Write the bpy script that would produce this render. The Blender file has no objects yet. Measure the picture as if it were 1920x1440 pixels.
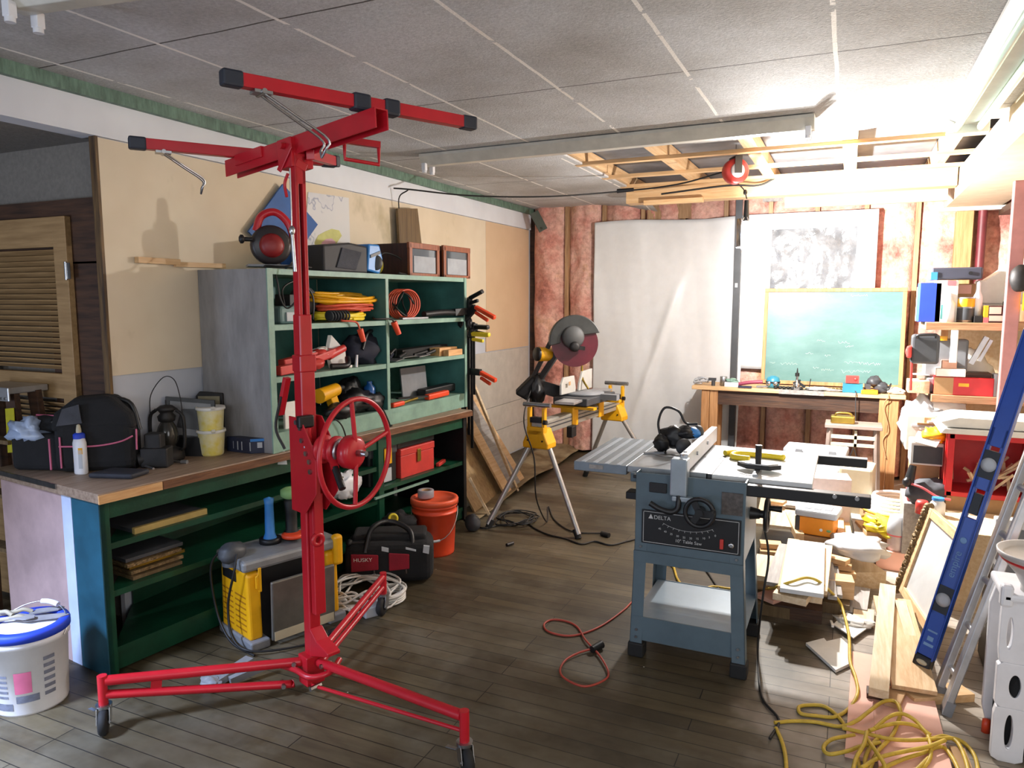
import bpy, math, random
from mathutils import Vector, Matrix, noise
random.seed(7)
SC = bpy.context.scene
COL = SC.collection
V = Vector
# ---------------------------------------------------------------- camera model (1920x1440 photo)
FPX = 1370.0; YAW = math.radians(24.7); PITCH = math.radians(6.58)
CAM = V((0, 0, 1.68))
D_ = V((-math.sin(YAW)*math.cos(PITCH), math.cos(YAW)*math.cos(PITCH), -math.sin(PITCH)))
R_ = V((math.cos(YAW), math.sin(YAW), 0)); U_ = R_.cross(D_)
def ray(x, y): return D_ + R_*((x-960)/FPX) - U_*((y-720)/FPX)
def PZ(x, y, z=0.0): v = ray(x, y); return CAM + v*((z-CAM.z)/v.z)
def PX(x, y, X): v = ray(x, y); return CAM + v*(X/v.x)
def PY(x, y, Y): v = ray(x, y); return CAM + v*(Y/v.y)
def zrow(X, Y, py):
    lo, hi = -1.0, 4.0
    for _ in range(40):
        m = (lo+hi)/2; q = V((X, Y, m))-CAM
        if 720-FPX*q.dot(U_)/q.dot(D_) > py: lo = m
        else: hi = m
    return lo
# ---------------------------------------------------------------- materials
def lin(c):
    return tuple(((v/255)/12.92 if v/255 <= .04045 else ((v/255+.055)/1.055)**2.4) for v in c[:3]) + (1,)
def mat(name, col, rough=.6, metal=0.0, var=.12, vs=9.0, bump=0.0, bs=60.0, col2=None, stretch=(1, 1, 1), trans=0.0, alpha=1.0, emit=0, spec=.5, mixlo=.35, mixhi=.68):
    m = bpy.data.materials.new(name); m.use_nodes = True; nt = m.node_tree; N = nt.nodes; L = nt.links
    b = N['Principled BSDF']; b.inputs['Roughness'].default_value = rough; b.inputs['Metallic'].default_value = metal
    b.inputs['Specular IOR Level'].default_value = spec
    tc = N.new('ShaderNodeTexCoord'); mp = N.new('ShaderNodeMapping'); mp.inputs['Scale'].default_value = stretch
    L.new(tc.outputs['Object'], mp.inputs['Vector'])
    nz = N.new('ShaderNodeTexNoise'); nz.inputs['Scale'].default_value = vs; nz.inputs['Detail'].default_value = 5; nz.inputs['Roughness'].default_value = .6
    L.new(mp.outputs[0], nz.inputs['Vector'])
    rp = N.new('ShaderNodeValToRGB'); rp.color_ramp.elements[0].position = mixlo; rp.color_ramp.elements[1].position = mixhi
    c = lin(col); k = 1-var
    rp.color_ramp.elements[0].color = lin(col2) if col2 else (c[0]*k*k, c[1]*k*k, c[2]*k*k, 1)
    rp.color_ramp.elements[1].color = c
    L.new(nz.outputs['Fac'], rp.inputs['Fac']); L.new(rp.outputs['Color'], b.inputs['Base Color'])
    if bump:
        n2 = N.new('ShaderNodeTexNoise'); n2.inputs['Scale'].default_value = bs; n2.inputs['Detail'].default_value = 4
        L.new(mp.outputs[0], n2.inputs['Vector'])
        bp = N.new('ShaderNodeBump'); bp.inputs['Strength'].default_value = bump; bp.inputs['Distance'].default_value = .02
        L.new(n2.outputs['Fac'], bp.inputs['Height']); L.new(bp.outputs['Normal'], b.inputs['Normal'])
    if trans: b.inputs['Transmission Weight'].default_value = trans
    if alpha < 1: b.inputs['Alpha'].default_value = alpha
    if emit:
        b.inputs['Emission Color'].default_value = c; b.inputs['Emission Strength'].default_value = emit
    return m
def wood(name, c, c2, ax='y', rough=.6):
    s = {'x': (1.2, 14, 14), 'y': (14, 1.2, 14), 'z': (14, 14, 1.2)}[ax]
    return mat(name, c, rough, var=.1, vs=3.2, col2=c2, stretch=s, bump=.12, bs=6)
M = {}
def setm(**k): M.update(k)
setm(
 red=mat('red_enamel', (196, 30, 44), .32, var=.10, vs=5),
 black=mat('black_plastic', (22, 22, 25), .45, var=.2),
 rubber=mat('black_rubber', (26, 26, 27), .75, var=.2),
 navycap=mat('dark_cap_plastic', (38, 44, 58), .5, var=.1),
 zinc=mat('zinc_steel', (190, 192, 196), .28, 1.0, var=.15, vs=20),
 steel=mat('brushed_steel', (170, 172, 176), .35, .9, var=.12, vs=30),
 alu=mat('aluminium', (196, 196, 198), .38, .75, var=.1, vs=14),
 iron=mat('dark_iron', (52, 50, 50), .55, .5, var=.3),
 white=mat('white_paint', (228, 226, 222), .55, var=.06),
 whiteplas=mat('white_plastic', (226, 226, 230), .42, var=.05),
 paper=mat('white_paper', (236, 234, 228), .8, var=.05),
 mint=mat('mint_paint', (134, 168, 152), .5, var=.16, vs=7, bump=.05),
 teal=mat('teal_paint', (66, 124, 120), .5, var=.25, vs=4),
 green=mat('green_paint', (12, 74, 50), .42, var=.3, vs=4, bump=.05),
 greydoor=mat('grey_primer_board', (150, 148, 148), .75, var=.16, vs=5, bump=.06, stretch=(3, 3, .8)),
 tealend=mat('blue_teal_paint', (30, 84, 104), .5, var=.2, vs=5),
 pinkpanel=mat('pinkish_bare_panel', (188, 160, 158), .8, var=.2, vs=3),
 bluewhite=mat('pale_blue_white_paint', (184, 196, 222), .7, var=.06),
 counter=wood('worn_counter_wood', (158, 136, 116), (124, 102, 84), 'y', .55),
 brownedge=wood('brown_counter_edge', (124, 82, 52), (86, 54, 34), 'y', .5),
 fresh=wood('fresh_cut_pine', (220, 176, 124), (196, 146, 94), 'y'),
 pinex=wood('pine_lumber_crosswise', (218, 184, 140), (198, 156, 108), 'x'),
 piney=wood('pine_lumber_lengthwise', (220, 188, 146), (200, 160, 114), 'y'),
 pinez=wood('pine_lumber_upright', (196, 148, 100), (166, 116, 72), 'z'),
 paley=wood('pale_lumber', (222, 202, 172), (204, 176, 138), 'y'),
 greyboard=wood('weathered_grey_board', (160, 156, 152), (132, 126, 122), 'y'),
 darkwood=wood('dark_brown_wood', (84, 56, 38), (52, 34, 24), 'x'),
 oldwood=wood('old_dusty_wood', (120, 98, 66), (92, 72, 48), 'z'),
 ply=wood('plywood_sheet', (172, 146, 104), (140, 112, 76), 'z'),
 walnut=wood('walnut_cabinet_wood', (66, 36, 26), (46, 24, 18), 'z', .4),
 cherry=wood('cherry_trim_wood', (150, 84, 50), (118, 62, 36), 'z', .4),
 louvre=wood('yellowed_louvre_wood', (176, 142, 98), (150, 118, 78), 'x', .55),
 sawblue=mat('blue_grey_saw_paint', (90, 107, 117), .38, var=.1, vs=6),
 sawside=mat('lit_side_saw_paint', (112, 126, 136), .4, var=.1, vs=6),  # paler copy of the saw paint, lamp light painted into the right side
 cast=mat('machined_table_grey', (168, 174, 180), .3, .35, var=.12, vs=12),
 wing=mat('wing_grey_paint', (130, 141, 151), .35, .2, var=.1, vs=10),
 laminate=mat('white_laminate', (214, 216, 216), .3, var=.05),
 yellow=mat('tool_yellow', (236, 172, 20), .38, var=.08),
 paleyellow=mat('dried_yellow_paint', (226, 206, 70), .6, var=.25, vs=14, col2=(236, 230, 196)),
 yelcord=mat('yellow_cord', (212, 178, 62), .5, var=.15, vs=30),
 brightyel=mat('bright_yellow', (238, 214, 50), .45, var=.1),
 orange=mat('orange_plastic', (232, 76, 40), .4, var=.08),
 orangecase=mat('orange_case', (246, 152, 36), .45, var=.06),
 orcord=mat('orange_cord', (214, 84, 56), .5, var=.1),
 blackcord=mat('black_cord', (24, 23, 23), .55, var=.1),
 whitecord=mat('white_cord', (206, 204, 200), .5, var=.08),
 blue=mat('blue_plastic', (32, 66, 196), .6, var=.06),
 bluepanel=mat('blue_painted_panel', (38, 92, 160), .6, var=.1),
 levelblue=mat('level_blue', (22, 70, 168), .35, var=.06),
 skyblue=mat('light_blue_plastic', (56, 132, 206), .4, var=.1),
 tealtool=mat('teal_tool', (52, 128, 152), .35, var=.1),
 redbox=mat('red_toolbox', (206, 62, 56), .42, var=.1),
 redcrate=mat('red_crate_plastic', (204, 34, 40), .42, var=.1),
 pinktape=mat('pink_plastic', (232, 110, 116), .45, var=.1),
 fabric=mat('black_bag_fabric', (24, 24, 27), .9, var=.25, bump=.15, bs=140),
 greyfab=mat('grey_bag_fabric', (74, 76, 84), .9, var=.2, bump=.15, bs=140),
 redfab=mat('red_bag_fabric', (150, 22, 44), .85, var=.15, bump=.1, bs=140),
 grey=mat('grey_plastic', (132, 134, 138), .5, var=.1),
 darkgrey=mat('dark_grey_plastic', (66, 68, 72), .5, var=.15),
 lightgrey=mat('light_grey_plastic', (186, 190, 196), .45, var=.06),
 navy=mat('navy_carton', (40, 46, 70), .55, var=.08),
 tan=mat('tan_plastic', (196, 186, 160), .5, var=.08),
 card=mat('brown_cardboard', (184, 146, 104), .8, var=.1),
 gold=mat('aged_gilt', (150, 122, 82), .5, .3, var=.4, vs=60, bump=.6, bs=60),
 mirror=mat('whitened_mirror', (226, 230, 232), .42, .45, var=.05),  # white base stands in for the bright sheet it reflects
 pane=mat('dark_glass', (70, 78, 86), .08, .0, var=.1, spec=.8),
 bag=mat('clear_bag_plastic', (228, 228, 232), .25, var=.05, trans=.25),
 olive=mat('olive_tin', (150, 140, 30), .45, var=.15),
 foam=mat('pink_foam_board', (240, 188, 170), .8, var=.05),
 brass=mat('brass', (176, 150, 70), .35, .9, var=.2),
 chrome=mat('chrome', (214, 216, 220), .14, 1.0, var=.05),
 maroon=mat('saw_disc_maroon', (96, 16, 34), .4, var=.2),
 darkred=mat('dark_red_pipe', (110, 40, 46), .5, var=.2),
 greenmark=mat('green_marking', (140, 186, 120), .6, var=.1),
 label=mat('printed_grey', (120, 124, 140), .6, var=.2, vs=40),
 labelred=mat('printed_pink', (206, 104, 136), .6, var=.1),
 maroonpost=mat('painted_shelf_post', (176, 120, 118), .55, var=.12),
)
# ---------------------------------------------------------------- mesh builder (world coordinates)
def frame(loc=(0, 0, 0), rz=0, rx=0, ry=0):
    return Matrix.Translation(V(loc)) @ Matrix.Rotation(math.radians(rz), 4, 'Z') @ Matrix.Rotation(math.radians(rx), 4, 'X') @ Matrix.Rotation(math.radians(ry), 4, 'Y')
def axes(loc, z, x=(1, 0, 0)):
    z = V(z).normalized(); x = V(x); x = (x - z*x.dot(z))
    if x.length < 1e-5: x = V((0, 1, 0)) - z*z.y
    x.normalize(); y = z.cross(x)
    m = Matrix((x, y, z)).transposed().to_4x4(); m.translation = V(loc); return m
def catmull(p, sub=6, closed=False):
    p = [V(q) for q in p]; n = len(p)
    if n < 3: return p
    out = []
    for i in range(n if closed else n-1):
        a = p[(i-1) % n] if closed or i > 0 else p[0]*2-p[1]
        b = p[i]; c = p[(i+1) % n]
        d = p[(i+2) % n] if closed or i < n-2 else p[-1]*2-p[-2]
        for k in range(sub):
            t = k/sub
            out.append(.5*((2*b)+(c-a)*t+(2*a-5*b+4*c-d)*t*t+(3*b-a-3*c+d)*t**3))
    if not closed: out.append(p[-1])
    return out
class B:
    def __init__(s, fr=None): s.v = []; s.f = []; s.sm = []; s.mi = []; s.fr = fr or Matrix(); s.cm = 0
    def add(s, vs, fs, smooth=False, fr=None):
        o = len(s.v); m = s.fr @ fr if fr is not None else s.fr
        s.v += [m @ V(q) for q in vs]
        for f in fs: s.f.append(tuple(i+o for i in f)); s.sm.append(smooth); s.mi.append(s.cm)
        return s
    def box(s, c, d, rz=0, fr=None):
        x, y, z = d[0]/2, d[1]/2, d[2]/2
        f = frame(c, rz); f = fr @ f if fr is not None else f
        return s.add([(-x,-y,-z),(x,-y,-z),(x,y,-z),(-x,y,-z),(-x,-y,z),(x,-y,z),(x,y,z),(-x,y,z)],
                     [(0,3,2,1),(4,5,6,7),(0,1,5,4),(1,2,6,5),(2,3,7,6),(3,0,4,7)], fr=f)
    def bb(s, x0, x1, y0, y1, z0, z1): return s.box(((x0+x1)/2, (y0+y1)/2, (z0+z1)/2), (abs(x1-x0), abs(y1-y0), abs(z1-z0)))
    def beam(s, a, b, w, h, up=(0, 0, 1)):
        a, b = V(a), V(b); z = b-a; m = axes((a+b)/2, z, V(up)); return s.box((0, 0, 0), (h, w, z.length), fr=m)
    def cyl(s, a, b, r, r2=None, n=16, cap=True, smooth=True):
        a, b = V(a), V(b); r2 = r if r2 is None else r2; m = axes(a, b-a); h = (b-a).length
        vs = [(r*math.cos(i*math.tau/n), r*math.sin(i*math.tau/n), 0) for i in range(n)]+[(r2*math.cos(i*math.tau/n), r2*math.sin(i*math.tau/n), h) for i in range(n)]
        s.add(vs, [(i, (i+1) % n, n+(i+1) % n, n+i) for i in range(n)], smooth, m)
        if cap: s.add(vs, [tuple(range(n-1, -1, -1)), tuple(range(n, 2*n))], False, m)
        return s
    def tube(s, pts, r, n=8, sub=6, closed=False, raw=False):
        p = [V(q) for q in pts] if raw else catmull(pts, sub, closed)
        k = len(p); vs = []; prev = None
        for i in range(k):
            t = (p[(i+1) % k]-p[i-1]) if closed else (p[min(i+1, k-1)]-p[max(i-1, 0)])
            if t.length < 1e-9: t = V((0, 0, 1))
            t.normalize()
            if prev is None: prev = t.orthogonal().normalized()
            x = prev - t*prev.dot(t)
            if x.length < 1e-6: x = t.orthogonal()
            x.normalize(); prev = x; y = t.cross(x)
            vs += [p[i]+x*(r*math.cos(j*math.tau/n))+y*(r*math.sin(j*math.tau/n)) for j in range(n)]
        fs = [(i*n+j, i*n+(j+1) % n, ((i+1) % k)*n+(j+1) % n, ((i+1) % k)*n+j) for i in range(k if closed else k-1) for j in range(n)]
        s.add(vs, fs, True)
        if not closed: s.add(vs, [tuple(range(n-1, -1, -1)), tuple(range((k-1)*n, k*n))])
        return s
    def lathe(s, prof, o=(0, 0, 0), ax=(0, 0, 1), n=28, smooth=True, sx=1, sy=1):
        m = axes(o, ax); k = len(prof); vs = [(r*sx*math.cos(i*math.tau/n), r*sy*math.sin(i*math.tau/n), z) for r, z in prof for i in range(n)]
        fs = [(j*n+i, j*n+(i+1) % n, (j+1)*n+(i+1) % n, (j+1)*n+i) for j in range(k-1) for i in range(n)]
        s.add(vs, fs, smooth, m)
        if prof[0][0] > 1e-4: s.add(vs[:n], [tuple(range(n-1, -1, -1))], False, m)
        if prof[-1][0] > 1e-4: s.add(vs[-n:], [tuple(range(n))], False, m)
        return s
    def prism(s, poly, o, ax, ay, dep):
        o, ax, ay, dep = V(o), V(ax), V(ay), V(dep); n = len(poly)
        a = [o+ax*u+ay*w for u, w in poly]; b = [q+dep for q in a]
        fl = ax.cross(ay).dot(dep) > 0
        s.add(a+b, [tuple(range(n-1, -1, -1)) if fl else tuple(range(n)), tuple(range(n, 2*n)) if fl else tuple(range(2*n-1, n-1, -1))] +
              [((i, (i+1) % n, n+(i+1) % n, n+i) if fl else (i, n+i, n+(i+1) % n, (i+1) % n)) for i in range(n)])
        return s
    def blob(s, c, r, amp=.15, sc=2.0, seed=0, nu=18, nv=12, flat=None):
        vs = []; c = V(c); off = V((seed*3.1, seed*1.7, seed*2.3))
        for j in range(nv+1):
            th = math.pi*j/nv
            for i in range(nu):
                ph = math.tau*i/nu; d = V((math.sin(th)*math.cos(ph), math.sin(th)*math.sin(ph), math.cos(th)))
                k = 1+amp*(noise.noise(d*sc+off)*1.6+noise.noise(d*sc*2.7+off)*.6)
                q = V((d.x*r[0], d.y*r[1], d.z*r[2]))*k
                if flat is not None and q.z < -flat: q.z = -flat
                vs.append(c+q)
        return s.add(vs, [(j*nu+i, (j+1)*nu+i, (j+1)*nu+(i+1) % nu, j*nu+(i+1) % nu) for j in range(nv) for i in range(nu)], True)
    def grid(s, fn, nu, nv, smooth=True):
        vs = [fn(i/nu, j/nv) for j in range(nv+1) for i in range(nu+1)]; w = nu+1
        return s.add(vs, [(j*w+i, j*w+i+1, (j+1)*w+i+1, (j+1)*w+i) for j in range(nv) for i in range(nu)], smooth)
    def slab(s, q, t):       # quad of 4 points with thickness along its normal
        q = [V(p) for p in q]; n = (q[1]-q[0]).cross(q[3]-q[0]).normalized()*t
        return s.add(q+[p+n for p in q], [(0,3,2,1),(4,5,6,7),(0,1,5,4),(1,2,6,5),(2,3,7,6),(3,0,4,7)])
    def text(s, txt, size, o, ax, ay, dep=.001, align='LEFT'):
        cu = bpy.data.curves.new('t', 'FONT'); cu.body = txt; cu.size = size; cu.align_x = align; cu.extrude = 0
        ob = bpy.data.objects.new('t', cu); COL.objects.link(ob)
        dg = bpy.context.evaluated_depsgraph_get(); me = bpy.data.meshes.new_from_object(ob.evaluated_get(dg))
        ax, ay = V(ax).normalized(), V(ay).normalized(); n = ax.cross(ay)*dep; o = V(o)
        s.add([o+ax*v.co.x+ay*v.co.y+n for v in me.vertices], [tuple(p.vertices) for p in me.polygons])
        bpy.data.objects.remove(ob); bpy.data.curves.remove(cu); bpy.data.meshes.remove(me); return s
def mk(name, b, mats, loc, parent=None, bevel=0, seg=2, solid=0, sub=0):
    loc = V(loc); me = bpy.data.meshes.new(name)
    me.from_pydata([tuple(v-loc) for v in b.v], [], b.f)
    for i, p in enumerate(me.polygons): p.use_smooth = b.sm[i]; p.material_index = b.mi[i]
    for m in (mats if isinstance(mats, (list, tuple)) else [mats]): me.materials.append(M[m] if isinstance(m, str) else m)
    me.update(); o = bpy.data.objects.new(name, me); COL.objects.link(o)
    if parent is None: o.location = loc
    else: o.parent = parent
    if solid: md = o.modifiers.new('solid', 'SOLIDIFY'); md.thickness = solid; md.offset = 0
    if bevel: md = o.modifiers.new('bevel', 'BEVEL'); md.width = bevel; md.segments = seg; md.limit_method = 'ANGLE'; md.angle_limit = math.radians(40)
    if sub: md = o.modifiers.new('sub', 'SUBSURF'); md.levels = sub; md.render_levels = sub
    return o
def tag(o, label, cat, group=None, kind=None):
    o['label'] = label; o['category'] = cat
    if group: o['group'] = group
    if kind: o['kind'] = kind
    return o
class T:
    """a thing: an Empty at its base that parents its parts"""
    def __init__(s, name, label, cat, loc, group=None, kind=None):
        s.e = bpy.data.objects.new(name, None); COL.objects.link(s.e); s.e.location = V(loc); s.e.empty_display_size = .05
        s.loc = V(loc); tag(s.e, label, cat, group, kind)
    def p(s, name, b, m, under=None, label=None, **k):
        o = mk(name, b, m, s.loc, under or s.e, **k)
        if label: o['label'] = label
        return o
def solo(name, label, cat, b, m, loc, group=None, kind=None, **k):
    return tag(mk(name, b, m, loc, **k), label, cat, group, kind)
def struct(name, b, m, loc=(0, 0, 0), parent=None, **k):
    o = mk(name, b, m, loc, parent, **k)
    if parent is None: o['kind'] = 'structure'
    return o
# ---------------------------------------------------------------- setting materials
def nodes(name, rough=.7):
    m = bpy.data.materials.new(name); m.use_nodes = True; nt = m.node_tree; b = nt.nodes['Principled BSDF']; b.inputs['Roughness'].default_value = rough
    return m, nt.nodes, nt.links, b
def ramp(N, L, src, stops):
    r = N.new('ShaderNodeValToRGB'); e = r.color_ramp.elements
    while len(e) < len(stops): e.new(.5)
    for k, (p, c) in enumerate(stops): e[k].position = p; e[k].color = lin(c) if len(c) == 3 else c
    L.new(src, r.inputs['Fac']); return r.outputs['Color']
def mixc(N, L, fac, a, b, mode='MIX'):
    x = N.new('ShaderNodeMix'); x.data_type = 'RGBA'; x.blend_type = mode
    for k, s in ((0, fac), (6, a), (7, b)):
        if hasattr(s, 'links'): L.new(s, x.inputs[k])
        else: x.inputs[k].default_value = s
    return x.outputs[2]
def nz(N, L, vec, scale, detail=5, rough=.6, stretch=None):
    if stretch:
        mp = N.new('ShaderNodeMapping'); mp.inputs['Scale'].default_value = stretch; L.new(vec, mp.inputs['Vector']); vec = mp.outputs[0]
    n = N.new('ShaderNodeTexNoise'); n.inputs['Scale'].default_value = scale; n.inputs['Detail'].default_value = detail; n.inputs['Roughness'].default_value = rough
    L.new(vec, n.inputs['Vector']); return n.outputs['Fac']
def floor_mat():
    m, N, L, b = nodes('worn_lit_strip_floor', .5); tc = N.new('ShaderNodeTexCoord').outputs['Object']
    br = N.new('ShaderNodeTexBrick'); br.inputs['Scale'].default_value = 1; br.inputs['Mortar Size'].default_value = .0022; br.inputs['Mortar Smooth'].default_value = .3
    br.inputs['Brick Width'].default_value = 1.35; br.inputs['Row Height'].default_value = .083; br.inputs['Bias'].default_value = 0; br.offset = .37; br.offset_frequency = 3
    br.inputs['Color1'].default_value = lin((108, 98, 76)); br.inputs['Color2'].default_value = lin((80, 71, 52)); br.inputs['Mortar'].default_value = lin((30, 26, 19))
    L.new(tc, br.inputs['Vector'])
    g = nz(N, L, tc, 2.2, 8, .68, (1.0, 9, 1)); grain = ramp(N, L, g, [(.28, (120, 108, 96)), (.72, (255, 248, 236))])
    c = mixc(N, L, .6, br.outputs['Color'], grain, 'MULTIPLY')
    w = nz(N, L, tc, 1.1, 6, .65); worn = ramp(N, L, w, [(.47, (0, 0, 0)), (.68, (255, 255, 255))])
    c = mixc(N, L, worn, c, lin((118, 112, 98)))
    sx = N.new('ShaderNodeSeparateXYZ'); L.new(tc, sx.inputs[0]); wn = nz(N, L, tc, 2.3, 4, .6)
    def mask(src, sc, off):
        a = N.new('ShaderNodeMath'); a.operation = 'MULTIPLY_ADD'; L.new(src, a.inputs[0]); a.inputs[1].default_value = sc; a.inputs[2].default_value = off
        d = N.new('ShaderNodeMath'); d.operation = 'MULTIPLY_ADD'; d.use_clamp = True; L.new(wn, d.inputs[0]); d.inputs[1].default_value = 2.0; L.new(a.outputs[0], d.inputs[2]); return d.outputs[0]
    c = mixc(N, L, mask(sx.outputs[0], 1.6, -.55), c, mixc(N, L, .7, c, lin((214, 204, 196))))  # paler toward +X: worn planks plus lamp-lit brightness put into the colour
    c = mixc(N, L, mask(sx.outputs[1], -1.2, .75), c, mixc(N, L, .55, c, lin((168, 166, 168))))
    d = nz(N, L, tc, .8, 5, .6, (1, 1.6, 1)); dk = ramp(N, L, d, [(.36, (150, 138, 110)), (.6, (255, 255, 255))])
    c = mixc(N, L, .9, c, dk, 'MULTIPLY')
    mo = ramp(N, L, br.outputs['Fac'], [(0, (255, 255, 255)), (1, (52, 44, 36))])
    c = mixc(N, L, .85, c, mo, 'MULTIPLY')
    v = N.new('ShaderNodeTexVoronoi'); v.inputs['Scale'].default_value = 6.5; L.new(tc, v.inputs['Vector'])
    sp = ramp(N, L, v.outputs['Distance'], [(.018, (255, 255, 255)), (.026, (0, 0, 0))])
    c = mixc(N, L, sp, c, lin((200, 196, 190)))
    L.new(c, b.inputs['Base Color'])
    bp = N.new('ShaderNodeBump'); bp.inputs['Strength'].default_value = .25; bp.inputs['Distance'].default_value = .004; L.new(br.outputs['Fac'], bp.inputs['Height']); bp.invert = True
    L.new(bp.outputs[0], b.inputs['Normal']); return m
def ceil_mat():
    m, N, L, b = nodes('fibre_ceiling_board', .95); tc = N.new('ShaderNodeTexCoord').outputs['Object']
    s = N.new('ShaderNodeSeparateXYZ'); L.new(tc, s.inputs[0])
    def seam(src, off, per, wid, wob):
        a = N.new('ShaderNodeMath'); a.operation = 'ADD'; L.new(src, a.inputs[0]); a.inputs[1].default_value = off
        w = N.new('ShaderNodeMath'); w.operation = 'MULTIPLY_ADD'; L.new(nz(N, L, tc, 3), w.inputs[0]); w.inputs[1].default_value = wob; L.new(a.outputs[0], w.inputs[2])
        p = N.new('ShaderNodeMath'); p.operation = 'PINGPONG'; L.new(w.outputs[0], p.inputs[0]); p.inputs[1].default_value = per/2
        q = N.new('ShaderNodeMath'); q.operation = 'LESS_THAN'; L.new(p.outputs[0], q.inputs[0]); q.inputs[1].default_value = wid; return q.outputs[0]
    f1 = nz(N, L, tc, 60, 6, .75); base = ramp(N, L, f1, [(.3, (182, 183, 185)), (.7, (218, 219, 221))])
    st = nz(N, L, tc, .9, 5, .6); base = mixc(N, L, .8, base, ramp(N, L, st, [(.35, (196, 188, 178)), (.62, (255, 255, 255))]), 'MULTIPLY')
    base = mixc(N, L, seam(s.outputs[1], -3.37+12.2-.012, 1.22, .0045, .02), base, lin((84, 80, 76)))
    gap = N.new('ShaderNodeMath'); gap.operation = 'GREATER_THAN'; L.new(nz(N, L, tc, 5, 3), gap.inputs[0]); gap.inputs[1].default_value = .40
    se = seam(s.outputs[0], 6.05+1.315-.008, .605, .0085, .012)
    mu = N.new('ShaderNodeMath'); mu.operation = 'MULTIPLY'; L.new(se, mu.inputs[0]); L.new(gap.outputs[0], mu.inputs[1])
    base = mixc(N, L, mu.outputs[0], base, lin((246, 242, 236)))
    L.new(base, b.inputs['Base Color'])
    bp = N.new('ShaderNodeBump'); bp.inputs['Strength'].default_value = .6; bp.inputs['Distance'].default_value = .012; L.new(nz(N, L, tc, 85, 4, .7), bp.inputs['Height']); L.new(bp.outputs[0], b.inputs['Normal']); return m
def insul_mat():
    m, N, L, b = nodes('pink_fibreglass', .95); tc = N.new('ShaderNodeTexCoord').outputs['Object']
    a = nz(N, L, tc, 3.2, 6, .65); c = ramp(N, L, a, [(.30, (160, 104, 94)), (.40, (218, 152, 138)), (.58, (238, 192, 176)), (.74, (222, 172, 130))])
    f = nz(N, L, tc, 22, 5, .7); c = mixc(N, L, .55, c, ramp(N, L, f, [(.32, (172, 148, 136)), (.6, (255, 255, 255))]), 'MULTIPLY')
    L.new(c, b.inputs['Base Color']); bp = N.new('ShaderNodeBump'); bp.inputs['Strength'].default_value = .7; bp.inputs['Distance'].default_value = .02
    L.new(nz(N, L, tc, 30, 5, .7), bp.inputs['Height']); L.new(bp.outputs[0], b.inputs['Normal']); return m
def panel_mat(name, c1, c2, stain, thr=.6):
    m, N, L, b = nodes(name, .8); tc = N.new('ShaderNodeTexCoord').outputs['Object']
    c = ramp(N, L, nz(N, L, tc, 1.3, 4), [(.35, c2), (.65, c1)])
    s = ramp(N, L, nz(N, L, tc, 1.7, 5, .6, (1, 1, .7)), [(thr, (0, 0, 0)), (thr+.16, (255, 255, 255))])
    c = mixc(N, L, s, c, lin(stain)); L.new(c, b.inputs['Base Color']); return m
def chalk_mat():
    m, N, L, b = nodes('chalkboard_green', .40); tc = N.new('ShaderNodeTexCoord').outputs['Object']
    c = ramp(N, L, nz(N, L, tc, 2.0, 6, .65, (1, 1, 2.2)), [(.3, (80, 116, 112)), (.72, (108, 142, 138))]); L.new(c, b.inputs['Base Color']); b.inputs['Specular IOR Level'].default_value = .3; return m
def map_mat():
    m, N, L, b = nodes('map_print', .7); tc = N.new('ShaderNodeTexCoord').outputs['Object']
    c = ramp(N, L, nz(N, L, tc, 3.4, 3), [(.0, (186, 190, 200)), (.44, (212, 212, 214)), (.45, (150, 156, 176)), (.465, (214, 214, 214)), (1, (222, 220, 216))]); L.new(c, b.inputs['Base Color']); return m
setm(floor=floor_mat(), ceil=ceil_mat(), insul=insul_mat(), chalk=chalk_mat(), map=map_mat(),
 beige=panel_mat('tan_wallboard', (222, 208, 184), (210, 194, 168), (168, 154, 118), .60),
 trimw=panel_mat('whitewashed_board', (228, 231, 236), (212, 214, 220), (190, 184, 176), .66),
 lowpanel=panel_mat('pale_lower_wallboard', (196, 200, 210), (178, 182, 192), (150, 150, 150), .68),
 cornice=mat('green_cornice_paint', (112, 142, 124), .55, var=.3, vs=10, stretch=(1, 4, 1), bump=.2, bs=18),
 greyfoil=mat('grey_roof_lining', (122, 124, 130), .5, var=.3, vs=3),
 alcove=mat('dusty_grey_plaster', (132, 126, 118), .9, var=.1, vs=40, bump=.2),
 sheet=mat('white_poly_sheet', (226, 227, 228), .34, var=.03), creamw=mat('cream_boxing', (206, 190, 164), .7, var=.08),
 film=mat('crinkled_grey_film', (150, 152, 156), .2, var=.3, vs=5, bump=.6, bs=9), studdark=wood('old_stud_wood', (190, 154, 116), (150, 114, 80), 'z'))
# ---------------------------------------------------------------- room shell
XL, YB, ZC = -3.31, 7.68, 2.68
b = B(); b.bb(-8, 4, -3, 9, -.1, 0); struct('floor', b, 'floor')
b = B()
ys = [4.88+.05*math.sin(i*1.9)+.03*math.sin(i*4.1) for i in range(12)]
b.bb(-3.4, 3, -3, 4.6, ZC, ZC+.015)
for i in range(11):
    x0, x1 = -1.86+i*.235, -1.86+(i+1)*.235
    b.prism([(x0, 4.6), (x1, 4.6), (x1, ys[i+1]), (x0, ys[i])], (0, 0, ZC), (1, 0, 0), (0, 1, 0), (0, 0, .015))
b.bb(.72, 3, 4.6, 7.8, ZC, ZC+.015)
b.bb(-3.4, -1.86, 4.6, 6.7, ZC, ZC+.015)
def droop(u, v):      # loose board end that sags towards the pink wall
    x = -3.4+u*1.56; y = 6.7+v*.98
    return V((x, y, ZC-.10*max(0, (u-.55)/.45)**1.6*v**1.5*1.2+.004))
b.grid(droop, 16, 8)
ce = struct('ceiling', b, 'ceil')
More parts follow.
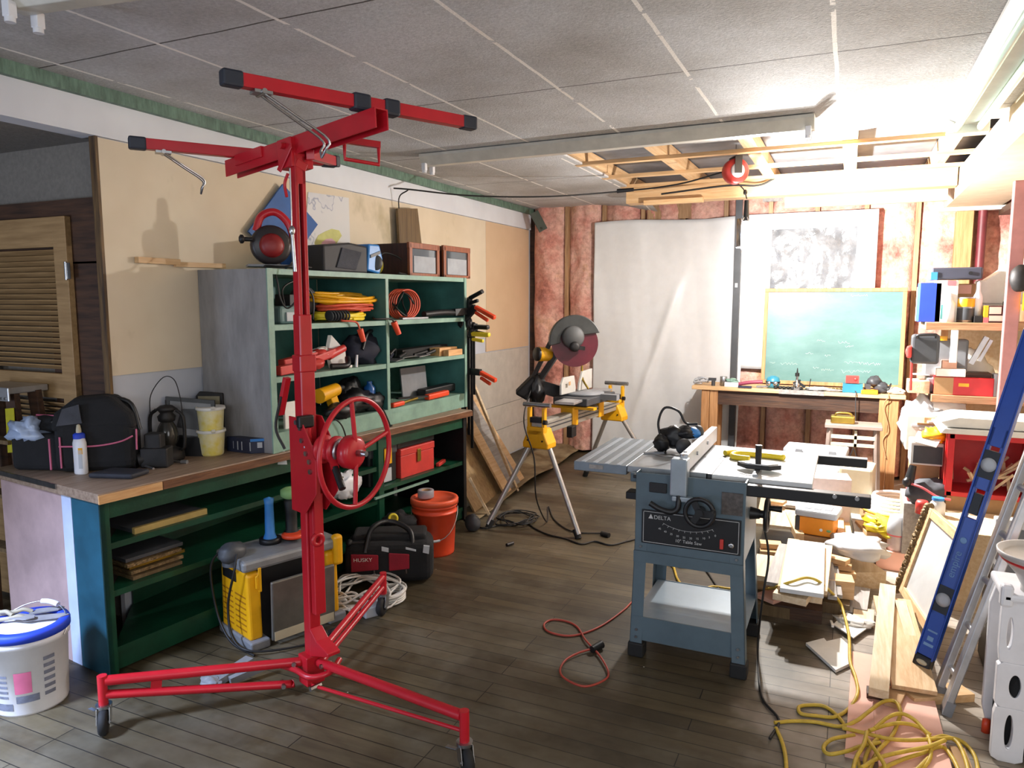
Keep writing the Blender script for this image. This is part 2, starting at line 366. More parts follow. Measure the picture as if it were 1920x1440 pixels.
b = B(); b.bb(-2.0, .8, 4.7, 7.9, 2.80, 2.82); struct('roof_lining', b, 'greyfoil', parent=ce)
for x in (-1.88, -1.27, -.66, -.05, .55):
    b = B(); b.bb(x-.045, x+.045, 4.72, 7.3, 2.70, 2.79); struct('joist', b, 'piney', parent=ce)
for y in (5.33, 5.98, 6.52):
    b = B(); b.bb(-1.92, .74, y-.03, y+.03, 2.675, 2.70); struct('furring_strip', b, 'pinex', parent=ce)
b = B(); b.bb(-1.9, .70, 6.62, 6.78, 2.55, 2.70); struct('header_beam', b, 'pinex', parent=ce)
b = B(); b.bb(-.55, .66, 6.80, 6.84, 2.46, 2.60); struct('header_board', b, 'pinex', parent=ce)
b = B(); b.bb(-1.72, -1.2, 6.55, 6.6, 2.52, 2.56); struct('loose_batten', b, 'pinex', parent=ce)
# left wall and its boards
b = B(); b.bb(XL-.03, XL, 2.44, 7.75, 0, 2.7); struct('wall_left', b, 'lowpanel')
b = B(); b.bb(XL, XL+.012, 2.435, 6.55, 1.305, 2.45); wl = struct('wall_left_panel', b, 'beige')
b = B(); b.bb(XL, XL+.012, 6.553, 7.62, 1.16, 2.45); struct('wall_left_panel_end', b, panel_mat('tan_wallboard_dark', (214, 186, 154), (204, 174, 140), (172, 150, 116), .66))
for y0, y1, z0, z1 in ((5.25, 7.62, .58, 1.15), (5.6, 7.62, .32, .575), (5.9, 7.62, .02, .315)):
    b = B(); b.bb(XL, XL+.012, y0, y1, z0, z1); struct('wall_left_lower_board', b, mat('grey_white_board', (196, 190, 180), .8, var=.08))
b = B(); b.bb(XL, XL+.02, -1, 7.66, 2.455, 2.625); struct('trim_1', b, 'trimw')
b = B(); b.bb(XL, XL+.055, -1, 7.66, 2.62, 2.68); struct('trim_2', b, 'cornice')
b = B(); b.bb(XL-.1, XL+.004, -1, 2.44, 2.455, 2.7); struct('wall_left_header', b, 'trimw')
b = B(); b.bb(XL-.03, XL+.013, 2.425, 2.44, .86, 2.455); struct('trim_3', b, wood('dark_edge_trim', (120, 92, 54), (60, 42, 28), 'z'))
# alcove seen through the opening on the left
b = B(); b.bb(-7.5, XL-.032, 2.52, 2.6, 0, 2.5); wa = struct('wall_alcove', b, 'alcove')
b = B(); b.bb(-7.5, XL-.1, -1, 2.6, 2.46, 2.5); struct('ceiling_alcove', b, 'alcove')
b = B(); b.bb(-7.5, XL-.032, 2.47, 2.52, 1.86, 2.18); b.bb(-3.78, XL-.032, 2.47, 2.52, .85, 1.87); struct('trim_4', b, 'darkwood')
b = B(); b.bb(-7.5, -7.4, -1, 2.6, 0, 2.5); struct('wall_alcove_far', b, 'alcove')
# back wall: dark sheathing, studs and pink batts
b = B(); b.bb(-3.4, 3, YB, YB+.1, 0, 2.95); wb = struct('wall_back', b, 'darkwood')
xs = [-3.26]+[-3.26+.42*k for k in range(1, 14)]
for k, x in enumerate(xs[1:-1]):
    b = B(); b.bb(x-.02, x+.02, YB-.075, YB, 0, 2.78); struct('stud', b, 'studdark', parent=wb)
for k in range(len(xs)-1):
    x0, x1 = xs[k]+.015, xs[k+1]-.015
    def bf(u, v, x0=x0, x1=x1, k=k):
        x = x0+(x1-x0)*u; z = .03+v*2.68
        if -1.0 < x < .3 and .98 < z < 2.52: return V((x, YB-.012, z))
        p = max(0, math.sin(math.pi*u))**.45
        n = noise.noise(V((x*4, z*1.6, k*5.1)))*.07+abs(noise.noise(V((x*10, z*5, k))))*-.05+.02+noise.noise(V((x*22, z*16, k)))*.012
        return V((x+noise.noise(V((z*3, k*2.7, u)))*.016, YB-.015-p*(.075+n), z))
    b = B(); b.grid(bf, 14, 76); struct('insulation_batt', b, 'insul', parent=wb)
b = B(); b.bb(-1.95, -1.5, YB-.09, YB-.05, 2.5, 2.68); struct('window_header', b, 'studdark', parent=wb)
b = B(); b.bb(-.98, -.45, YB-.10, YB-.06, 2.62, 2.7); struct('window_header_board', b, 'greyboard', parent=wb)
# window under the plastic
b = B()
for x0, x1, z0, z1 in ((-.86, -.72, 1.0, 2.47), (.03, .19, 1.0, 2.47), (-.86, .19, 2.36, 2.47), (-.86, .19, 1.0, 1.1)): b.bb(x0, x1, YB-.10, YB-.05, z0, z1)
w = struct('window_1', b, 'white')
def ff(u, v): 
    x = -.73+u*.78; z = 1.08+v*1.3
    return V((x, YB-.085+.014*noise.noise(V((x*6, z*6, 1)))+.008*noise.noise(V((x*17, z*15, 4))), z))
b = B(); b.grid(ff, 40, 50); struct('window_pane', b, 'film', parent=w)
# boxed beam, right wall
b = B(); b.bb(.71, 1.12, 2.2, 7.55, 2.47, 2.679); bm = struct('beam_boxing', b, 'creamw')
b = B(); b.bb(.705, 1.125, 7.55, 7.60, 2.50, 2.66); struct('beam_end', b, 'grey', parent=bm)
b = B(); b.bb(1.12, 1.7, 2.2, 7.55, 2.40, 2.45); struct('ceiling_shelf', b, 'darkwood')
b = B(); b.bb(.66, 1.8, 7.42, 7.5, 2.44, 2.47); struct('trim_5', b, 'white')
b = B(); b.bb(1.9, 2.0, -1, 7.75, 0, 2.8); struct('wall_right', b, 'creamw')
b = B(); b.cyl((1.0, 7.5, 0), (1.0, 7.5, 2.44), .035); b.cyl((1.0, 7.5, 1.2), (1.0, 7.5, 1.26), .05); solo('drain_pipe', 'dark red painted pipe against the pink insulation, right of the chalkboard', 'pipe', b, 'darkred', (1.0, 7.5, 0))
b = B(); b.bb(.80, .93, 7.46, 7.56, 0, 2.44); solo('wooden_post', 'bare timber post against the pink insulation beside the dark red pipe', 'post', b, 'pinez', (.86, 7.5, 0), bevel=.004)
# steel prop in front of the sheet
b = B(); b.bb(-1.045, -.985, 7.44, 7.50, .012, 2.72); b.bb(-1.09, -.94, 7.40, 7.54, 0, .014)
t = T('support_post', 'slim dark grey steel post from floor to ceiling behind the workbench', 'post', (-1.015, 7.47, 0))
t.p('post_tube', b, 'darkgrey'); b = B(); b.bb(-1.028, -1.004, 7.435, 7.441, 1.80, 1.84); t.p('paper_tag', b, 'paper')
# poly sheet
def sf(u, v):
    z = .02+v*(2.47+.012*math.sin(u*7))
    x = -2.50+u*(1.58-.06*(1-v))
    f = .004*math.sin(u*23+math.sin(v*3)*2.2)*(1-v*.4)+.0018*math.sin(u*61+v*9+3*noise.noise(V((u*3, v*2, 9))))*(1-v*.3)+.026*noise.noise(V((u*6+v*2, v*3, 2)))
    dg = math.exp(-((u*1.55-(.35+v*.75))/.05)**2)*.035
    return V((x, 7.53-f*.7-dg*math.sin(min(1, v*1.2)*math.pi), z))
b = B(); b.grid(sf, 110, 60); solo('plastic_sheet', 'tall white plastic sheet hung over the insulation behind the saw stand', 'sheet', b, 'sheet', (-2.0, 7.53, 0), solid=.002)
def sf2(u, v):
    z = 1.0+v*1.50; x = -.97+u*1.17; e = 0 if (.1 < u < .84 and .06 < v < .91) else 1
    return V((x, 7.545-.012*noise.noise(V((x*5, z*5, 7)))-.006*noise.noise(V((x*14, z*12, 3))), z))
b = B()
for u0, u1, v0, v1 in ((0, .19, 0, 1), (.86, 1, 0, 1), (.19, .86, .90, 1)): b.grid(lambda u, v, a=(u0, u1, v0, v1): sf2(a[0]+u*(a[1]-a[0]), a[2]+v*(a[3]-a[2])), 16, 24)
solo('window_sheet', 'white plastic sheet stretched around the window above the chalkboard', 'sheet', b, 'sheet', (-.4, 7.54, 1.0), solid=.002)
# ---------------------------------------------------------------- ceiling lights
def strip_light(name, label, p0, p1, ends=(1, 1)):
    p0, p1 = V(p0), V(p1); d = (p1-p0).normalized(); sd = d.cross(V((0, 0, 1)))
    t = T(name, label, 'light fixture', (p0+p1)/2+V((0, 0, ZC-p0.z)), 'fluorescent strip lights on the ceiling')
    b = B(); b.prism([(-.075, 0), (.075, 0), (.075, -.02), (.03, -.075), (-.03, -.075), (-.075, -.02)], p0, sd, (0, 0, 1), p1-p0); t.p('housing', b, mat('aged_white_enamel', (206, 202, 190), .4, var=.1), bevel=.003)
    for k, e in enumerate((p0+d*.03, p1-d*.03)):
        if not ends[k]: continue
        for s in (-.05, .05):
            b = B(); q = e+sd*s; b.box(q+V((0, 0, -.085)), (.03, .03, .05), rz=math.degrees(math.atan2(d.y, d.x))); b.cyl(q+V((0, 0, -.105)), q+V((0, 0, -.125)), .016, n=12); t.p('lamp_holder', b, 'whiteplas', bevel=.003)
    return t
strip_light('strip_light', 'long white fluorescent fixture without tubes beside the open ceiling', (-2.74, 4.5, ZC-.005), (-.22, 4.44, ZC-.005))
strip_light('strip_light', 'white fluorescent fixture end at the photo corner above the alcove', (-2.49, 1.585, ZC-.005), (-.2, 1.93, ZC-.005))
p0, p1 = V((.52, 2.3, 0)), V((.52, 4.72, 0))
t = T('strip_light', 'fluorescent fixture with greenish tubes along the cream boxed beam', 'light fixture', (.52, 3.5, ZC), 'fluorescent strip lights on the ceiling')
b = B(); b.prism([(-.10, 0), (.10, 0), (.10, -.02), (.04, -.06), (-.04, -.06), (-.10, -.02)], (.53, 2.3, ZC-.006), (1, 0, 0), (0, 0, 1), (0, 2.42, 0)); t.p('housing', b, 'white', bevel=.003)
for dx in (-.055, .055):
    b = B(); b.cyl((.53+dx, 2.34, ZC-.085), (.53+dx, 4.68, ZC-.085), .019, n=14); t.p('tube', b, mat('unlit_green_tube', (196, 222, 204), .2, var=.03), label='pale green unlit tube')
b = B(); b.bb(.43, .63, 4.70, 4.74, ZC-.11, ZC-.007); t.p('end_plate', b, 'white', bevel=.004)
# ---------------------------------------------------------------- camera, lights
cd = bpy.data.cameras.new('camera'); cd.sensor_width = 36; cd.lens = FPX/1920*36; cd.clip_start = .05
co = bpy.data.objects.new('camera', cd); COL.objects.link(co); co.location = CAM; co.rotation_euler = (math.pi/2-PITCH, 0, YAW); SC.camera = co
SC.view_settings.view_transform = 'Standard'; SC.view_settings.look = 'None'; SC.view_settings.gamma = 1; SC.view_settings.exposure = 0; SC.view_settings.use_curve_mapping = False
SC.cycles.use_denoising = True; SC.cycles.max_bounces = 7; SC.cycles.sample_clamp_indirect = 6; SC.cycles.caustics_reflective = False; SC.cycles.caustics_refractive = False
wd = bpy.data.worlds.new('world'); SC.world = wd; wd.use_nodes = True
wd.node_tree.nodes['Background'].inputs[0].default_value = (.86, .93, 1, 1); wd.node_tree.nodes['Background'].inputs[1].default_value = .22
LAMP = V((-.70, 5.5, 2.15))
def light(name, kind, loc, energy, col, **k):
    l = bpy.data.lights.new(name, kind); l.energy = energy; l.color = col
    d = k.pop('aim', None)
    for a, v in k.items(): setattr(l, a, v)
    o = bpy.data.objects.new(name, l); COL.objects.link(o); o.location = loc
    if d is not None: o.rotation_euler = V(d).to_track_quat('-Z', 'Y').to_euler()
    return o
for az in (20, -10): light('work_light_beam', 'SPOT', LAMP+V((.075, 0, 0)), 410, (1, .97, .93), aim=(math.cos(math.radians(az)), math.sin(math.radians(az)), -.03), spot_size=math.radians(179), spot_blend=.35, shadow_soft_size=.03)
light('work_light_spill', 'POINT', LAMP+V((-.03, 0, -.12)), 150, (1, .97, .935), shadow_soft_size=.03)
light('left_window', 'AREA', (-4.4, -1.6, 1.0), 50, (.62, .74, 1), aim=(.38, 1, -.16), shape='RECTANGLE', size=.8, size_y=.8)
light('left_floor_fill', 'AREA', (-3.5, .1, 2.35), 42, (.56, .69, 1), aim=(.22, .50, -1), shape='SQUARE', size=.5, spread=math.radians(58))  # added fill for the bluish floor patch, no skylight in the room
light('right_fill', 'AREA', (1.85, .5, 1.75), 60, (.95, .97, 1), aim=(-1, .42, -.08), shape='RECTANGLE', size=2.6, size_y=1.6)  # added fill from the right to lift shelves and hoist, no known window
light('rear_fill', 'AREA', (-.6, -2.6, 2.0), 58, (.90, .94, 1), aim=(-.1, 1, -.05), shape='RECTANGLE', size=2.2, size_y=1.4)  # added fill from behind the camera, no known window
# ---------------------------------------------------------------- hanging work light and its cord reel
t = T('work_light', 'glowing caged work light hanging on a cord in front of the white sheet', 'work light', LAMP-V((0, 0, .17)))
b = B(); b.lathe([(.012, -.085), (.028, -.07), (.032, 0), (.026, .06), (.012, .075)], LAMP, n=16); t.p('bulb', b, mat('lit_bulb', (255, 248, 236), .4, emit=60))
b = B()
for k in range(6):
    a = k*math.tau/6; c, s = math.cos(a), math.sin(a)
    b.tube([LAMP+V((.02*c, .02*s, .11)), LAMP+V((.05*c, .05*s, .06)), LAMP+V((.052*c, .052*s, -.06)), LAMP+V((.01*c, .01*s, -.125))], .0022, n=6)
t.p('guard_cage', b, 'zinc')
b = B(); b.cyl(LAMP+V((0, 0, .085)), LAMP+V((0, 0, .23)), .021, .016); t.p('handle', b, 'black')
b = B()
def hood(u, v): a = math.pi*(.62+.76*u); return LAMP+V((.062*math.cos(a), .062*math.sin(a), -.10+.2*v))
b.grid(hood, 12, 2); t.p('reflector', b, 'zinc', solid=.0012)
RE = V((-.785, 5.5, 2.585))
t = T('cord_reel', 'round red cord reel hanging from a ceiling joist above the work light', 'cord reel', RE)
ax = V((.45, -.85, 0)).normalized(); sd = V((.85, .45, 0)).normalized()
b = B(); b.lathe([(.02, -.045), (.075, -.045), (.088, -.03), (.088, .03), (.075, .045), (.02, .045)], RE, ax, n=32); t.p('reel_drum', b, 'redbox')
b = B(); b.lathe([(.03, .046), (.05, .05), (.04, .058), (.0, .06)], RE, ax, n=24); t.p('hub_plate', b, 'whiteplas')
b = B(); b.beam(RE+ax*.062+V((0, 0, .10)), RE+ax*.062+V((0, 0, -.02)), .05, .006, up=ax); b.beam(RE-ax*.062+V((0, 0, .10)), RE-ax*.062+V((0, 0, -.02)), .05, .006, up=ax); b.box(RE+V((0, 0, .10)), (.04, .12, .006), rz=math.degrees(math.atan2(ax.y, ax.x))-90); t.p('bracket', b, 'darkgrey')
b = B(); b.tube([RE+V((0, 0, .10)), RE+V((.012, 0, .12)), RE+V((0, 0, .14)), RE+V((0, 0, .185))], .004, n=6); t.p('hook', b, 'zinc')
b = B(); b.tube([RE+V((.02, 0, -.085)), (-.72, 5.5, 2.45), (-.70, 5.5, 2.39)], .005, n=6); b.blob((-.712, 5.5, 2.435), (.014, .014, .02), .05); t.p('hanging_cord', b, 'blackcord')
# supply cable along ceiling
a = PX(738, 353, XL+.06); pl = PY(1172, 358, 5.75)
b = B(); b.tube([a, a+V((.12, .05, -.01)), a.lerp(pl, .33)+V((0, 0, -.05)), a.lerp(pl, .66)+V((0, 0, -.05)), pl, pl.lerp(RE, .5)+V((0, 0, -.02)), RE+V((-.09, 0, 0))], .006, n=6)
t = T('supply_cable', 'black cable slung across the ceiling from the left wall to the red reel', 'cable', a)
t.p('cable', b, 'blackcord')
b = B(); b.cyl(pl-V((.06, .02, 0)), pl+V((.07, .0, .006)), .017, .014, n=10); t.p('plug_joint', b, 'black')
b = B(); q = PX(744, 392, XL+.05); b.tube([a+V((.1, .05, -.012)), a.lerp(q, .5)+V((.02, .02, 0)), q+V((.01, .05, -.14))], .005, n=6); t.p('drop_wire', b, 'blackcord')
b = B(); b.tube([(-1.55, 6.5, 2.6), (-1.0, 6.52, 2.64), (-.75, 6.55, 2.63), (-.62, 6.56, 2.68)], .008, n=6); solo('joist_cable', 'dark cable stapled along the header beam behind the red reel', 'cable', b, 'blackcord', (-1, 6.5, 2.6))
# ---------------------------------------------------------------- drywall hoist
MX, MY = -2.04, 2.375
S = V((.94, -.34, 0)).normalized(); A = V((.34, .94, 0)).normalized(); Z3 = V((0, 0, 1))
SA = math.degrees(math.atan2(S.y, S.x)); MB = V((MX, MY, 0))
h = T('drywall_hoist', 'tall red drywall hoist on three caster legs with a tilting top cradle', 'drywall hoist', MB)
b = B(); b.box(MB+V((0, 0, .54)), (.054, .052, .98), rz=SA); h.p('lower_post', b, 'red', bevel=.006)
b = B(); b.box(MB+V((0, 0, 1.19))+S*.002, (.062, .064, .50), rz=SA); b.box(MB+V((0, 0, 1.42))+S*.004, (.07, .074, .07), rz=SA); b.box(MB+V((0, 0, 1.52)), (.056, .056, .20), rz=SA); h.p('post_sleeve', b, 'red', bevel=.005)
b = B()
for s in (-1, 1): b.box(MB+V((0, 0, 1.75))+A*(.016*s), (.044, .015, 1.0), rz=SA)
b.box(MB+V((0, 0, 1.75))-S*.016, (.012, .044, 1.0), rz=SA); b.box(MB+V((0, 0, 2.20)), (.044, .047, .12), rz=SA); h.p('inner_mast', b, 'red', bevel=.002)
b = B(); b.box(MB+V((0, 0, 1.74))-S*.009, (.006, .018, .92), rz=SA); h.p('mast_slot', b, 'black')
# side channel and lever
c = MB+S*.06-A*.0; b = B(); b.box(c+V((0, 0, .62)), (.034, .05, .52), rz=SA); h.p('side_channel', b, 'red', bevel=.004)
c = MB+S*.088-A*.012; b = B(); b.beam(c+V((0, 0, .98)), c+V((0, 0, .72)), .03, .014, up=S)
b.lathe([(.014, -.007), (.030, -.007), (.030, .007), (.014, .007), (.014, -.007)], c+V((0, 0, .69)), S, n=20); h.p('hanging_lever', b, 'red')
# winch
W0 = V((MX, MY, 0))
def mp(px, py, Y=2.33): return PY(px, py, Y)
b = B(); o = MB-A*.046
b.prism([(-.045, 1.20), (.045, 1.20), (.16, 1.06), (.155, .90), (.06, .80), (-.045, .80)], V((o.x, o.y, 0)), S, Z3, -A*.006); h.p('winch_plate', b, 'red', bevel=.002)
b = B(); o = MB+A*.046; b.prism([(-.045, 1.20), (.045, 1.20), (.16, 1.06), (.155, .90), (.06, .80), (-.045, .80)], V((o.x, o.y, 0)), S, Z3, A*.006); h.p('winch_plate', b, 'red', bevel=.002)
for u, z in ((.05, 1.16), (.06, 1.11), (.09, 1.06), (.115, 1.03), (.12, .99), (.02, 1.18)):
    b = B(); q = MB-A*.052+S*u+V((0, 0, z)); b.cyl(q, q-A*.008, .011, n=6, smooth=False); h.p('bolt', b, 'zinc')
WC = mp(668, 849, 2.30); HUB = mp(640, 862, 2.33); XA = V((1, -.04, .0)).normalized()
b = B(); b.cyl(WC-XA*.26, WC+XA*.05, .011); h.p('winch_axle', b, 'zinc')
b = B(); b.lathe([(.02, 0), (.058, 0), (.058, .012), (.042, .014), (.042, .062), (.058, .064), (.058, .078), (.02, .078)], WC-XA*.17, XA, n=28); h.p('cable_drum', b, 'red')
b = B(); b.lathe([(.012, 0), (.046, 0), (.066, .012), (.066, .05), (.05, .062), (.012, .062)], WC-XA*.055, XA, n=32); h.p('brake_hub', b, 'red')
b = B(); b.lathe([(.02, 0), (.05, 0), (.05, .008), (.02, .008)], WC-XA*.08, XA, n=24); h.p('brake_disc', b, 'zinc')
b = B(); R = .212; YA = V((XA.y*-1, XA.x, 0))
b.tube([WC+YA*(R*math.cos(i*math.tau/56))+Z3*(R*math.sin(i*math.tau/56)) for i in range(56)], .0105, n=10, closed=True, raw=True); wr = h.p('wheel_rim', b, 'red')
for an in (96, 266, 14):
    d = YA*math.cos(math.radians(an))+Z3*math.sin(math.radians(an)); b = B(); b.cyl(WC+d*.045, WC+d*R, .009, n=10); h.p('wheel_spoke', b, 'red')
b = B(); b.cyl(WC+XA*.005, WC+XA*.03, .014, n=6, smooth=False); h.p('wheel_nut', b, 'zinc')
b = B(); q = WC-XA*.12; b.beam(q+V((0, -.02, .02)), q+V((.06, -.06, -.06)), .03, .012); h.p('brake_lever', b, 'red')
b = B(); b.cyl(q+V((.055, -.056, -.055)), q+V((.115, -.09, -.125)), .014, n=12); h.p('lever_grip', b, 'black')
# crank bracket behind the mast, cable, collar cap
b = B(); q = MB-S*.04-A*.06
b.tube([q+V((-.03, 0, 1.28)), q+V((-.055, -.01, 1.15)), q+V((-.02, 0, 1.06))], .006, n=6); h.p('lift_cable', b, 'blackcord')
b = B(); b.beam(MB-S*.05+V((0, 0, 1.36))-A*.05, MB-S*.10-A*.06+V((0, 0, 1.2)), .03, .02); h.p('cable_guide', b, 'red', bevel=.003)
b = B(); b.box(MB+S*.05-A*.03+V((0, 0, 1.185)), (.03, .068, .05), rz=SA); h.p('stop_cap', b, 'black', bevel=.006)
b = B(); b.cyl(MB+S*.055-A*.03+V((0, 0, 1.06)), MB+S*.055-A*.03+V((0, 0, 1.16)), .022); h.p('guide_tube', b, 'red')
# legs
for cx, cy, nm in ((-2.575, 1.78, 0), (-1.178, 2.155, 1), (-2.205, 3.14, 2)):
    C0 = V((cx, cy, 0)); d = (C0-MB); d.z = 0; L = d.length; d.normalize(); sd = d.cross(Z3)
    b = B()
    hi = (.30, .115)
    b.tube([MB+d*.05+Z3*.132, MB+d*.12+Z3*.138, C0-d*.01+Z3*.205], (.020, .020, .017)[nm], n=10, sub=4)
    b.tube([MB+d*.05-A*.05+Z3*.052, MB+d*.12-A*.04+Z3*.056, C0-d*.01+Z3*.148], (.017, .0075, .014)[nm], n=10, sub=4)
    b.beam(C0-d*(L*.24)-A*.008+Z3*.125, C0-d*(L*.24)+Z3*.19, .04, .008, up=sd) if nm == 0 else None
    b.cyl(C0+Z3*.105, C0+Z3*.228, .018)
    lg = h.p('leg', b, 'red')
    for z in (.135, .055):
        b = B(); q = MB+d*.085-A*(.05 if z < .1 else 0)+Z3*z; b.cyl(q-sd*.027, q+sd*.027, .010, n=6, smooth=False); h.p('pivot_bolt', b, 'zinc', under=lg)
    rd = V((.62, -.6, 0)).normalized() if nm != 2 else V((.2, -.9, 0)).normalized(); wd_ = rd.cross(Z3)
    b = B()
    for s in (-1, 1): b.prism([(-.026, .106), (.026, .106), (.045, .05), (.02, .035), (-.01, .045)], C0+wd_*(.021*s)-rd*.0, rd, Z3, wd_*.003*s)
    b.cyl(C0+Z3*.10, C0+Z3*.112, .030, n=18); b.cyl(C0+rd*.028+Z3*.05-wd_*.026, C0+rd*.028+Z3*.05+wd_*.026, .006, n=8); h.p('caster_fork', b, 'zinc', under=lg)
    b = B(); b.lathe([(.012, -.016), (.042, -.016), (.0495, -.008), (.0495, .008), (.042, .016), (.012, .016)], C0+rd*.028+Z3*.05, wd_, n=28); h.p('caster_wheel', b, 'rubber', under=lg)
    b = B(); b.beam(C0+wd_*.03+Z3*.09, C0+wd_*.055-rd*.04+Z3*.082, .014, .004); h.p('caster_brake', b, 'zinc', under=lg)
b = B(); b.box(MB+V((0, 0, .10))-A*.01, (.072, .085, .13), rz=SA); b.prism([(0, .29), (.05, .25), (.14, .225), (.14, .21), (0, .165)], MB+S*.03-A*.03, S, Z3, A*.06); h.p('base_bracket', b, 'red', bevel=.004)
b = B(); b.tube([MB-S*.12-A*.10+Z3*.10, MB+S*.0-A*.085+Z3*.115, MB+S*.09-A*.07+Z3*.11, MB+S*.13-A*.0+Z3*.12, MB+S*.08+A*.08+Z3*.13], .013, n=8); h.p('brace_bar', b, 'red')
# cradle
P0 = PZ(434, 318, 2.262); P1 = PZ(716, 222, 2.318); sp = (P1-P0).normalized(); sdn = sp.cross(Z3).normalized(); un = sdn.cross(sp)
b = B(); b.prism([(-.03, -.036), (-.03, .036), (.03, .036), (.03, -.036), (.024, -.036), (.024, .03), (-.024, .03), (-.024, -.036)], P0, sdn, un, P1-P0)
b.prism([(-.038, -.005), (-.038, .040), (.038, .040), (.038, -.005)], P0+sp*.10, sdn, un, sp*.22); cr = h.p('cradle_spine', b, 'red', bevel=.002)
PM = P0+sp*(MB+Z3*2.285-P0).dot(sp); b = B(); b.prism([(-.05, -.085), (-.05, .03), (.05, .03), (.05, -.085)], PM-sp*.085, sdn, un, sp*.10); b.prism([(-.06, -.10), (.03, -.02), (.03, .0), (-.02, -.02), (-.085, -.085)], PM+sdn*.052, sp, un, sdn*.006); b.cyl(PM+sdn*.07-sp*.03, PM-sdn*.07-sp*.03, .013, n=14); b.beam(MB+Z3*2.20, PM-un*.06, .05, .046, up=S); h.p('tilt_bracket', b, 'red', bevel=.003)
b = B(); q = PM-sp*.035-sdn*.052; b.cyl(q, q-sdn*.018, .018, n=6, smooth=False); h.p('pivot_nut', b, 'zinc'); b = B(); q = P0.lerp(P1, .58)+un*.036; b.cyl(q, q+un*.02, .012, n=10); h.p('top_nut', b, 'zinc')
def arm(p, q, cut, hook):
    p, q = V(p), V(q); d = (q-p).normalized(); u = V((0, 0, 1)); w = d.cross(u).normalized(); u = w.cross(d)
    b = B(); b.beam(p+d*.05, q-d*.05, .042, .044, up=u); a = h.p('cross_arm', b, 'red', bevel=.003)
    for k, e in ((-1, p), (1, q)):
        b = B(); b.beam(e, e+d*(-k)*.068, .048, .052, up=u); h.p('end_cap', b, 'navycap', under=a, bevel=.008)
    if cut is not None:
        c = p.lerp(q, cut); b = B()
        b.beam(c-d*.105, c-d*.035, .056, .06, up=u); b.beam(c+d*.02, c+d*.085, .056, .06, up=u); h.p('rubber_pad', b, 'navycap', under=a, bevel=.01)
    c = p+d*.13-u*.028; e = hook; b = B()
    for s in (-1, 1): b.tube([c+w*.016*s-u*.002, c.lerp(e, .5)+w*.02*s, e+w*.022*s, e+w*.022*s+V((-.01, 0, -.035)), e+w*.0*s+V((-.018, 0, -.06))], .0045, n=8, sub=5)
    b.cyl(c-w*.035, c+w*.035, .009, n=8); b.beam(c-d*.03, c+d*.03, .05, .01, up=u); h.p('support_hook', b, 'zinc', under=a)
    return a
cA = V((-1.555, 2.215, 2.42)); 
arm((-1.862, 1.82, 2.388), (-1.413, 2.71, 2.384), .56, PY(610, 262, 2.15))
arm((-2.74, 2.164, 2.325), (-2.236, 2.874, 2.325), None, PY(381, 338, 2.55))
# handle of the tilt release: bar with a U grip
h0 = MB+Z3*2.33+S*.05+A*.02; h1 = PY(712, 272, 2.62); hd = (h1-h0).normalized()
b = B(); b.beam(h0, h1, .026, .026); b.tube([h1-hd*.15-Z3*.01, h1-hd*.15-Z3*.075, h1-hd*.005-Z3*.08, h1-hd*.005-Z3*.01], .0085, n=8, raw=True); h.p('tilt_handle', b, 'red', bevel=.003)
q = PY(544, 330, 2.30); b = B(); b.tube([q+V((.0, 0, .03)), q+V((.0, 0, -.14)), q+V((-.003, 0, -.22))], .003, n=6); b.cyl(q+V((0, 0, -.22)), q+V((.008, 0, -.37)), .0075, n=8); b.blob(q+V((0, 0, -.21)), (.012, .012, .02), .05); h.p('pin_chain', b, 'zinc')
b = B(); q = PY(537, 350, 2.31); b.tube([q+V((.01, 0, .05)), q+V((-.008, 0, .01)), q+V((0, 0, -.04))], .006, n=6); h.p('release_trigger', b, 'red')
b = B(); q0 = MB+Z3*2.255+S*.05+A*.03; q1 = PY(628, 303, 2.70); b.beam(q0, q1, .035, .04); st = h.p('lock_bar', b, 'red', bevel=.003)
b = B(); b.beam(q1-(q1-q0).normalized()*.04, q1+(q1-q0).normalized()*.01, .045, .048); h.p('lock_bar_cap', b, 'navycap', bevel=.006)
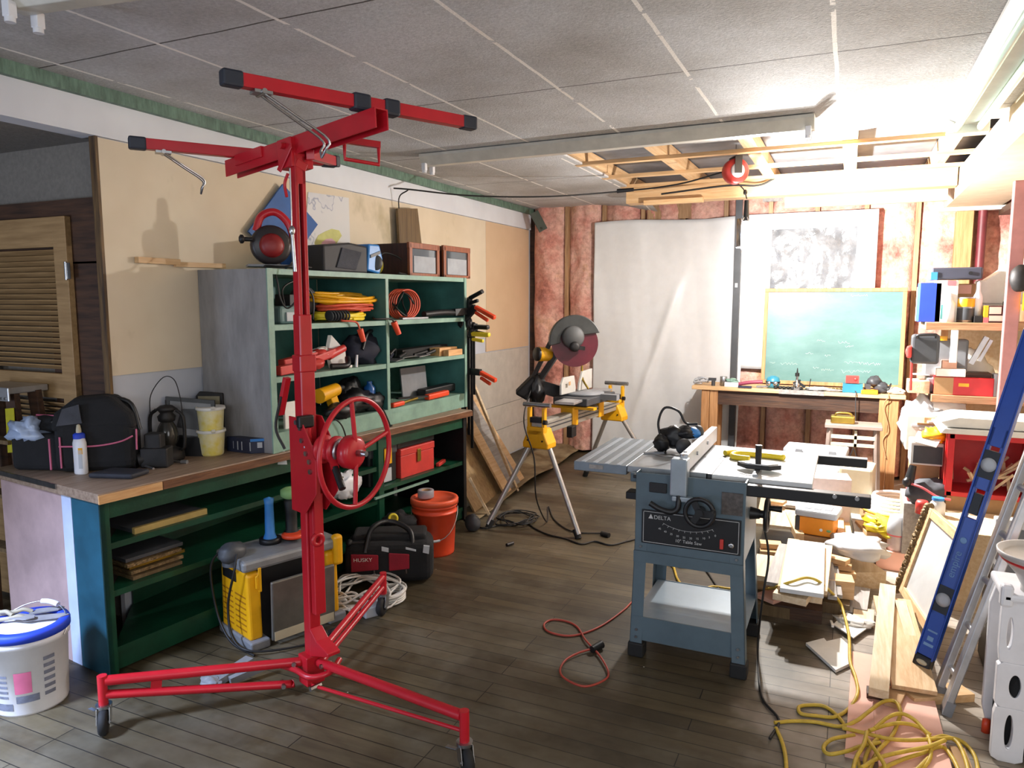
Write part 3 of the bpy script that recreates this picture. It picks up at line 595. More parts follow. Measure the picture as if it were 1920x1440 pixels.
# ---------------------------------------------------------------- table saw
X0, X1, Y0, Y1 = -.865, -.375, 3.26, 3.72
s = T('table_saw', 'blue-grey table saw with black control panel, white side extension and fence', 'table saw', (-.6, 3.5, 0))
b = B()
b.bb(X0, X1, Y0, Y0+.004, .515, .885); b.bb(X0, X1, Y1-.004, Y1, .515, .885); b.bb(X0, X0+.004, Y0, Y1, .515, .885); b.bb(X0, X1, Y0, Y1, .51, .516)
s.p('cabinet', b, 'sawblue', bevel=.004)
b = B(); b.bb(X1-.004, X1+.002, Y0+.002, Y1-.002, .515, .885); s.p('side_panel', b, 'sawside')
SF = [(-.875, 3.235), (-.345, 3.225), (-.345, 3.745), (-.885, 3.76)]
for k, ((fx, fy), (tx, ty)) in enumerate(zip(SF, ((X0, Y0), (X1, Y0), (X1, Y1), (X0, Y1)))):
    sx = 1 if k in (0, 3) else -1; sy = 1 if k < 2 else -1
    b = B(); tz, bz, wd = .56, .045, .058
    for (ux, uy) in (((sx, 0), (0, sy)), ((0, sy), (sx, 0))):
        p = [V((fx, fy, bz)), V((fx+ux[0]*wd, fy+ux[1]*wd, bz)), V((tx+ux[0]*wd, ty+ux[1]*wd, tz)), V((tx, ty, tz))]
        o = V((uy[0]*.003, uy[1]*.003, 0)); b.add(p+[v+o for v in p], [(0,3,2,1),(4,5,6,7),(0,1,5,4),(1,2,6,5),(2,3,7,6),(3,0,4,7)])
    lg = s.p('leg', b, 'sawblue')
    b = B(); b.box((fx+sx*.03, fy+sy*.03, .035), (.075, .075, .07)); s.p('rubber_foot', b, 'rubber', under=lg, bevel=.008)
    b = B()
    for z in (.50, .535, .10, .135):
        t_ = (z-bz)/(tz-bz); q = V((fx+(tx-fx)*t_+sx*.03, fy+(ty-fy)*t_-sy*.001, z)); b.cyl(q, q-V((0, sy*.006, 0)), .006, n=10)
    s.p('bolts', b, 'zinc', under=lg)
b = B(); b.bb(X0-.002, X1+.002, Y0-.012, Y0-.006, .462, .515); s.p('upper_rail', b, 'sawblue'); b = B(); b.bb(X0-.002, X1+.002, Y1+.006, Y1+.012, .462, .515); s.p('upper_rail', b, 'sawblue')
b = B(); b.bb(-.862, -.358, 3.24, 3.246, .085, .20); s.p('lower_rail', b, 'sawblue'); b = B(); b.bb(-.872, -.358, 3.735, 3.741, .10, .20); s.p('lower_rail', b, 'sawblue')
b = B(); b.bb(-.862, -.358, 3.245, 3.737, .188, .197); s.p('lower_shelf', b, mat('lamp_lit_shelf_blue', (150, 168, 182), .35, var=.05))  # paler blue: lamp light from behind put into the shelf colour
# table tops
b = B(); b.bb(-.93, -.552, 3.34, 4.03, .862, .892); b.bb(-.92, -.56, 3.36, 4.0, .84, .863); s.p('cast_table', b, 'cast', bevel=.003)
b = B(); b.bb(-1.2, -.934, 3.34, 4.03, .846, .890)
wn = s.p('table_wing', b, 'wing', bevel=.003)
b = B()
for x in (-1.155, -1.095, -1.035, -.975): b.bb(x-.010, x+.010, 3.345, 4.025, .8895, .8925)
s.p('wing_ribs', b, mat('bright_rib_paint', (176, 188, 200), .3, .2, var=.05), under=wn)
b = B(); b.bb(-1.12, -1.05, 3.336, 3.341, .862, .882); s.p('wing_sticker', b, 'greyboard', under=wn)
b = B(); b.bb(-.56, -.535, 3.34, 4.03, .866, .8905); s.p('seam_strip', b, 'darkgrey')
b = B(); b.bb(-.535, -.11, 3.34, 4.03, .868, .8905); s.p('extension_table', b, 'laminate', bevel=.003)
b = B(); b.bb(-.556, .118, 3.275, 3.335, .822, .872); fr = s.p('front_rail', b, 'black', bevel=.005)
b = B(); b.bb(-.90, -.556, 3.29, 3.33, .83, .872); s.p('rail_joint', b, 'sawblue', under=fr, bevel=.004)
for x in (-.02, .065):
    b = B(); b.cyl((x, 3.276, .862), (x, 3.27, .862), .009, n=10); s.p('rail_bolt', b, 'zinc', under=fr)
b = B(); b.bb(-.55, .118, 4.035, 4.085, .832, .876); s.p('rear_rail', b, 'black', bevel=.005)
b = B(); b.bb(-.55, .118, 4.034, 4.086, .876, .879); s.p('rear_rail_face', b, 'grey')
b = B(); b.bb(-.88, -.70, 3.262, 3.29, .855, .872); b.bb(-.80, -.72, 3.25, 3.262, .80, .845); s.p('rail_clip', b, 'black', bevel=.003)
b = B(); b.bb(-.665, -.632, 3.28, 4.08, .905, .985); b.bb(-.672, -.666, 3.29, 4.07, .90, .98)
fn = s.p('fence', b, mat('fence_aluminium', (206, 208, 210), .32, .5, var=.05), bevel=.003)
b = B(); b.bb(-.70, -.625, 3.225, 3.29, .80, .97); b.bb(-.69, -.60, 3.222, 3.262, .775, .80); s.p('fence_head', b, mat('fence_head_metal', (182, 194, 204), .3, .6, var=.1), under=fn, bevel=.006)
b = B()
for y in (3.5, 3.78): b.cyl((-.632, y, .95), (-.626, y, .95), .010, n=10)
for y in (3.26, 3.33): b.cyl((-.655, y, .98), (-.655, y, .99), .009, n=10)
s.p('fence_screws', b, 'zinc', under=fn)
b = B(); b.tube([(-.662, 3.235, .80), (-.658, 3.225, .775), (-.662, 3.22, .745), (-.69, 3.215, .728), (-.74, 3.21, .738), (-.785, 3.21, .76)], .013, n=10); s.p('fence_lever', b, 'black', under=fn)
b = B(); b.bb(-.832, -.388, 3.252, 3.259, .555, .715); pn = s.p('control_panel', b, 'black', bevel=.002)
b = B()
for x0, x1, z0, z1 in ((-.824, -.396, .706, .708), (-.824, -.396, .562, .564), (-.824, -.822, .562, .708), (-.398, -.396, .562, .708)): b.bb(x0, x1, 3.2505, 3.253, z0, z1)
tx = ((-1, 0, 0))
EX, EZ = (1, 0, 0), (0, 0, 1); YF = 3.2505
b.text('DELTA', .026, (-.775, YF, .676), EX, EZ); b.prism([(0, 0), (.022, 0), (.011, .022)], (-.80, YF, .676), EX, EZ, (0, -.0008, 0))
b.text('10" Table Saw', .021, (-.615, YF, .580), EX, EZ, align='CENTER')
for k in range(10):
    a = math.radians(236+k*7.6); c = V((-.62, YF, .768)); q = c+V((math.cos(a)*.225, 0, math.sin(a)*.158)); q2 = c+V((math.cos(a)*.205, 0, math.sin(a)*.14))
    b.text(str(45-5*k), .013, q-V((.007, 0, .008)), EX, EZ); b.beam(q2, q2.lerp(c, .07), .0015, .0012, up=(0, 1, 0))
b.tube([V((-.62+math.cos(math.radians(234+i*7.2))*.19, YF, .768+math.sin(math.radians(234+i*7.2))*.132)) for i in range(11)], .0008, n=4, raw=True)
s.p('panel_lettering', b, mat('panel_print', (206, 206, 206), .6), under=pn)
b = B(); b.box((-.468, 3.247, .600), (.016, .014, .045)); s.p('power_switch', b, 'redbox', under=pn, bevel=.003)
b = B(); b.lathe([(.006, 0), (.013, 0), (.013, .006), (.006, .006)], (-.428, 3.252, .597), (0, -1, 0), n=18); s.p('key_lock', b, 'zinc', under=pn)
b = B(); b.bb(-.475, -.385, 3.254, 3.2595, .735, .835); sp_ = s.p('warning_label', b, mat('printed_label', (90, 84, 82), .6, var=.3, vs=60))
# crank wheels
def crank(c, ax, r, nm):
    c, ax = V(c), V(ax).normalized(); u = V((0, 0, 1)); w = ax.cross(u)
    b = B(); b.tube([c+u*(r*math.cos(i*math.tau/36))+w*(r*math.sin(i*math.tau/36)) for i in range(36)], .0105, n=8, closed=True, raw=True)
    for k in range(3):
        a = k*math.tau/3+.5; b.beam(c, c+u*(r*math.cos(a))+w*(r*math.sin(a)), .028, .008, up=ax)
    b.cyl(c-ax*.05, c+ax*.012, .018); hw = s.p(nm, b, 'black')
    b = B(); q = c+u*(r*.2)-w*(r*.95); b.cyl(q, q+ax*.06, .012, .015, n=12); s.p('crank_knob', b, 'black', under=hw)
crank((-.56, 3.195, .745), (0, -1, 0), .062, 'height_handwheel')
crank((-.30, 3.45, .70), (1, 0, 0), .07, 'tilt_handwheel')
b = B(); b.cyl((-.375, 3.45, .70), (-.33, 3.45, .70), .03, .022); s.p('tilt_hub', b, 'black')
b = B(); b.tube([(-.31, 3.46, .64), (-.285, 3.45, .50), (-.30, 3.43, .33), (-.32, 3.5, .10), (-.31, 3.42, .01), (-.26, 3.1, .008), (-.18, 2.95, .008), (-.20, 2.80, .008)], .0055, n=6); s.p('power_cord', b, 'blackcord')
b = B(); b.box((-.925, 3.44, .73), (.055, .08, .035)); b.bb(-.91, -.87, 3.42, 3.46, .72, .74); s.p('motor_bracket', b, 'black', bevel=.004)
# on the saw
t = T('mitre_gauge', 'black mitre gauge with upright handle lying on the white saw extension', 'mitre gauge', (-.36, 3.48, .8905))
q = V((-.35, 3.5, .8905)); b = B(); b.prism([(-.10, .01), (-.055, -.035), (.055, -.035), (.10, .01), (.085, .03), (.04, .055), (-.05, .055)], q+V((0, 0, .012)), (1, -.05, 0), (.05, 1, 0), (0, 0, .022)); t.p('protractor_head', b, 'black', bevel=.004)
b = B(); b.tube([q+V((-.08, -.02, .038)), q+V((-.04, -.043, .038)), q+V((.04, -.043, .038)), q+V((.085, -.01, .038))], .0045, n=6); t.p('scale_edge', b, 'zinc')
b = B(); b.cyl(q+V((.0, -.02, .03)), q+V((0, -.02, .125)), .013, .015, n=14); t.p('handle', b, 'black')
b = B(); b.bb(q.x-.012, q.x+.012, q.y-.13, q.y+.02, .8905, .9025); t.p('slide_bar', b, 'steel')
q = PZ(1415, 858, .905); b = B(); b.tube([q+V((-.15, .05, 0)), q+V((-.10, .10, .0)), q+V((.02, .10, 0)), q+V((.13, .06, 0)), q+V((.05, .075, 0)), q+V((-.09, .07, 0)), q+V((-.10, -.02, 0)), q+V((-.02, -.04, 0))], .0145, n=10)
solo('push_handle', 'yellow plastic loop lying on the white saw extension behind the mitre gauge', 'handle', b, 'brightyel', q)
t = T('respirator', 'black respirator with blue filter and head strap on the saw table', 'respirator', PZ(1262, 858, .892))
q = PZ(1265, 850, .892)+V((0, .02, 0))
b = B(); b.blob(q+V((-.02, .03, .075)), (.065, .055, .06), .22, seed=3, flat=.072); b.blob(q+V((-.07, .0, .045)), (.045, .05, .045), .25, seed=9, flat=.044); b.blob(q+V((.04, .04, .10)), (.05, .05, .035), .2, seed=8); t.p('face_piece', b, 'black')
b = B(); b.lathe([(.0, 0), (.038, 0), (.042, .012), (.038, .026), (.0, .03)], q+V((.045, -.045, .045)), (.5, -.8, .1), n=24); t.p('filter_cap', b, 'darkgrey')
b = B(); b.blob(q+V((.075, .05, .10)), (.042, .035, .032), .05, seed=5); t.p('filter', b, 'skyblue')
b = B(); b.blob(q+V((.10, .07, .105)), (.03, .025, .035), .05, seed=6); t.p('filter_rim', b, 'darkgrey')
b = B(); b.tube([q+V((-.085, .02, .07)), q+V((-.10, .03, .15)), q+V((-.07, .04, .225)), q+V((0, .05, .21)), q+V((.04, .05, .15)), q+V((.10, .05, .15))], .0065, n=8); t.p('head_strap', b, 'black')
b = B(); b.lathe([(.008, 0), (.062, 0), (.062, .002), (.008, .002)], q+V((-.03, -.07, .001)), n=36); solo('circular_disc', 'grey circular blade lying flat on the saw table under the respirator', 'saw blade', b, 'steel', q)
b = B(); b.beam(q+V((-.14, -.10, .006)), q+V((-.05, -.05, .006)), .02, .008); solo('saw_wrench', 'flat steel wrench lying on the grey saw table beside the blade', 'wrench', b, 'steel', q+V((-.1, -.07, 0)))
# ---------------------------------------------------------------- lower green cabinet and counter
FL, FR = V((-2.925, 2.06, 0)), V((-2.605, 4.83, 0)); ce_ = (FR-FL).normalized(); ci = V((-ce_.y, ce_.x, 0))
def CL(s, d, z): return FL+ce_*s+ci*d+V((0, 0, z))
WX = XL+.016; CT = .85
LEN = (FR-FL).length
t = T('base_cabinet', 'long dark green open cabinet with shelves under the worn counter', 'cabinet', FL+ce_*LEN/2)
def shelf(z, s0, s1, th=.028, d0=.012):
    a, c = CL(s0, d0, 0), CL(s1, d0, 0)
    return B().prism([(a.x, a.y), (c.x, c.y), (WX, c.y+.05), (WX, max(a.y+.02, 2.47))], (0, 0, z-th), (1, 0, 0), (0, 1, 0), (0, 0, th))
DV = 1.80
t.p('shelf', shelf(.605, .03, DV), 'green'); t.p('shelf', shelf(.385, .03, DV), 'green'); t.p('bottom_shelf', shelf(.12, .03, DV), 'green')
sh_r = .46
t.p('shelf', shelf(sh_r, DV+.03, LEN-.02), 'green'); t.p('bottom_shelf', shelf(.10, DV+.03, LEN-.02), 'green')
for s, w in ((0.0, .045), (DV, .05)): b = B(); b.prism([(0, 0), (w, 0), (w, -.03), (0, -.03)], CL(s, 0, 0), ce_, ci*-1, (0, 0, CT-.045)); t.p('front_post', b, 'green', bevel=.003)
b = B(); b.prism([(0, 0), (.03, 0), (.03, -.60), (0, -.60)], CL(DV+.01, .01, 0), ce_, ci*-1, (0, 0, CT-.05)); t.p('divider', b, 'green')
b = B(); b.prism([(0, 0), (.035, 0), (.035, -.66), (0, -.66)], CL(LEN-.035, 0, 0), ce_, ci*-1, (0, 0, CT-.05)); t.p('end_panel', b, 'black')
b = B(); b.prism([(0, 0), (.025, 0), (.025, -.22), (0, -.22)], CL(0, 0, 0), ce_, ci*-1, (0, 0, CT-.05)); b.prism([(-.002, -.20), (0, -.20), (0, 0), (-.002, 0)], CL(0, 0, 0), ce_, ci*-1, (0, 0, CT-.05)); t.p('end_panel', b, 'tealend')
b = B(); b.prism([(-.002, -.22), (.02, -.22), (.02, -.30), (-.002, -.30)], CL(0, 0, 0), ce_, ci*-1, (0, 0, CT-.05)); t.p('end_strip', b, 'bluewhite')
b = B(); b.prism([(-.001, -.30), (.02, -.30), (.02, -.86), (-.001, -.86)], CL(0, 0, 0), ce_, ci*-1, (0, 0, CT-.05)); t.p('end_board', b, 'pinkpanel')
b = B(); b.bb(WX, WX+.01, 2.47, 4.85, .02, CT-.05); t.p('back_panel', b, 'green')
b = B(); b.prism([(.045, 0), (LEN-.03, 0), (LEN-.03, .012), (.045, .012)], CL(0, .01, CT-.13), ce_, ci, (0, 0, .08)); t.p('apron', b, 'green')
b = B(); b.prism([(.045, 0), (LEN-.03, 0), (LEN-.03, .012), (.045, .012)], CL(0, .02, .012), ce_, ci, (0, 0, .08)); t.p('toe_board', b, 'green')
# counter
a, c, e = CL(-.02, -.035, 0), CL(LEN+.03, -.035, 0), CL(-.02, .90, 0)
poly = [(a.x, a.y), (c.x, c.y), (WX, c.y+.06), (WX, 2.405), (e.x, 2.405), (e.x, e.y)]
t = T('counter_top', 'worn dusty wooden counter top on the green cabinet', 'counter', V((a.x, a.y, CT)))
b = B(); b.prism(poly, (0, 0, CT-.045), (1, 0, 0), (0, 1, 0), (0, 0, .045)); t.p('top_boards', b, 'counter', bevel=.004)
b = B(); b.prism([(.30, 0), (LEN+.05, 0), (LEN+.05, -.006), (.30, -.006)], CL(-.02, -.035, CT-.045), ce_, ci, (0, 0, .038)); t.p('front_edge', b, 'brownedge')
b = B(); b.prism([(0, 0), (.295, 0), (.295, -.008), (0, -.008)], CL(-.02, -.035, CT-.045), ce_, ci, (0, 0, .038)); t.p('edge_patch', b, 'fresh', label='fresh orange wood edge patch')
b = B(); b.prism([(0, .33), (0, .92), (-.006, .92), (-.006, .33)], CL(-.021, -.035, CT-.02), ce_, ci, (0, 0, .022)); t.p('metal_strip', b, 'zinc', label='shiny metal edging strip')
# ---------------------------------------------------------------- upper mint shelf unit
UL, UR = V((-2.80, 3.02, 0)), V((-2.685, 4.99, 0)); ue = (UR-UL).normalized(); ui = V((-ue.y, ue.x, 0)); ULN = (UR-UL).length
def CU(s, d, z): return UL+ue*s+ui*d+V((0, 0, z))
t = T('shelf_unit', 'tall mint green shelf unit with grey side standing on the counter', 'shelf unit', UL+ue*ULN/2+V((0, 0, CT)))
def ush(z, s0, s1, th=.03, d0=.0):
    a, c = CU(s0, d0, 0), CU(s1, d0, 0)
    return B().prism([(a.x, a.y), (c.x, c.y), (WX, c.y), (WX, a.y)], (0, 0, z-th), (1, 0, 0), (0, 1, 0), (0, 0, th))
TOP, S2, S3, S4 = 1.845, 1.545, 1.262, .958
MD = .99
for z, nm in ((TOP, 'top_board'), (S2, 'shelf'), (S3, 'shelf'), (S4, 'bottom_shelf')): t.p(nm, ush(z, 0, ULN), 'mint')
b = B(); b.prism([(0, 0), (ULN, 0), (ULN, .02), (0, .02)], CU(0, 0, CT+.001), ue, ui, (0, 0, S4-CT-.03)); t.p('plinth_board', b, 'mint')
b = B(); a = CU(0, 0, 0); b.prism([(a.x, a.y-.028), (a.x, a.y), (WX, a.y), (WX, a.y-.028)], (0, 0, CT+.001), (1, 0, 0), (0, 1, 0), (0, 0, TOP-CT-.002)); t.p('side_panel', b, 'greydoor')
b = B(); b.prism([(-.03, 0), (.01, 0), (.01, -.008), (-.03, -.008)], CU(0, 0, CT+.001), ue, ui, (0, 0, TOP-CT)); b.prism([(MD-.014, 0), (MD+.014, 0), (MD+.014, -.006), (MD-.014, -.006)], CU(0, 0, S4), ue, ui, (0, 0, TOP-S4-.03)); b.prism([(ULN-.03, 0), (ULN, 0), (ULN, -.006), (ULN-.03, -.006)], CU(0, 0, CT+.001), ue, ui, (0, 0, TOP-CT)); t.p('front_edging', b, 'mint')
b = B(); a = CU(MD-.012, .002, 0); c = CU(MD+.012, .002, 0); b.prism([(a.x, a.y), (c.x, c.y), (WX, c.y), (WX, a.y)], (0, 0, S4), (1, 0, 0), (0, 1, 0), (0, 0, TOP-S4-.03)); t.p('divider', b, 'teal')
b = B(); a = CU(ULN-.028, .002, 0); c = CU(ULN, .002, 0); b.prism([(a.x, a.y), (c.x, c.y), (WX, c.y), (WX, a.y)], (0, 0, CT+.001), (1, 0, 0), (0, 1, 0), (0, 0, TOP-CT-.03)); t.p('side_panel', b, 'teal')
b = B(); b.bb(WX, WX+.008, 3.52, 3.98, S4, TOP-.03); b.bb(WX, WX+.008, 4.30, 4.97, S4, TOP-.03); t.p('back_board', b, 'teal')
# ---------------------------------------------------------------- things on the top board
def coil(b, c, rx, ry, r, n, seed, h=.02, tilt=None, jit=.12):
    rnd = random.Random(seed); pts = []; c = V(c)
    for i in range(n*12):
        a = i*math.tau/12; k = 1+jit*math.sin(a*.37+seed)+rnd.uniform(-.03, .03)
        q = V((rx*k*math.cos(a), ry*k*math.sin(a), r+h*(i/(n*12))+rnd.uniform(0, r)))
        pts.append(c+(tilt @ q if tilt is not None else q))
    b.tube(pts, r, n=7, sub=3); return b
q = PX(508, 462, -2.93); q.z = TOP
t = T('circular_saw', 'red circular saw with black knob on the top shelf beside the hoist mast', 'circular saw', q)
n_ = V((.75, -.66, 0)); w_ = V((.66, .75, 0))
b = B(); b.lathe([(.02, -.05), (.095, -.05), (.108, -.035), (.108, .02), (.09, .035), (.02, .035)], q+V((0, 0, .135)), n_, n=32); t.p('blade_guard', b, mat('guard_dark', (46, 40, 42), .4))
b = B(); b.lathe([(.01, .036), (.06, .036), (.066, .05), (.05, .07), (.02, .078), (.0, .078)], q+V((0, 0, .13)), n_, n=28); t.p('motor_housing', b, mat('saw_red_dark', (140, 30, 32), .45))
b = B(); b.tube([q+w_*-.075+V((0, 0, .21)), q+w_*-.045+V((0, 0, .29)), q+w_*.03+V((0, 0, .315)), q+w_*.10+V((0, 0, .25)), q+w_*.135+V((0, 0, .12))], .021, n=10); t.p('handle', b, 'red')
b = B(); b.prism([(-.13, 0), (.15, 0), (.15, .012), (-.13, .012)], q-n_*.07+V((0, 0, .014)), w_, V((0, 0, 1)), n_*.16); t.p('base_plate', b, 'grey')
b = B(); k_ = q-w_*.10+n_*.05+V((0, 0, .16)); b.cyl(k_, k_-w_*.04, .012); b.lathe([(.012, 0), (.024, .008), (.024, .022), (.01, .03)], k_-w_*.04, w_*-1, n=16); t.p('front_knob', b, 'black')
b = B(); b.tube([q+w_*.12+V((0, 0, .2)), q+w_*.18+n_*.06+V((0, 0, .1)), q+w_*.08+n_*.12+V((0, 0, .02)), q+n_*.13-w_*.05+V((0, 0, .015)), q+n_*.165+V((0, 0, -.03)), q+n_*.185+w_*.02+V((0, 0, -.16)), q+n_*.175+w_*.06+V((0, 0, -.21)), q+n_*.17+w_*.12+V((0, 0, -.13)), q+n_*.16+w_*.11+V((0, 0, .01)), q+n_*.10+w_*.2+V((0, 0, .012))], .005, n=6); t.p('power_cord', b, 'blackcord')
def onwall(pts, X): return [PX(x, y, X) for x, y in pts]
def wallplate(name, label, cat, pts, X, th, m):
    P = onwall(pts, X); b = B(); b.add(P+[p+V((-th, 0, 0)) for p in P], [tuple(range(len(P))), tuple(range(2*len(P)-1, len(P)-1, -1))]+[(i, i+len(P), (i+1) % len(P)+len(P), (i+1) % len(P)) for i in range(len(P))])
    return solo(name, label, cat, b, m, P[0])
wallplate('blue_board', 'blue painted board standing on its corner against the tan wall', 'board', [(531, 345), (466, 434), (538, 504), (596, 421)], XL+.05, .012, 'bluepanel')
pm = T('wall_map', 'pale map poster pinned to the wall behind the blue board', 'poster', PX(575, 470, XL+.016))
P = onwall([(578, 360), (654, 371), (657, 468), (570, 476)], XL+.016); b = B(); b.slab(P, .0015); pm.p('sheet', b, 'map')
for nm, pts, xo, m_ in (('yellow_patch', [(590, 455), (597, 441), (610, 434), (622, 429), (636, 432), (641, 442), (634, 452), (628, 462), (592, 463)], .0185, mat('map_yellow', (204, 204, 130), .7, var=.1)), ('pink_patch', [(600, 463), (604, 454), (612, 448), (622, 447), (629, 453), (630, 463)], .0195, mat('map_pink', (210, 168, 182), .7, var=.1))):
    P = onwall(pts, XL+xo); n = len(P); b = B(); b.add(P+[p-V((.0008, 0, 0)) for p in P], [tuple(range(n)), tuple(range(2*n-1, n-1, -1))]+[(i, n+i, n+(i+1) % n, (i+1) % n) for i in range(n)]); pm.p(nm, b, m_)
wallplate('dark_board', 'short dark weathered board leaning on the wall above the glass-fronted boxes', 'board', [(746, 391), (783, 391), (798, 522), (753, 520)], XL+.08, .02, 'oldwood')
a = PX(585, 500, -2.95); a.z = TOP; c = PX(664, 515, -2.90); c.z = TOP; d = (c-a).normalized(); nn = V((d.y, -d.x, 0))
t = T('tool_case', 'black and grey tool case with bright blue end on the top shelf', 'tool case', a)
b = B(); b.prism([(0, 0), (.37, 0), (.37, .17), (.22, .185), (0, .16)], a-nn*.12, d, V((0, 0, 1)), nn*.22); t.p('case_body', b, mat('case_charcoal', (40, 40, 44), .6, var=.2), bevel=.012)
b = B(); b.prism([(.10, .03), (.26, .02), (.31, .13), (.15, .15)], a+nn*.10, d, V((0, 0, 1)), nn*.008); t.p('grey_pouch', b, 'greyfab')
b = B(); b.prism([(0, .02), (.12, 0), (.15, .10), (.12, .19), (.02, .19)], a+d*.375-nn*.10, d, V((0, 0, 1)), nn*.19); b2 = t.p('blue_end', b, 'skyblue', bevel=.012)
b = B(); b.prism([(.03, .10), (.12, .13), (.12, .15), (.03, .12)], a+d*.375+nn*.09, d, V((0, 0, 1)), nn*.006); t.p('end_stripe', b, 'black')
q = PX(703, 500, -2.85); q.z = TOP
t = T('palm_router', 'olive yellow power tool lying beside the blue-ended case', 'power tool', q)
b = B(); b.lathe([(.03, -.11), (.052, -.10), (.055, 0), (.048, .05), (.02, .075)], q+V((0, 0, .065)), (.55, -.83, .12), n=24); t.p('tool_body', b, 'olive')
b = B(); b.lathe([(.0, .06), (.052, .06), (.052, .085), (.03, .09)], q+V((0, 0, .066)), (.55, -.83, .1), n=24); t.p('front_cap', b, 'darkgrey')
b = B(); b.tube([q+V((-.06, .09, .09)), q+V((-.03, .16, .15)), q+V((.03, .27, .11)), q+V((.06, .34, .01)), q+V((.08, .22, .01)), q+V((.12, .10, .012))], .0055, n=6); t.p('power_cord', b, 'blackcord')
for k, (x0, x1, nm) in enumerate(((769, 825, 'larger'), (833, 882, 'smaller'))):
    p0 = PX(x0, 523, -2.75+.012*k); p1 = PX(x1, 525, -2.74+.012*k); p0.z = p1.z = TOP; d = (p1-p0); w = d.length; d.normalize(); nn = V((-d.y, d.x, 0)); hgt = zrow(p0.x, p0.y, (455, 461)[k])-TOP
    t = T('display_box', ('dark wooden box with glass front, nearer of the pair on the top shelf', 'dark wooden box with glass front at the far end of the top shelf')[k], 'box', p0, 'glass-fronted boxes on the top shelf')
    b = B(); 
    b.prism([(0, 0), (w, 0), (w, .016), (0, .016)], p0+nn*.022, d, V((0, 0, 1)), nn*.28); b.prism([(0, hgt-.016), (w, hgt-.016), (w, hgt), (0, hgt)], p0+nn*.022, d, V((0, 0, 1)), nn*.28)
    b.prism([(0, 0.016), (.016, 0.016), (.016, hgt-.016), (0, hgt-.016)], p0+nn*.022, d, V((0, 0, 1)), nn*.28); b.prism([(w-.016, 0.016), (w, 0.016), (w, hgt-.016), (w-.016, hgt-.016)], p0+nn*.022, d, V((0, 0, 1)), nn*.28); b.prism([(0, 0), (w, 0), (w, hgt), (0, hgt)], p0+nn*.30, d, V((0, 0, 1)), nn*.01)
    t.p('box_body', b, 'walnut')
    b = B(); fw = .034
    for pl_ in ([(0, 0), (w, 0), (w, fw*.6), (0, fw*.6)], [(-.004, hgt-fw), (w+.004, hgt-fw), (w+.004, hgt+.006), (-.004, hgt+.006)], [(0, 0), (fw, 0), (fw, hgt), (0, hgt)], [(w-fw, 0), (w, 0), (w, hgt), (w-fw, hgt)]): b.prism(pl_, p0, d, V((0, 0, 1)), nn*.022)
    t.p('front_frame', b, 'cherry', bevel=.003)
    b = B(); b.prism([(fw, fw*.6), (w-fw, fw*.6), (w-fw, hgt-fw), (fw, hgt-fw)], p0+nn*.012, d, V((0, 0, 1)), nn*.003); t.p('glass_pane', b, mat('cabinet_glass', (74, 80, 86), .04, var=.05, spec=.9))
    b = B(); b.prism([(fw+.03, fw*.7), (w-fw-.01, fw*.7), (w-fw-.01, hgt*.62), (fw+.03, hgt*.62)], p0+nn*.009, d, V((0, 0, 1)), nn*.002); t.p('pane_reflection', b, mat('painted_glass_reflection', (160, 164, 170), .15, var=.1))  # pale plate painted as the white sheet's reflection in the glass
# ---------------------------------------------------------------- second shelf
def us(px, z, d): # point on an upper shelf under pixel column px at depth d behind the front edge
    lo, hi = -.2, 2.4
    for _ in range(40):
        m = (lo+hi)/2; q = CU(m, d, z)-CAM
        if 960+FPX*q.dot(R_)/q.dot(D_) < px: lo = m
        else: hi = m
    return CU(lo, d, z)
q = us(536, S2, .16); t = T('battery_charger', 'grey-teal tool charger with cord at the left end of the second shelf', 'charger', q)
b = B(); b.box(q+V((0, 0, .05)), (.16, .20, .10), rz=-10); t.p('charger_body', b, mat('grey_teal_plastic', (110, 140, 140), .45, var=.1), bevel=.015)
b = B(); b.box(q+V((.085, 0, .04)), (.01, .15, .05), rz=-10); t.p('front_plate', b, 'lightgrey'); b = B(); b.box(q+V((0, .02, .13)), (.10, .10, .07), rz=8); b.tube([q+V((.04, -.05, .1)), q+V((.06, -.08, .2)), q+V((.07, .04, .24)), q+V((.09, .13, .16)), q+V((.10, .12, .02))], .006, n=6); t.p('battery_seat', b, 'black', bevel=.01)
q = us(560, S2, .2); b = B(); b.lathe([(.02, 0), (.08, 0), (.09, .01), (.08, .03), (.02, .03)], q+V((.02, .02, .13)), (.9, -.4, .05), n=24); solo('sanding_disc', 'dark round sanding disc standing on the second shelf behind the mast', 'disc', b, 'darkgrey', q)
q = us(645, S2, .13); TL = Matrix.Rotation(math.radians(8), 3, 'Y')
b = B(); coil(b, q+V((0, 0, .10)), .10, .27, .0105, 5, 3, .05, TL); t = T('yellow_cord_coil', 'thick yellow extension cord coiled on top in the second shelf', 'cord', q); t.p('cord_loops', b, 'yellow')
b = B(); coil(b, q+V((.01, .0, .055)), .11, .22, .008, 6, 9, .04); t = T('orange_cord_coil', 'orange extension cord coiled beneath the yellow one in the second shelf', 'cord', q); t.p('cord_loops', b, 'orcord')
b = B(); a = us(668, S2, -.02); a.z = S2; b.tube([q+V((.06, .04, .04)), a+V((-.02, -.12, .012)), a+V((.012, -.02, .0)), a+V((.02, .01, -.05))], .006, n=6); t.p('cord_end', b, 'orcord'); b = B(); b.cyl(a+V((.02, .008, -.045)), a+V((.03, .03, -.12)), .02, .016, n=12); t.p('plug', b, 'orange')
q2 = us(640, S2, .10); b = B(); coil(b, q2+V((0, -.02, .0)), .10, .20, .010, 4, 21, .04, None, .06); t = T('pale_yellow_hose', 'pale yellow coiled air hose lying lowest on the second shelf', 'hose', q2); t.p('hose_loops', b, 'brightyel')
b = B()
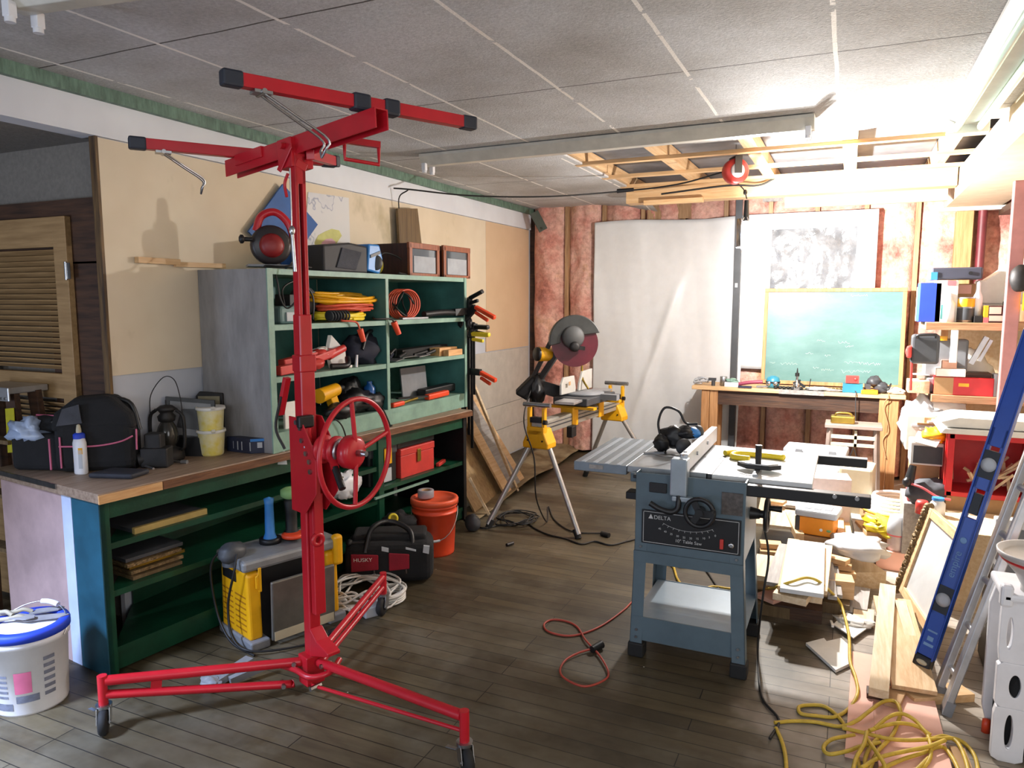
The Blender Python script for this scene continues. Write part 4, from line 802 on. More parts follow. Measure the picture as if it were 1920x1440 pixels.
for k in range(7): b.lathe([(.028, -.003), (.034, 0), (.028, .003), (.022, 0), (.028, -.003)], q2+V((.085, -.22+k*.026, .04)), (0, 1, .1), n=14)
t.p('spring_guard', b, 'darkgrey')
a = us(735, S2, -.015); b = B(); b.tube([us(700, S2, .1)+V((0, 0, .02)), a+V((-.03, -.15, .012)), a+V((.01, -.03, .01)), a+V((.02, 0, -.02))], .006, n=6); t = T('cord_plug', 'orange plug end hanging over the second shelf edge at the divider', 'plug', a); t.p('lead', b, 'blackcord'); b = B(); b.cyl(a+V((.02, -.01, -.01)), a+V((.035, .025, -.09)), .022, .018, n=12); t.p('plug', b, 'orange')
q = us(753, S2, .14); b = B()
for k in range(5): 
    c = q+V((.012*k-.02, .01*k, .105)); b.tube([c+V((.10*math.cos(a*math.tau/16)*.25, .115*math.cos(a*math.tau/16), .10*math.sin(a*math.tau/16))) for a in range(16)], .0065, n=7, closed=True, sub=3)
t = T('cord_bundle', 'round bundle of orange and brown cord in the second shelf, right bay', 'cord', q); t.p('cord_loops', b, 'orcord')
b = B(); b.tube([q+V((.05*math.cos(a*1.3), .09*math.cos(a*.9), .105+.085*math.sin(a*.9))) for a in range(12)], .0065, n=7); t.p('dark_loops', b, 'blackcord')
a, c = us(795, S2, .06), us(868, S2, .02); b = B(); b.tube([a+V((0, 0, .03)), a.lerp(c, .5)+V((0, 0, .04)), c+V((0, 0, .03))], .024, n=10); b.beam(a.lerp(c, .75)+V((0, 0, .04)), c+V((.04, .02, .05)), .05, .05); solo('caulk_gun', 'long black tool lying at the right of the second shelf', 'caulking gun', b, 'black', a)
a, c = us(752, S2, .02), us(800, S2, .02); b = B(); b.beam(a+V((0, 0, .008)), c+V((0, 0, .008)), .03, .012); solo('flat_bar', 'flat grey steel bar on the second shelf edge, right bay', 'bar', b, 'steel', a)
# ---------------------------------------------------------------- third shelf
for k, (x0, x1, d, zz) in enumerate(((520, 592, .05, .05), (528, 600, .12, .10))):
    a, c = us(x0, S3, d), us(x1, S3, d); b = B(); b.beam(a+V((0, 0, zz*.55)), c+V((0, 0, zz*.9)), .055, .05); b.blob(c+V((0, 0, zz*.9)), (.05, .06, .035), .1, seed=k)
    solo('red_tool', ('red hand tool lying at the front left of the third shelf', 'red hand tool lying behind another at the left of the third shelf')[k], 'tool', b, 'redbox', a, bevel=.008)
a = us(606, S3, .10); b = B(); b.beam(a+V((0, -.12, .06)), a+V((0, .10, .10)), .06, .05); b.cyl(a+V((0, .05, .08)), a+V((.02, .18, .12)), .03, .022); t = T('red_grinder', 'red grinder with black grip on the third shelf right of the mast', 'grinder', a); t.p('tool_body', b, 'redbox', bevel=.01)
b = B(); b.tube([a+V((.06, .0, .02)), a+V((.1, .1, .02)), a+V((.06, .16, .06))], .018, n=8); t.p('grip', b, 'black')
a = us(630, S3, .12); b = B(); b.prism([(-.05, 0), (.05, 0), (.07, .10), (.0, .20), (-.05, .10)], a, (.35, .93, 0), (-.2, -.1, 1), (.02, .01, 0)); b.blob(a+V((-.02, -.12, .09)), (.05, .10, .035), .4, seed=8); solo('white_rag', 'crumpled white cloth standing in the third shelf', 'cloth', b, 'paper', a)
a = us(678, S3, .16); b = B(); b.blob(a+V((0, .0, .085)), (.12, .17, .11), .25, seed=11, flat=.085); b.blob(a+V((.03, .16, .05)), (.07, .12, .06), .2, seed=12, flat=.05); t = T('knee_pads', 'dark navy bundle of pads and straps in the third shelf', 'pads', a); t.p('pads', b, mat('navy_cloth', (26, 30, 50), .8, var=.3))
b = B(); b.tube([a+V((.08, -.1, .1)), a+V((.06, 0, .21)), a+V((.04, .14, .18)), a+V((.06, .24, .04))], .012, n=8); b.tube([a+V((.1, .18, .05)), a+V((.09, .26, .08)), a+V((.06, .30, .03))], .01, n=8); t.p('straps', b, 'black')
a = us(668, S3, .03); b = B(); b.cyl(a+V((0, 0, 0)), a+V((0, .01, .075)), .012, .008, n=10); solo('small_bottle', 'small pale tube standing at the front of the third shelf', 'bottle', b, 'zinc', a)
a = us(648, S3, .03); b = B(); b.blob(a+V((0, 0, .012)), (.03, .06, .013), .3, seed=3); solo('shop_towel', 'small crumpled paper scrap at the third shelf edge', 'paper', b, 'paper', a)
for k, (x, d, rz) in enumerate(((742, .05, 20), (765, .12, -15), (790, .06, 5))):
    a = us(x, S3, d); b = B(); b.prism([(-.06, -.03), (.05, -.045), (.06, .045), (-.06, .03)], a+V((0, 0, .012+.004*k)), V((math.cos(math.radians(rz+80)), math.sin(math.radians(rz+80)), .1)), V((-math.sin(math.radians(rz+80)), math.cos(math.radians(rz+80)), 0)), (0, 0, .003)); t = T('trowel', ('steel trowel nearest the divider on the third shelf', 'steel trowel lying second from the divider on the third shelf', 'steel trowel lying next to the wood blocks')[k], 'trowel', a, 'trowels on the third shelf'); t.p('blade', b, 'steel')
    b = B(); d_ = V((math.cos(math.radians(rz+80)), math.sin(math.radians(rz+80)), .1)); b.cyl(a+d_*.05+V((0, 0, .02)), a+d_*.16+V((0, 0, .03)), .012, .014, n=10); t.p('handle', b, 'black')
for k, (x0, x1, d, z0, z1, h_) in enumerate(((836, 862, .02, 0, .045, .05), (815, 848, .10, .0, .06, .09))):
    a, c = us(x0, S3, d), us(x1, S3, d); m_ = (a+c)/2; b = B(); b.box(m_+V((0, 0, (z0+z1)/2)), (h_, (c-a).length, z1-z0), rz=math.degrees(math.atan2(ue.y, ue.x))-90); solo('wood_block', ('pine offcut at the front right corner of the third shelf', 'longer pine offcut behind on the third shelf', 'pine offcut on top of the others in the third shelf')[k], 'wood block', b, 'fresh', m_, bevel=.002)
a, c = us(745, S3, .22), us(830, S3, .20); b = B(); b.beam(a+V((0, 0, .03)), c+V((0, 0, .045)), .10, .06); solo('dark_tray', 'dark tray of tools at the back of the third shelf, right bay', 'tray', b, 'iron', a)
# ---------------------------------------------------------------- lowest shelf of the upper unit
a = us(566, S4, .03); b = B(); b.box(a+V((-.03, 0, .075)), (.015, .20, .15), rz=-4); solo('white_card', 'white card standing at the front left of the lowest shelf', 'card', b, 'paper', a)
a = us(612, S4, .10); t = T('cordless_drill', 'yellow cordless drill lying on the lowest shelf behind the hoist wheel', 'drill', a)
b = B(); b.cyl(a+V((.02, -.09, .15)), a+V((.0, .10, .17)), .045, .04); b.beam(a+V((0, .04, .15)), a+V((.0, .10, .02)), .05, .06); t.p('drill_body', b, 'yellow', bevel=.006)
b = B(); b.cyl(a+V((.0, .10, .17)), a+V((0, .17, .175)), .03, .015); b.box(a+V((.02, .10, .035)), (.09, .13, .07)); t.p('chuck_and_battery', b, 'black', bevel=.006)
for k, (x, d, s, sd) in enumerate(((640, .04, (.08, .12, .05), 2), (668, .12, (.10, .15, .08), 4), (655, .20, (.09, .12, .11), 5), (700, .06, (.06, .10, .06), 6))):
    a = us(x, S4, d); b = B(); b.blob(a+V((0, 0, s[2]*.95)), s, .22, seed=sd, flat=s[2]*.9); b.cyl(a+V((.02, -.05, s[2])), a+V((.06, -.14, s[2]*1.3)), .02, .016, n=10)
    solo('black_tool', ('black power tool lying at the front of the lowest shelf under the drill', 'black power tool in the middle of the lowest shelf, left bay', 'tall black power tool at the back of the lowest shelf', 'black tool at the divider on the lowest shelf')[k], 'power tool', b, 'black', a)
a = us(694, S4, .10); t = T('blue_bottle', 'translucent blue bottle on the lowest shelf near the divider', 'bottle', a+V((0, 0, .06)))
b = B(); b.box(a+V((0, 0, .03)), (.10, .14, .06)); t.p('black_base', b, 'black', bevel=.01); b = B(); b.lathe([(.03, .0), (.04, .02), (.038, .09), (.018, .11), (.018, .13)], a+V((0, 0, .06)), n=20); t.p('blue_tank', b, mat('blue_tank', (30, 90, 160), .25))
a, c = us(754, S4, .24), us(800, S4, .24); b = B(); b.slab([a, c, c+V((-.02, 0, .22)), a+V((-.02, 0, .22))], .01); solo('backing_sheet', 'pale grey panel standing at the back of the lowest shelf, right bay', 'panel', b, 'grey', a)
a, c = us(735, S4, .015), us(756, S4, .015); b = B(); b.beam(a+V((0, 0, .018)), c+V((0, 0, .022)), .035, .03); t = T('orange_clamp', 'orange clamp handle at the divider on the lowest shelf', 'clamp', a); t.p('handle', b, 'orange', bevel=.008); b = B(); b.cyl(c+V((0, 0, .022)), us(782, S4, .03)+V((0, 0, .03)), .010); t.p('bar', b, 'brass')
a, c = us(800, S4, .03), us(838, S4, .02); b = B(); b.beam(a+V((0, 0, .022)), c+V((0, 0, .03)), .05, .04); t = T('orange_clamp', 'orange clamp with dark bar lying mid-right on the lowest shelf', 'clamp', a); t.p('handle', b, 'orange', bevel=.01); b = B(); a2 = us(745, S4, .10); b.beam(a2+V((0, 0, .04)), a+V((0, 0, .03)), .03, .012); t.p('bar', b, 'iron')
a, c = us(790, S4, .16), us(860, S4, .12); b = B(); b.beam(a+V((0, 0, .03)), c+V((0, 0, .05)), .09, .06); solo('dark_case', 'dark flat case at the back right of the lowest shelf', 'case', b, 'black', a, bevel=.01)
b = B(); a = us(640, S4, -.012); b.tube([us(615, S4, .05)+V((0, 0, .02)), a+V((0, -.05, .01)), a+V((.012, 0, -.05)), a+V((.014, .05, -.19))], .005, n=6); solo('dangling_cord', 'thin black cord hanging over the mint plinth beside the hoist wheel', 'cord', b, 'blackcord', a)
b = B(); a = us(722, S4, -.012); b.tube([us(712, S4, .05)+V((0, 0, .02)), a+V((0, -.02, .01)), a+V((.014, .01, -.06)), a+V((.016, .03, -.10))], .005, n=6); b.cyl(a+V((.016, .03, -.10)), a+V((.017, .035, -.14)), .016, .014, n=10); solo('cord_plug', 'black plug hanging over the mint plinth below the divider', 'plug', b, 'blackcord', a)
# ---------------------------------------------------------------- bar clamps hung at the far end of the unit
labels = ['black bar clamp with orange grip hanging highest at the shelf end', 'black bar clamp with long bar hanging at the shelf end corner', 'black and yellow bar clamp at the shelf end', 'black bar clamp with orange handle hanging low beside the shelf', 'black bar clamp behind the yellow one at the shelf end']
spec = [(866, 600, 985, (872, 565), (928, 596), 'orange'), (878, 600, 815, (868, 566), (905, 546), 'black'), (884, 618, 840, (868, 625), (918, 628), 'brightyel'), (872, 690, 800, (886, 690), (930, 714), 'orange'), (888, 610, 740, (880, 612), (916, 614), 'black')]
for k, (bx, y0, y1, h0_, h1_, col) in enumerate(spec):
    Yk = 5.0+.02*k; p0, p1 = PY(bx, y0, Yk), PY(bx, y1, Yk); p1.x = p0.x; p1.z = max(p1.z, .02)
    t = T('bar_clamp', labels[k], 'clamp', p1, 'bar clamps at the end of the shelf unit')
    b = B(); b.beam(p0, p1, .008, .022, up=(1, 0, 0)); t.p('bar', b, 'iron')
    q0, q1 = PY(*h0_, Yk-.03), PY(*h1_, Yk-.08); b = B(); m_ = q0.lerp(q1, .35); b.beam(p0+V((0, -.01, -.02)), m_, .03, .05); b.blob(p0+V((.01, -.02, -.02)), (.035, .03, .045), .15, seed=k); t.p('jaw', b, 'black', bevel=.006)
    b = B(); b.beam(m_, q1, .032, .036, up=(0, 1, .3)); b.beam(m_+V((0, 0, -.04)), q1.lerp(m_, .35)+V((0, 0, -.05)), .026, .026); t.p('grip', b, col, bevel=.008)
# ---------------------------------------------------------------- things in the base cabinet
def ls(px, z, d):
    lo, hi = -.2, 3.2
    for _ in range(40):
        m = (lo+hi)/2; q = CL(m, d, z)-CAM
        if 960+FPX*q.dot(R_)/q.dot(D_) < px: lo = m
        else: hi = m
    return CL(lo, d, z)
rzc = math.degrees(math.atan2(ce_.y, ce_.x))-90
a, c = ls(248, .605, .06), ls(384, .605, .06); L_ = (c-a).length
t = T('picture_frame', 'flat picture frame with pale gold edge lying on the upper left cabinet shelf', 'picture frame', a)
b = B(); b.prism([(0, 0), (L_, 0), (L_, .34), (0, .34)], a+V((0, 0, .002)), ce_, ci, (0, 0, .02)); t.p('backing', b, 'darkgrey')
for v_ in (-.02, .34): b = B(); b.prism([(0, v_), (L_, v_), (L_, v_+.02), (0, v_+.02)], a, ce_, ci, (0, 0, .028)); t.p('gilt_edge', b, mat('pale_gilt', (176, 150, 88), .5, var=.15))
for k in range(5):
    a, c = ls(250-3*k, .385, .05+.015*(k % 3)), ls(342+6*(k % 3), .385, .05); L_ = (c-a).length; b = B(); b.prism([(0, 0), (L_, 0), (L_, .26), (0, .26)], a+V((0, 0, .002+k*.022)), ce_, ci, (0, 0, .016))
    solo('stacked_frame', ['bottom-most old frame of the pile on the middle left cabinet shelf', 'old frame second from the bottom of the cabinet pile', 'old frame in the middle of the cabinet pile', 'old frame second from the top of the cabinet pile', 'topmost grey board of the frame pile on the cabinet shelf'][k], 'frame', b, ('oldwood', 'gold', 'brass', 'gold', 'darkgrey')[k], a, 'frames piled in the cabinet')
zb = sh_r
a, c = ls(697, zb, .06), ls(744, zb, .06); L_ = (c-a).length
t = T('black_toolbox', 'black plastic toolbox with yellow latch in the cabinet beside the red one', 'toolbox', a)
b = B(); b.prism([(-.02, 0), (L_, 0), (L_, .27), (-.02, .27)], a, ce_, V((0, 0, 1)), ci*.24); t.p('box_body', b, 'black', bevel=.01)
b = B(); b.prism([(-.02, .19), (L_+.005, .19), (L_+.005, .30), (-.02, .30)], a-ci*.008, ce_, V((0, 0, 1)), ci*.255); t.p('lid', b, 'darkgrey', bevel=.012)
b = B(); b.prism([(L_*.46, .13), (L_*.76, .13), (L_*.76, .24), (L_*.46, .24)], a-ci*.014, ce_, V((0, 0, 1)), ci*.008); t.p('latch', b, 'yellow', bevel=.003)
b = B(); b.prism([(L_*.4, .01), (L_*.78, .01), (L_*.78, .10), (L_*.4, .10)], a-ci*.003, ce_, V((0, 0, 1)), ci*.004); t.p('paper_label', b, 'lightgrey')
a, c = ls(752, zb, .05), ls(814, zb, .05); L_ = (c-a).length
t = T('red_toolbox', 'red metal toolbox with latch on the right cabinet shelf', 'toolbox', a)
b = B(); b.prism([(0, 0), (L_, 0), (L_, .155), (0, .155)], a, ce_, V((0, 0, 1)), ci*.2); t.p('box_body', b, 'redbox', bevel=.004)
b = B(); b.prism([(-.004, .155), (L_+.004, .155), (L_+.004, .205), (-.004, .205)], a-ci*.005, ce_, V((0, 0, 1)), ci*.21); t.p('lid', b, 'redbox', bevel=.006)
b = B(); b.prism([(L_*.46, .09), (L_*.56, .09), (L_*.56, .18), (L_*.46, .18)], a-ci*.012, ce_, V((0, 0, 1)), ci*.008); t.p('latch', b, 'brass', bevel=.002)
t = T('black_organizer', 'black organizer case lying on top of the red toolbox', 'case', a+V((0, 0, .206)))
b = B(); b.prism([(-.02, .206), (L_+.02, .206), (L_+.02, .25), (-.02, .25)], a+ci*.01, ce_, V((0, 0, 1)), ci*.22); b.prism([(.04, .25), (L_-.04, .25), (L_-.04, .285), (.04, .285)], a+ci*.06, ce_, V((0, 0, 1)), ci*.10); t.p('case_body', b, 'black', bevel=.008)
a = ls(828, zb, .06); b = B(); b.beam(a+V((0, -.06, .015)), a+V((0, .04, .03)), .03, .025); solo('red_pliers', 'small red-handled tool on the cabinet shelf right of the red toolbox', 'tool', b, 'redbox', a, bevel=.005)
a = ls(650, zb, .04); b = B(); b.blob(a+V((0, -.02, .08)), (.06, .14, .085), .35, seed=9, sc=3, flat=.08); solo('white_parts_bag', 'crumpled white plastic bag in the cabinet behind the hoist wheel', 'bag', b, 'whiteplas', V((a.x, a.y, zb)))
a = ls(640, .39, .25)
b = B(); a, c = ls(700, .44, .0), ls(800, .44, .0); b.beam(a+V((0, 0, -.03))-ci*.012, c+V((0, 0, -.03))-ci*.012, .014, .014); solo('white_pipe_offcut', 'short pale stick lying at the edge below the right cabinet shelf', 'stick', b, 'mint', a)
# ---------------------------------------------------------------- things on the counter
q = V((-3.33, 2.37, CT)); t = T('tool_bag', 'black fabric tool bag with red piping on the counter', 'tool bag', q)
b = B(); b.box(q+V((0, 0, .125)), (.36, .17, .25), rz=40); t.p('bag_body', b, 'fabric', bevel=.05, seg=3)
b = B(); b.prism([(-.19, .0), (-.17, .09), (-.08, .16), (.08, .17), (.17, .08), (.19, 0)], q+V((.05, -.065, .20)), (.766, .643, 0), (-.05, .06, 1), (-.10, .12, 0)); t.p('bag_flap', b, 'fabric', bevel=.03, seg=3)
b = B(); b.prism([(-.15, .02), (-.12, .10), (-.05, .12), (-.04, .03)], q+V((.056, -.072, .215)), (.766, .643, 0), (0, 0, 1), (.004, -.005, 0)); t.p('grey_panel', b, 'greyfab')
b = B(); d_ = V((.766, .643, 0)); n_ = V((.643, -.766, 0))
b.tube([q-d_*.15+n_*.089+V((0, 0, .135)), q+n_*.089+V((0, 0, .13)), q+d_*.11+n_*.089+V((0, 0, .145)), q+d_*.17+n_*.08+V((0, 0, .17))], .0045, n=6); b.tube([q+d_*.182+n_*.07+V((0, 0, .10)), q+d_*.182+n_*.06+V((0, 0, .20))], .0045, n=6); b.tube([q-d_*.145+n_*.087+V((0, 0, .03)), q-d_*.145+n_*.087+V((0, 0, .18))], .0045, n=6); t.p('piping', b, 'labelred')
b = B(); b.tube([q-d_*.2+V((0, 0, .24)), q-d_*.02-n_*.02+V((0, 0, .33)), q+d_*.14+V((0, 0, .33)), q+d_*.19+n_*.02+V((0, 0, .19))], .012, n=8); t.p('strap', b, 'black')
q = V((-3.58, 2.28, CT)); t = T('tool_pouch', 'small black pouch with red seams left of the tool bag', 'tool bag', q)
b = B(); b.box(q+V((0, 0, .09)), (.28, .17, .18), rz=20); t.p('pouch_body', b, 'fabric', bevel=.03, seg=3)
b = B(); b.box(q+V((.05, .06, .22)), (.24, .12, .09), rz=30); t.p('pouch_top', b, 'fabric', bevel=.03, seg=3)
b = B(); p = q+V((.14, -.085, 0)); b.tube([p+V((0, 0, .02)), p+V((0.0, 0, .17))], .005, n=6); b.tube([q+V((-.06, -.01, .262)), q+V((.1, .02, .262))], .005, n=6); t.p('piping', b, 'labelred')
b = B(); b.blob(q+V((-.06, -.06, .19)), (.10, .07, .065), .45, sc=2.6, seed=14); solo('plastic_bag', 'crumpled bluish clear plastic bag on the tool pouch', 'bag', b, mat('bluish_plastic', (176, 192, 220), .3, var=.15), q+V((-.06, -.06, .13)))
q = PZ(153, 888, CT); t = T('glue_bottle', 'white glue bottle with blue cap on the counter before the tool bag', 'bottle', q)
b = B(); b.lathe([(.001, 0), (.034, 0), (.036, .006), (.036, .15), (.030, .17), (.026, .174)], q, n=28, sx=1, sy=.72); t.p('bottle', b, 'whiteplas')
b = B(); b.lathe([(.026, .172), (.026, .192), (.018, .198), (.012, .2)], q, n=22); t.p('cap', b, 'blue'); b = B(); b.lathe([(.012, .198), (.012, .212), (.008, .236), (.004, .24), (0, .24)], q, n=14); t.p('nozzle', b, 'tan')
b = B(); 
for z0, z1, a0, a1, mi in ((.02, .125, -155, -122, 0), (.03, .12, -62, -30, 1), (.055, .075, -156, -120, 2), (.10, .13, -60, -25, 2)):
    b.cm = mi; b.grid(lambda u, v, z0=z0, z1=z1, a0=a0, a1=a1: q+V((.0366*math.cos(math.radians(a0+(a1-a0)*u)), .72*.0366*math.sin(math.radians(a0+(a1-a0)*u)), z0+(z1-z0)*v)), 6, 1)
t.p('label', b, ['navy', 'lightgrey', 'yellow'])
q = PZ(225, 892, CT); b = B(); b.prism([(-.12, -.06), (.1, -.07), (.12, .05), (-.08, .07)], q, (.93, .36, 0), (-.36, .93, 0), (0, 0, .025)); solo('black_pouch', 'flat dark pouch lying on the counter beside the glue bottle', 'pouch', b, mat('dusty_dark_pouch', (44, 46, 56), .7, var=.3), q, bevel=.01)
q = PZ(268, 878, CT); t = T('bench_vice', 'dark iron vice-like tool lying on the counter in front of the lantern', 'tool', q)
b = B(); b.box(q+V((.03, .06, .05)), (.13, .09, .10), rz=30); b.box(q+V((.02, .06, .13)), (.08, .07, .08), rz=30); b.cyl(q+V((-.03, 0, .04)), q+V((.02, .06, .05)), .035); t.p('tool_body', b, 'iron', bevel=.008)
b = B(); b.cyl(q+V((-.05, -.01, .03)), q+V((-.035, .0, .03)), .035, n=20); t.p('round_knob', b, 'black'); b = B(); b.cyl(q+V((-.08, .03, .012)), q+V((.1, -.02, .012)), .006, n=8); t.p('screw_rod', b, 'steel')
b = B(); q2 = PZ(335, 868, CT); b.beam(q2+V((-.05, 0, .006)), q2+V((.03, .01, .006)), .02, .008); b.cyl(q2+V((.02, 0, .007)), q2+V((.05, .01, .007)), .012, n=8); solo('small_wrench', 'small steel wrench lying on the counter before the yellow tubs', 'wrench', b, 'steel', q2)
q = V((-3.20, 2.66, CT)); t = T('lantern', 'dark hurricane lantern with a thin wire bail on the counter', 'lantern', q)
b = B(); b.lathe([(.0, 0), (.075, 0), (.08, .012), (.075, .05), (.04, .065), (.035, .075)], q, n=26); t.p('tank', b, 'iron'); b = B(); b.lathe([(.03, .20), (.04, .205), (.045, .23), (.03, .245), (.04, .26), (.055, .265), (.03, .285), (.0, .29)], q, n=26); t.p('chimney', b, 'iron')
b = B(); b.lathe([(.035, .07), (.052, .10), (.055, .135), (.044, .175), (.03, .20)], q, n=24); t.p('globe', b, mat('sooty_glass', (60, 58, 54), .15, var=.3))
b = B()
for s in (-1, 1): b.tube([q+V((.06*s, .02*s, .05)), q+V((.085*s, .03*s, .08)), q+V((.085*s, .03*s, .22)), q+V((.05*s, .02*s, .262))], .009, n=8)
t.p('side_tubes', b, 'iron')
b = B(); b.tube([q+V((-.085, -.03, .22)), q+V((-.07, -.03, .34)), q+V((-.01, 0, .43)), q+V((.045, .02, .42)), q+V((.07, .03, .33)), q+V((.085, .03, .22))], .0025, n=6); b.cyl(q+V((0, 0, .28)), q+V((0, 0, .315)), .003, n=6); t.p('bail', b, 'iron')
q = V((-3.12, 2.80, CT)); a = PY(327, 805, 2.78); 
t = T('framed_print', 'black framed picture leaning behind the yellow tubs', 'picture frame', (-3.2, 2.85, CT))
o = V((-3.27, 2.72, CT+.10)); ax = V((.80, .52, -.10)); ay = V((-.10, .10, 1)).normalized(); b = B()
for p_ in ([(0, 0), (.26, 0), (.26, .02), (0, .02)], [(0, .20), (.26, .20), (.26, .22), (0, .22)], [(0, .02), (.02, .02), (.02, .20), (0, .20)], [(.24, .02), (.26, .02), (.26, .20), (.24, .20)]): b.prism(p_, o, ax, ay, (.006, -.012, 0))
t.p('frame_moulding', b, 'black'); b = B(); b.prism([(.02, .02), (.24, .02), (.24, .20), (.02, .20)], o, ax, ay, (.003, -.006, 0)); b.cm = 1; b.prism([(.05, .06), (.20, .05), (.21, .17), (.08, .16)], o+V((.003, -.006, 0)), ax, ay, (.001, -.002, 0)); t.p('print', b, ['grey', 'darkgrey'])
b = B(); b.prism([(-.02, 0), (.22, 0), (.22, .10), (-.02, .10)], V((-3.25, 2.72, CT)), (.88, .40, 0), (0, 0, 1), (-.04, .09, 0)); solo('dark_box', 'dark wooden box under the leaning black frame', 'box', b, 'black', (-3.2, 2.78, CT))
b = B(); o = V((-3.255, 2.90, CT+.10)); b.prism([(0, 0), (.15, 0), (.15, .215), (.02, .225), (0, .2)], o, (.9, .42, 0), (-.06, .06, 1), (-.012, .02, 0)); t = T('small_picture', 'small cream picture frame behind the black frame', 'picture frame', o); t.p('moulding', b, 'iron', bevel=.004); b = B(); b.prism([(.015, .02), (.135, .02), (.135, .2), (.015, .2)], o+V((.002, -.004, 0)), (.9, .42, 0), (-.06, .06, 1), (.001, -.002, 0)); t.p('picture', b, mat('cream_print', (146, 138, 110), .6, var=.2))
b = B(); q = PZ(350, 850, CT); b.prism([(-.10, 0), (.12, 0), (.12, .09)], q+V((0, .05, 0)), (.9, .42, 0), (0, 0, 1), (-.03, .07, 0)); solo('wooden_wedge', 'dark wooden wedge lying on the counter left of the yellow tubs', 'wedge', b, 'darkwood', q)
for k, (z, nm) in enumerate(((0, 'lower yellow-stained plastic tub of the two stacked on the counter'), (.122, 'upper yellow-stained tub stacked inside the lower one'))):
    q = PZ(398, 852, CT)+V((-.002*k, .004*k, z)); b = B(); pr = [(.001, 0), (.056, 0), (.060, .01), (.069, .125), (.072, .13), (.070, .134), (.066, .13), (.055, .012), (.001, .01)]
    t = T('plastic_tub', nm, 'tub', q, 'stacked paint tubs'); b.lathe(pr, q, n=32); t.p('tub', b, 'paleyellow')
    b = B(); b.lathe([(.069, .122), (.076, .126), (.074, .14), (.067, .136)], q, n=32); b.prism([(.05, .12), (.095, .135), (.06, .145)], q, (.75, -.66, 0), (0, 0, 1), (.012, .014, 0)); t.p('torn_rim', b, 'paper')
a, c = PZ(428, 846, CT), PZ(478, 850, CT); d = (c-a).normalized(); nn = V((-d.y, d.x, 0)); t = T('printed_carton', 'dark blue printed carton on the counter right of the yellow tubs', 'carton', a)
w = .175; d = V((.999, -.01, 0)).normalized(); o = PZ(474, 850, CT)-d*w-V((0, .015, 0))
nn = V((.92, .9, 0)).normalized(); b = B(); b.prism([(0, 0), (w, 0), (w+nn.x*.075, nn.y*.075), (nn.x*.075, nn.y*.075)], o, d, V((-d.y, d.x, 0)), (0, 0, .082)); t.p('carton', b, 'navy', bevel=.002)
b = B(); b.prism([(.05, .02), (.053, .02), (.053, .06), (.05, .06)], o-V((-d.y, d.x, 0))*.0008, d, V((0, 0, 1)), V((d.y, -d.x, 0))*.0005)
for u in (.08, .11, .17): b.prism([(u, .015), (u+.006, .015), (u+.006, .062), (u, .062)], o, d, V((0, 0, 1)), V((d.y, -d.x, 0))*.0012)
b.prism([(.035, .03), (.06, .03), (.06, .06), (.035, .06)], o+d*w, V((nn.x*d.x-nn.y*d.y, nn.x*d.y+nn.y*d.x, 0)), V((0, 0, 1)), d*.0012); t.p('print', b, 'lightgrey')
b = B(); e_ = V((nn.x*d.x-nn.y*d.y, nn.x*d.y+nn.y*d.x, 0)); b.prism([(0, .066), (.075, .066), (.075, .08), (0, .08)], o+d*w, e_, V((0, 0, 1)), d*.0012); t.p('cyan_band', b, 'skyblue')
q = PZ(516, 845, CT+.004); b = B(); b.slab([q, q+V((.05, .02, 0)), q+V((.066, .016, -.075)), q+V((.016, -.004, -.075))], .002); solo('paper_slip', 'small pale paper slip hanging over the counter edge left of the mast', 'paper', b, 'paper', q)
# ---------------------------------------------------------------- alcove: louvred door and stepladder
a = PY(125, 405, 2.45); X1_ = a.x; ZT = a.z
t = T('louvred_door', 'yellowed louvred wooden door leaning in the dark opening on the left', 'door', (X1_-.35, 2.45, 0))
W_ = .78; b = B(); b.bb(X1_-.10, X1_, 2.435, 2.468, .02, ZT); b.bb(X1_-W_, X1_-W_+.09, 2.435, 2.468, .02, ZT); b.bb(X1_-W_, X1_, 2.436, 2.467, ZT-.15, ZT); b.bb(X1_-W_, X1_, 2.436, 2.467, .02, .22); b.bb(X1_-W_, X1_, 2.436, 2.467, 1.17, 1.30); t.p('door_frame', b, 'louvre', bevel=.003)
b = B(); z = .24
while z < ZT-.17:
    if not 1.14 < z < 1.31: b.beam((X1_-W_+.085, 2.451, z), (X1_-.095, 2.451, z), .036, .007, up=(0, .62, 1))
    z += .028
t.p('louvre_slats', b, 'louvre')
q = PY(127, 508, 2.44); b = B(); b.bb(q.x-.006, q.x+.03, 2.43, 2.434, q.z-.04, q.z+.04); b.cyl((q.x, 2.430, q.z-.045), (q.x, 2.430, q.z+.045), .007, n=10); t.p('hinge', b, 'zinc')
q = PX(48, 722, -3.9); X_, Z_ = q.x, q.z; LY = q.y-2.22
t = T('step_ladder', 'wooden stepladder with aluminium top cap in the dark opening', 'step ladder', (X_, 2.2+LY, 0))
b = B(); b.bb(X_-.22, X_+.12, 2.06+LY, 2.26+LY, Z_-.025, Z_+.008); b.bb(X_+.03, X_+.135, 2.05+LY, 2.06+LY, Z_-.06, Z_+.01); t.p('top_cap', b, 'alu', bevel=.004)
for k, (dx, dy, dx2) in enumerate(((-.19, -.10, -.24), (.075, -.11, .13), (-.19, .06, -.26), (.09, .06, .20))):
    b = B(); b.beam((X_+dx, 2.17+LY+dy*.6, Z_-.02), (X_+dx2, 2.2+LY+dy*.8, .0), .075, .028, up=(0, 1, 0)); t.p('rail', b, 'darkwood')
for k in range(3): z = Z_-.28*(k+1); b = B(); b.bb(X_-.20, X_+.10, 2.05+LY-.01*k, 2.13+LY-.01*k, z, z+.02); t.p('step', b, 'oldwood')
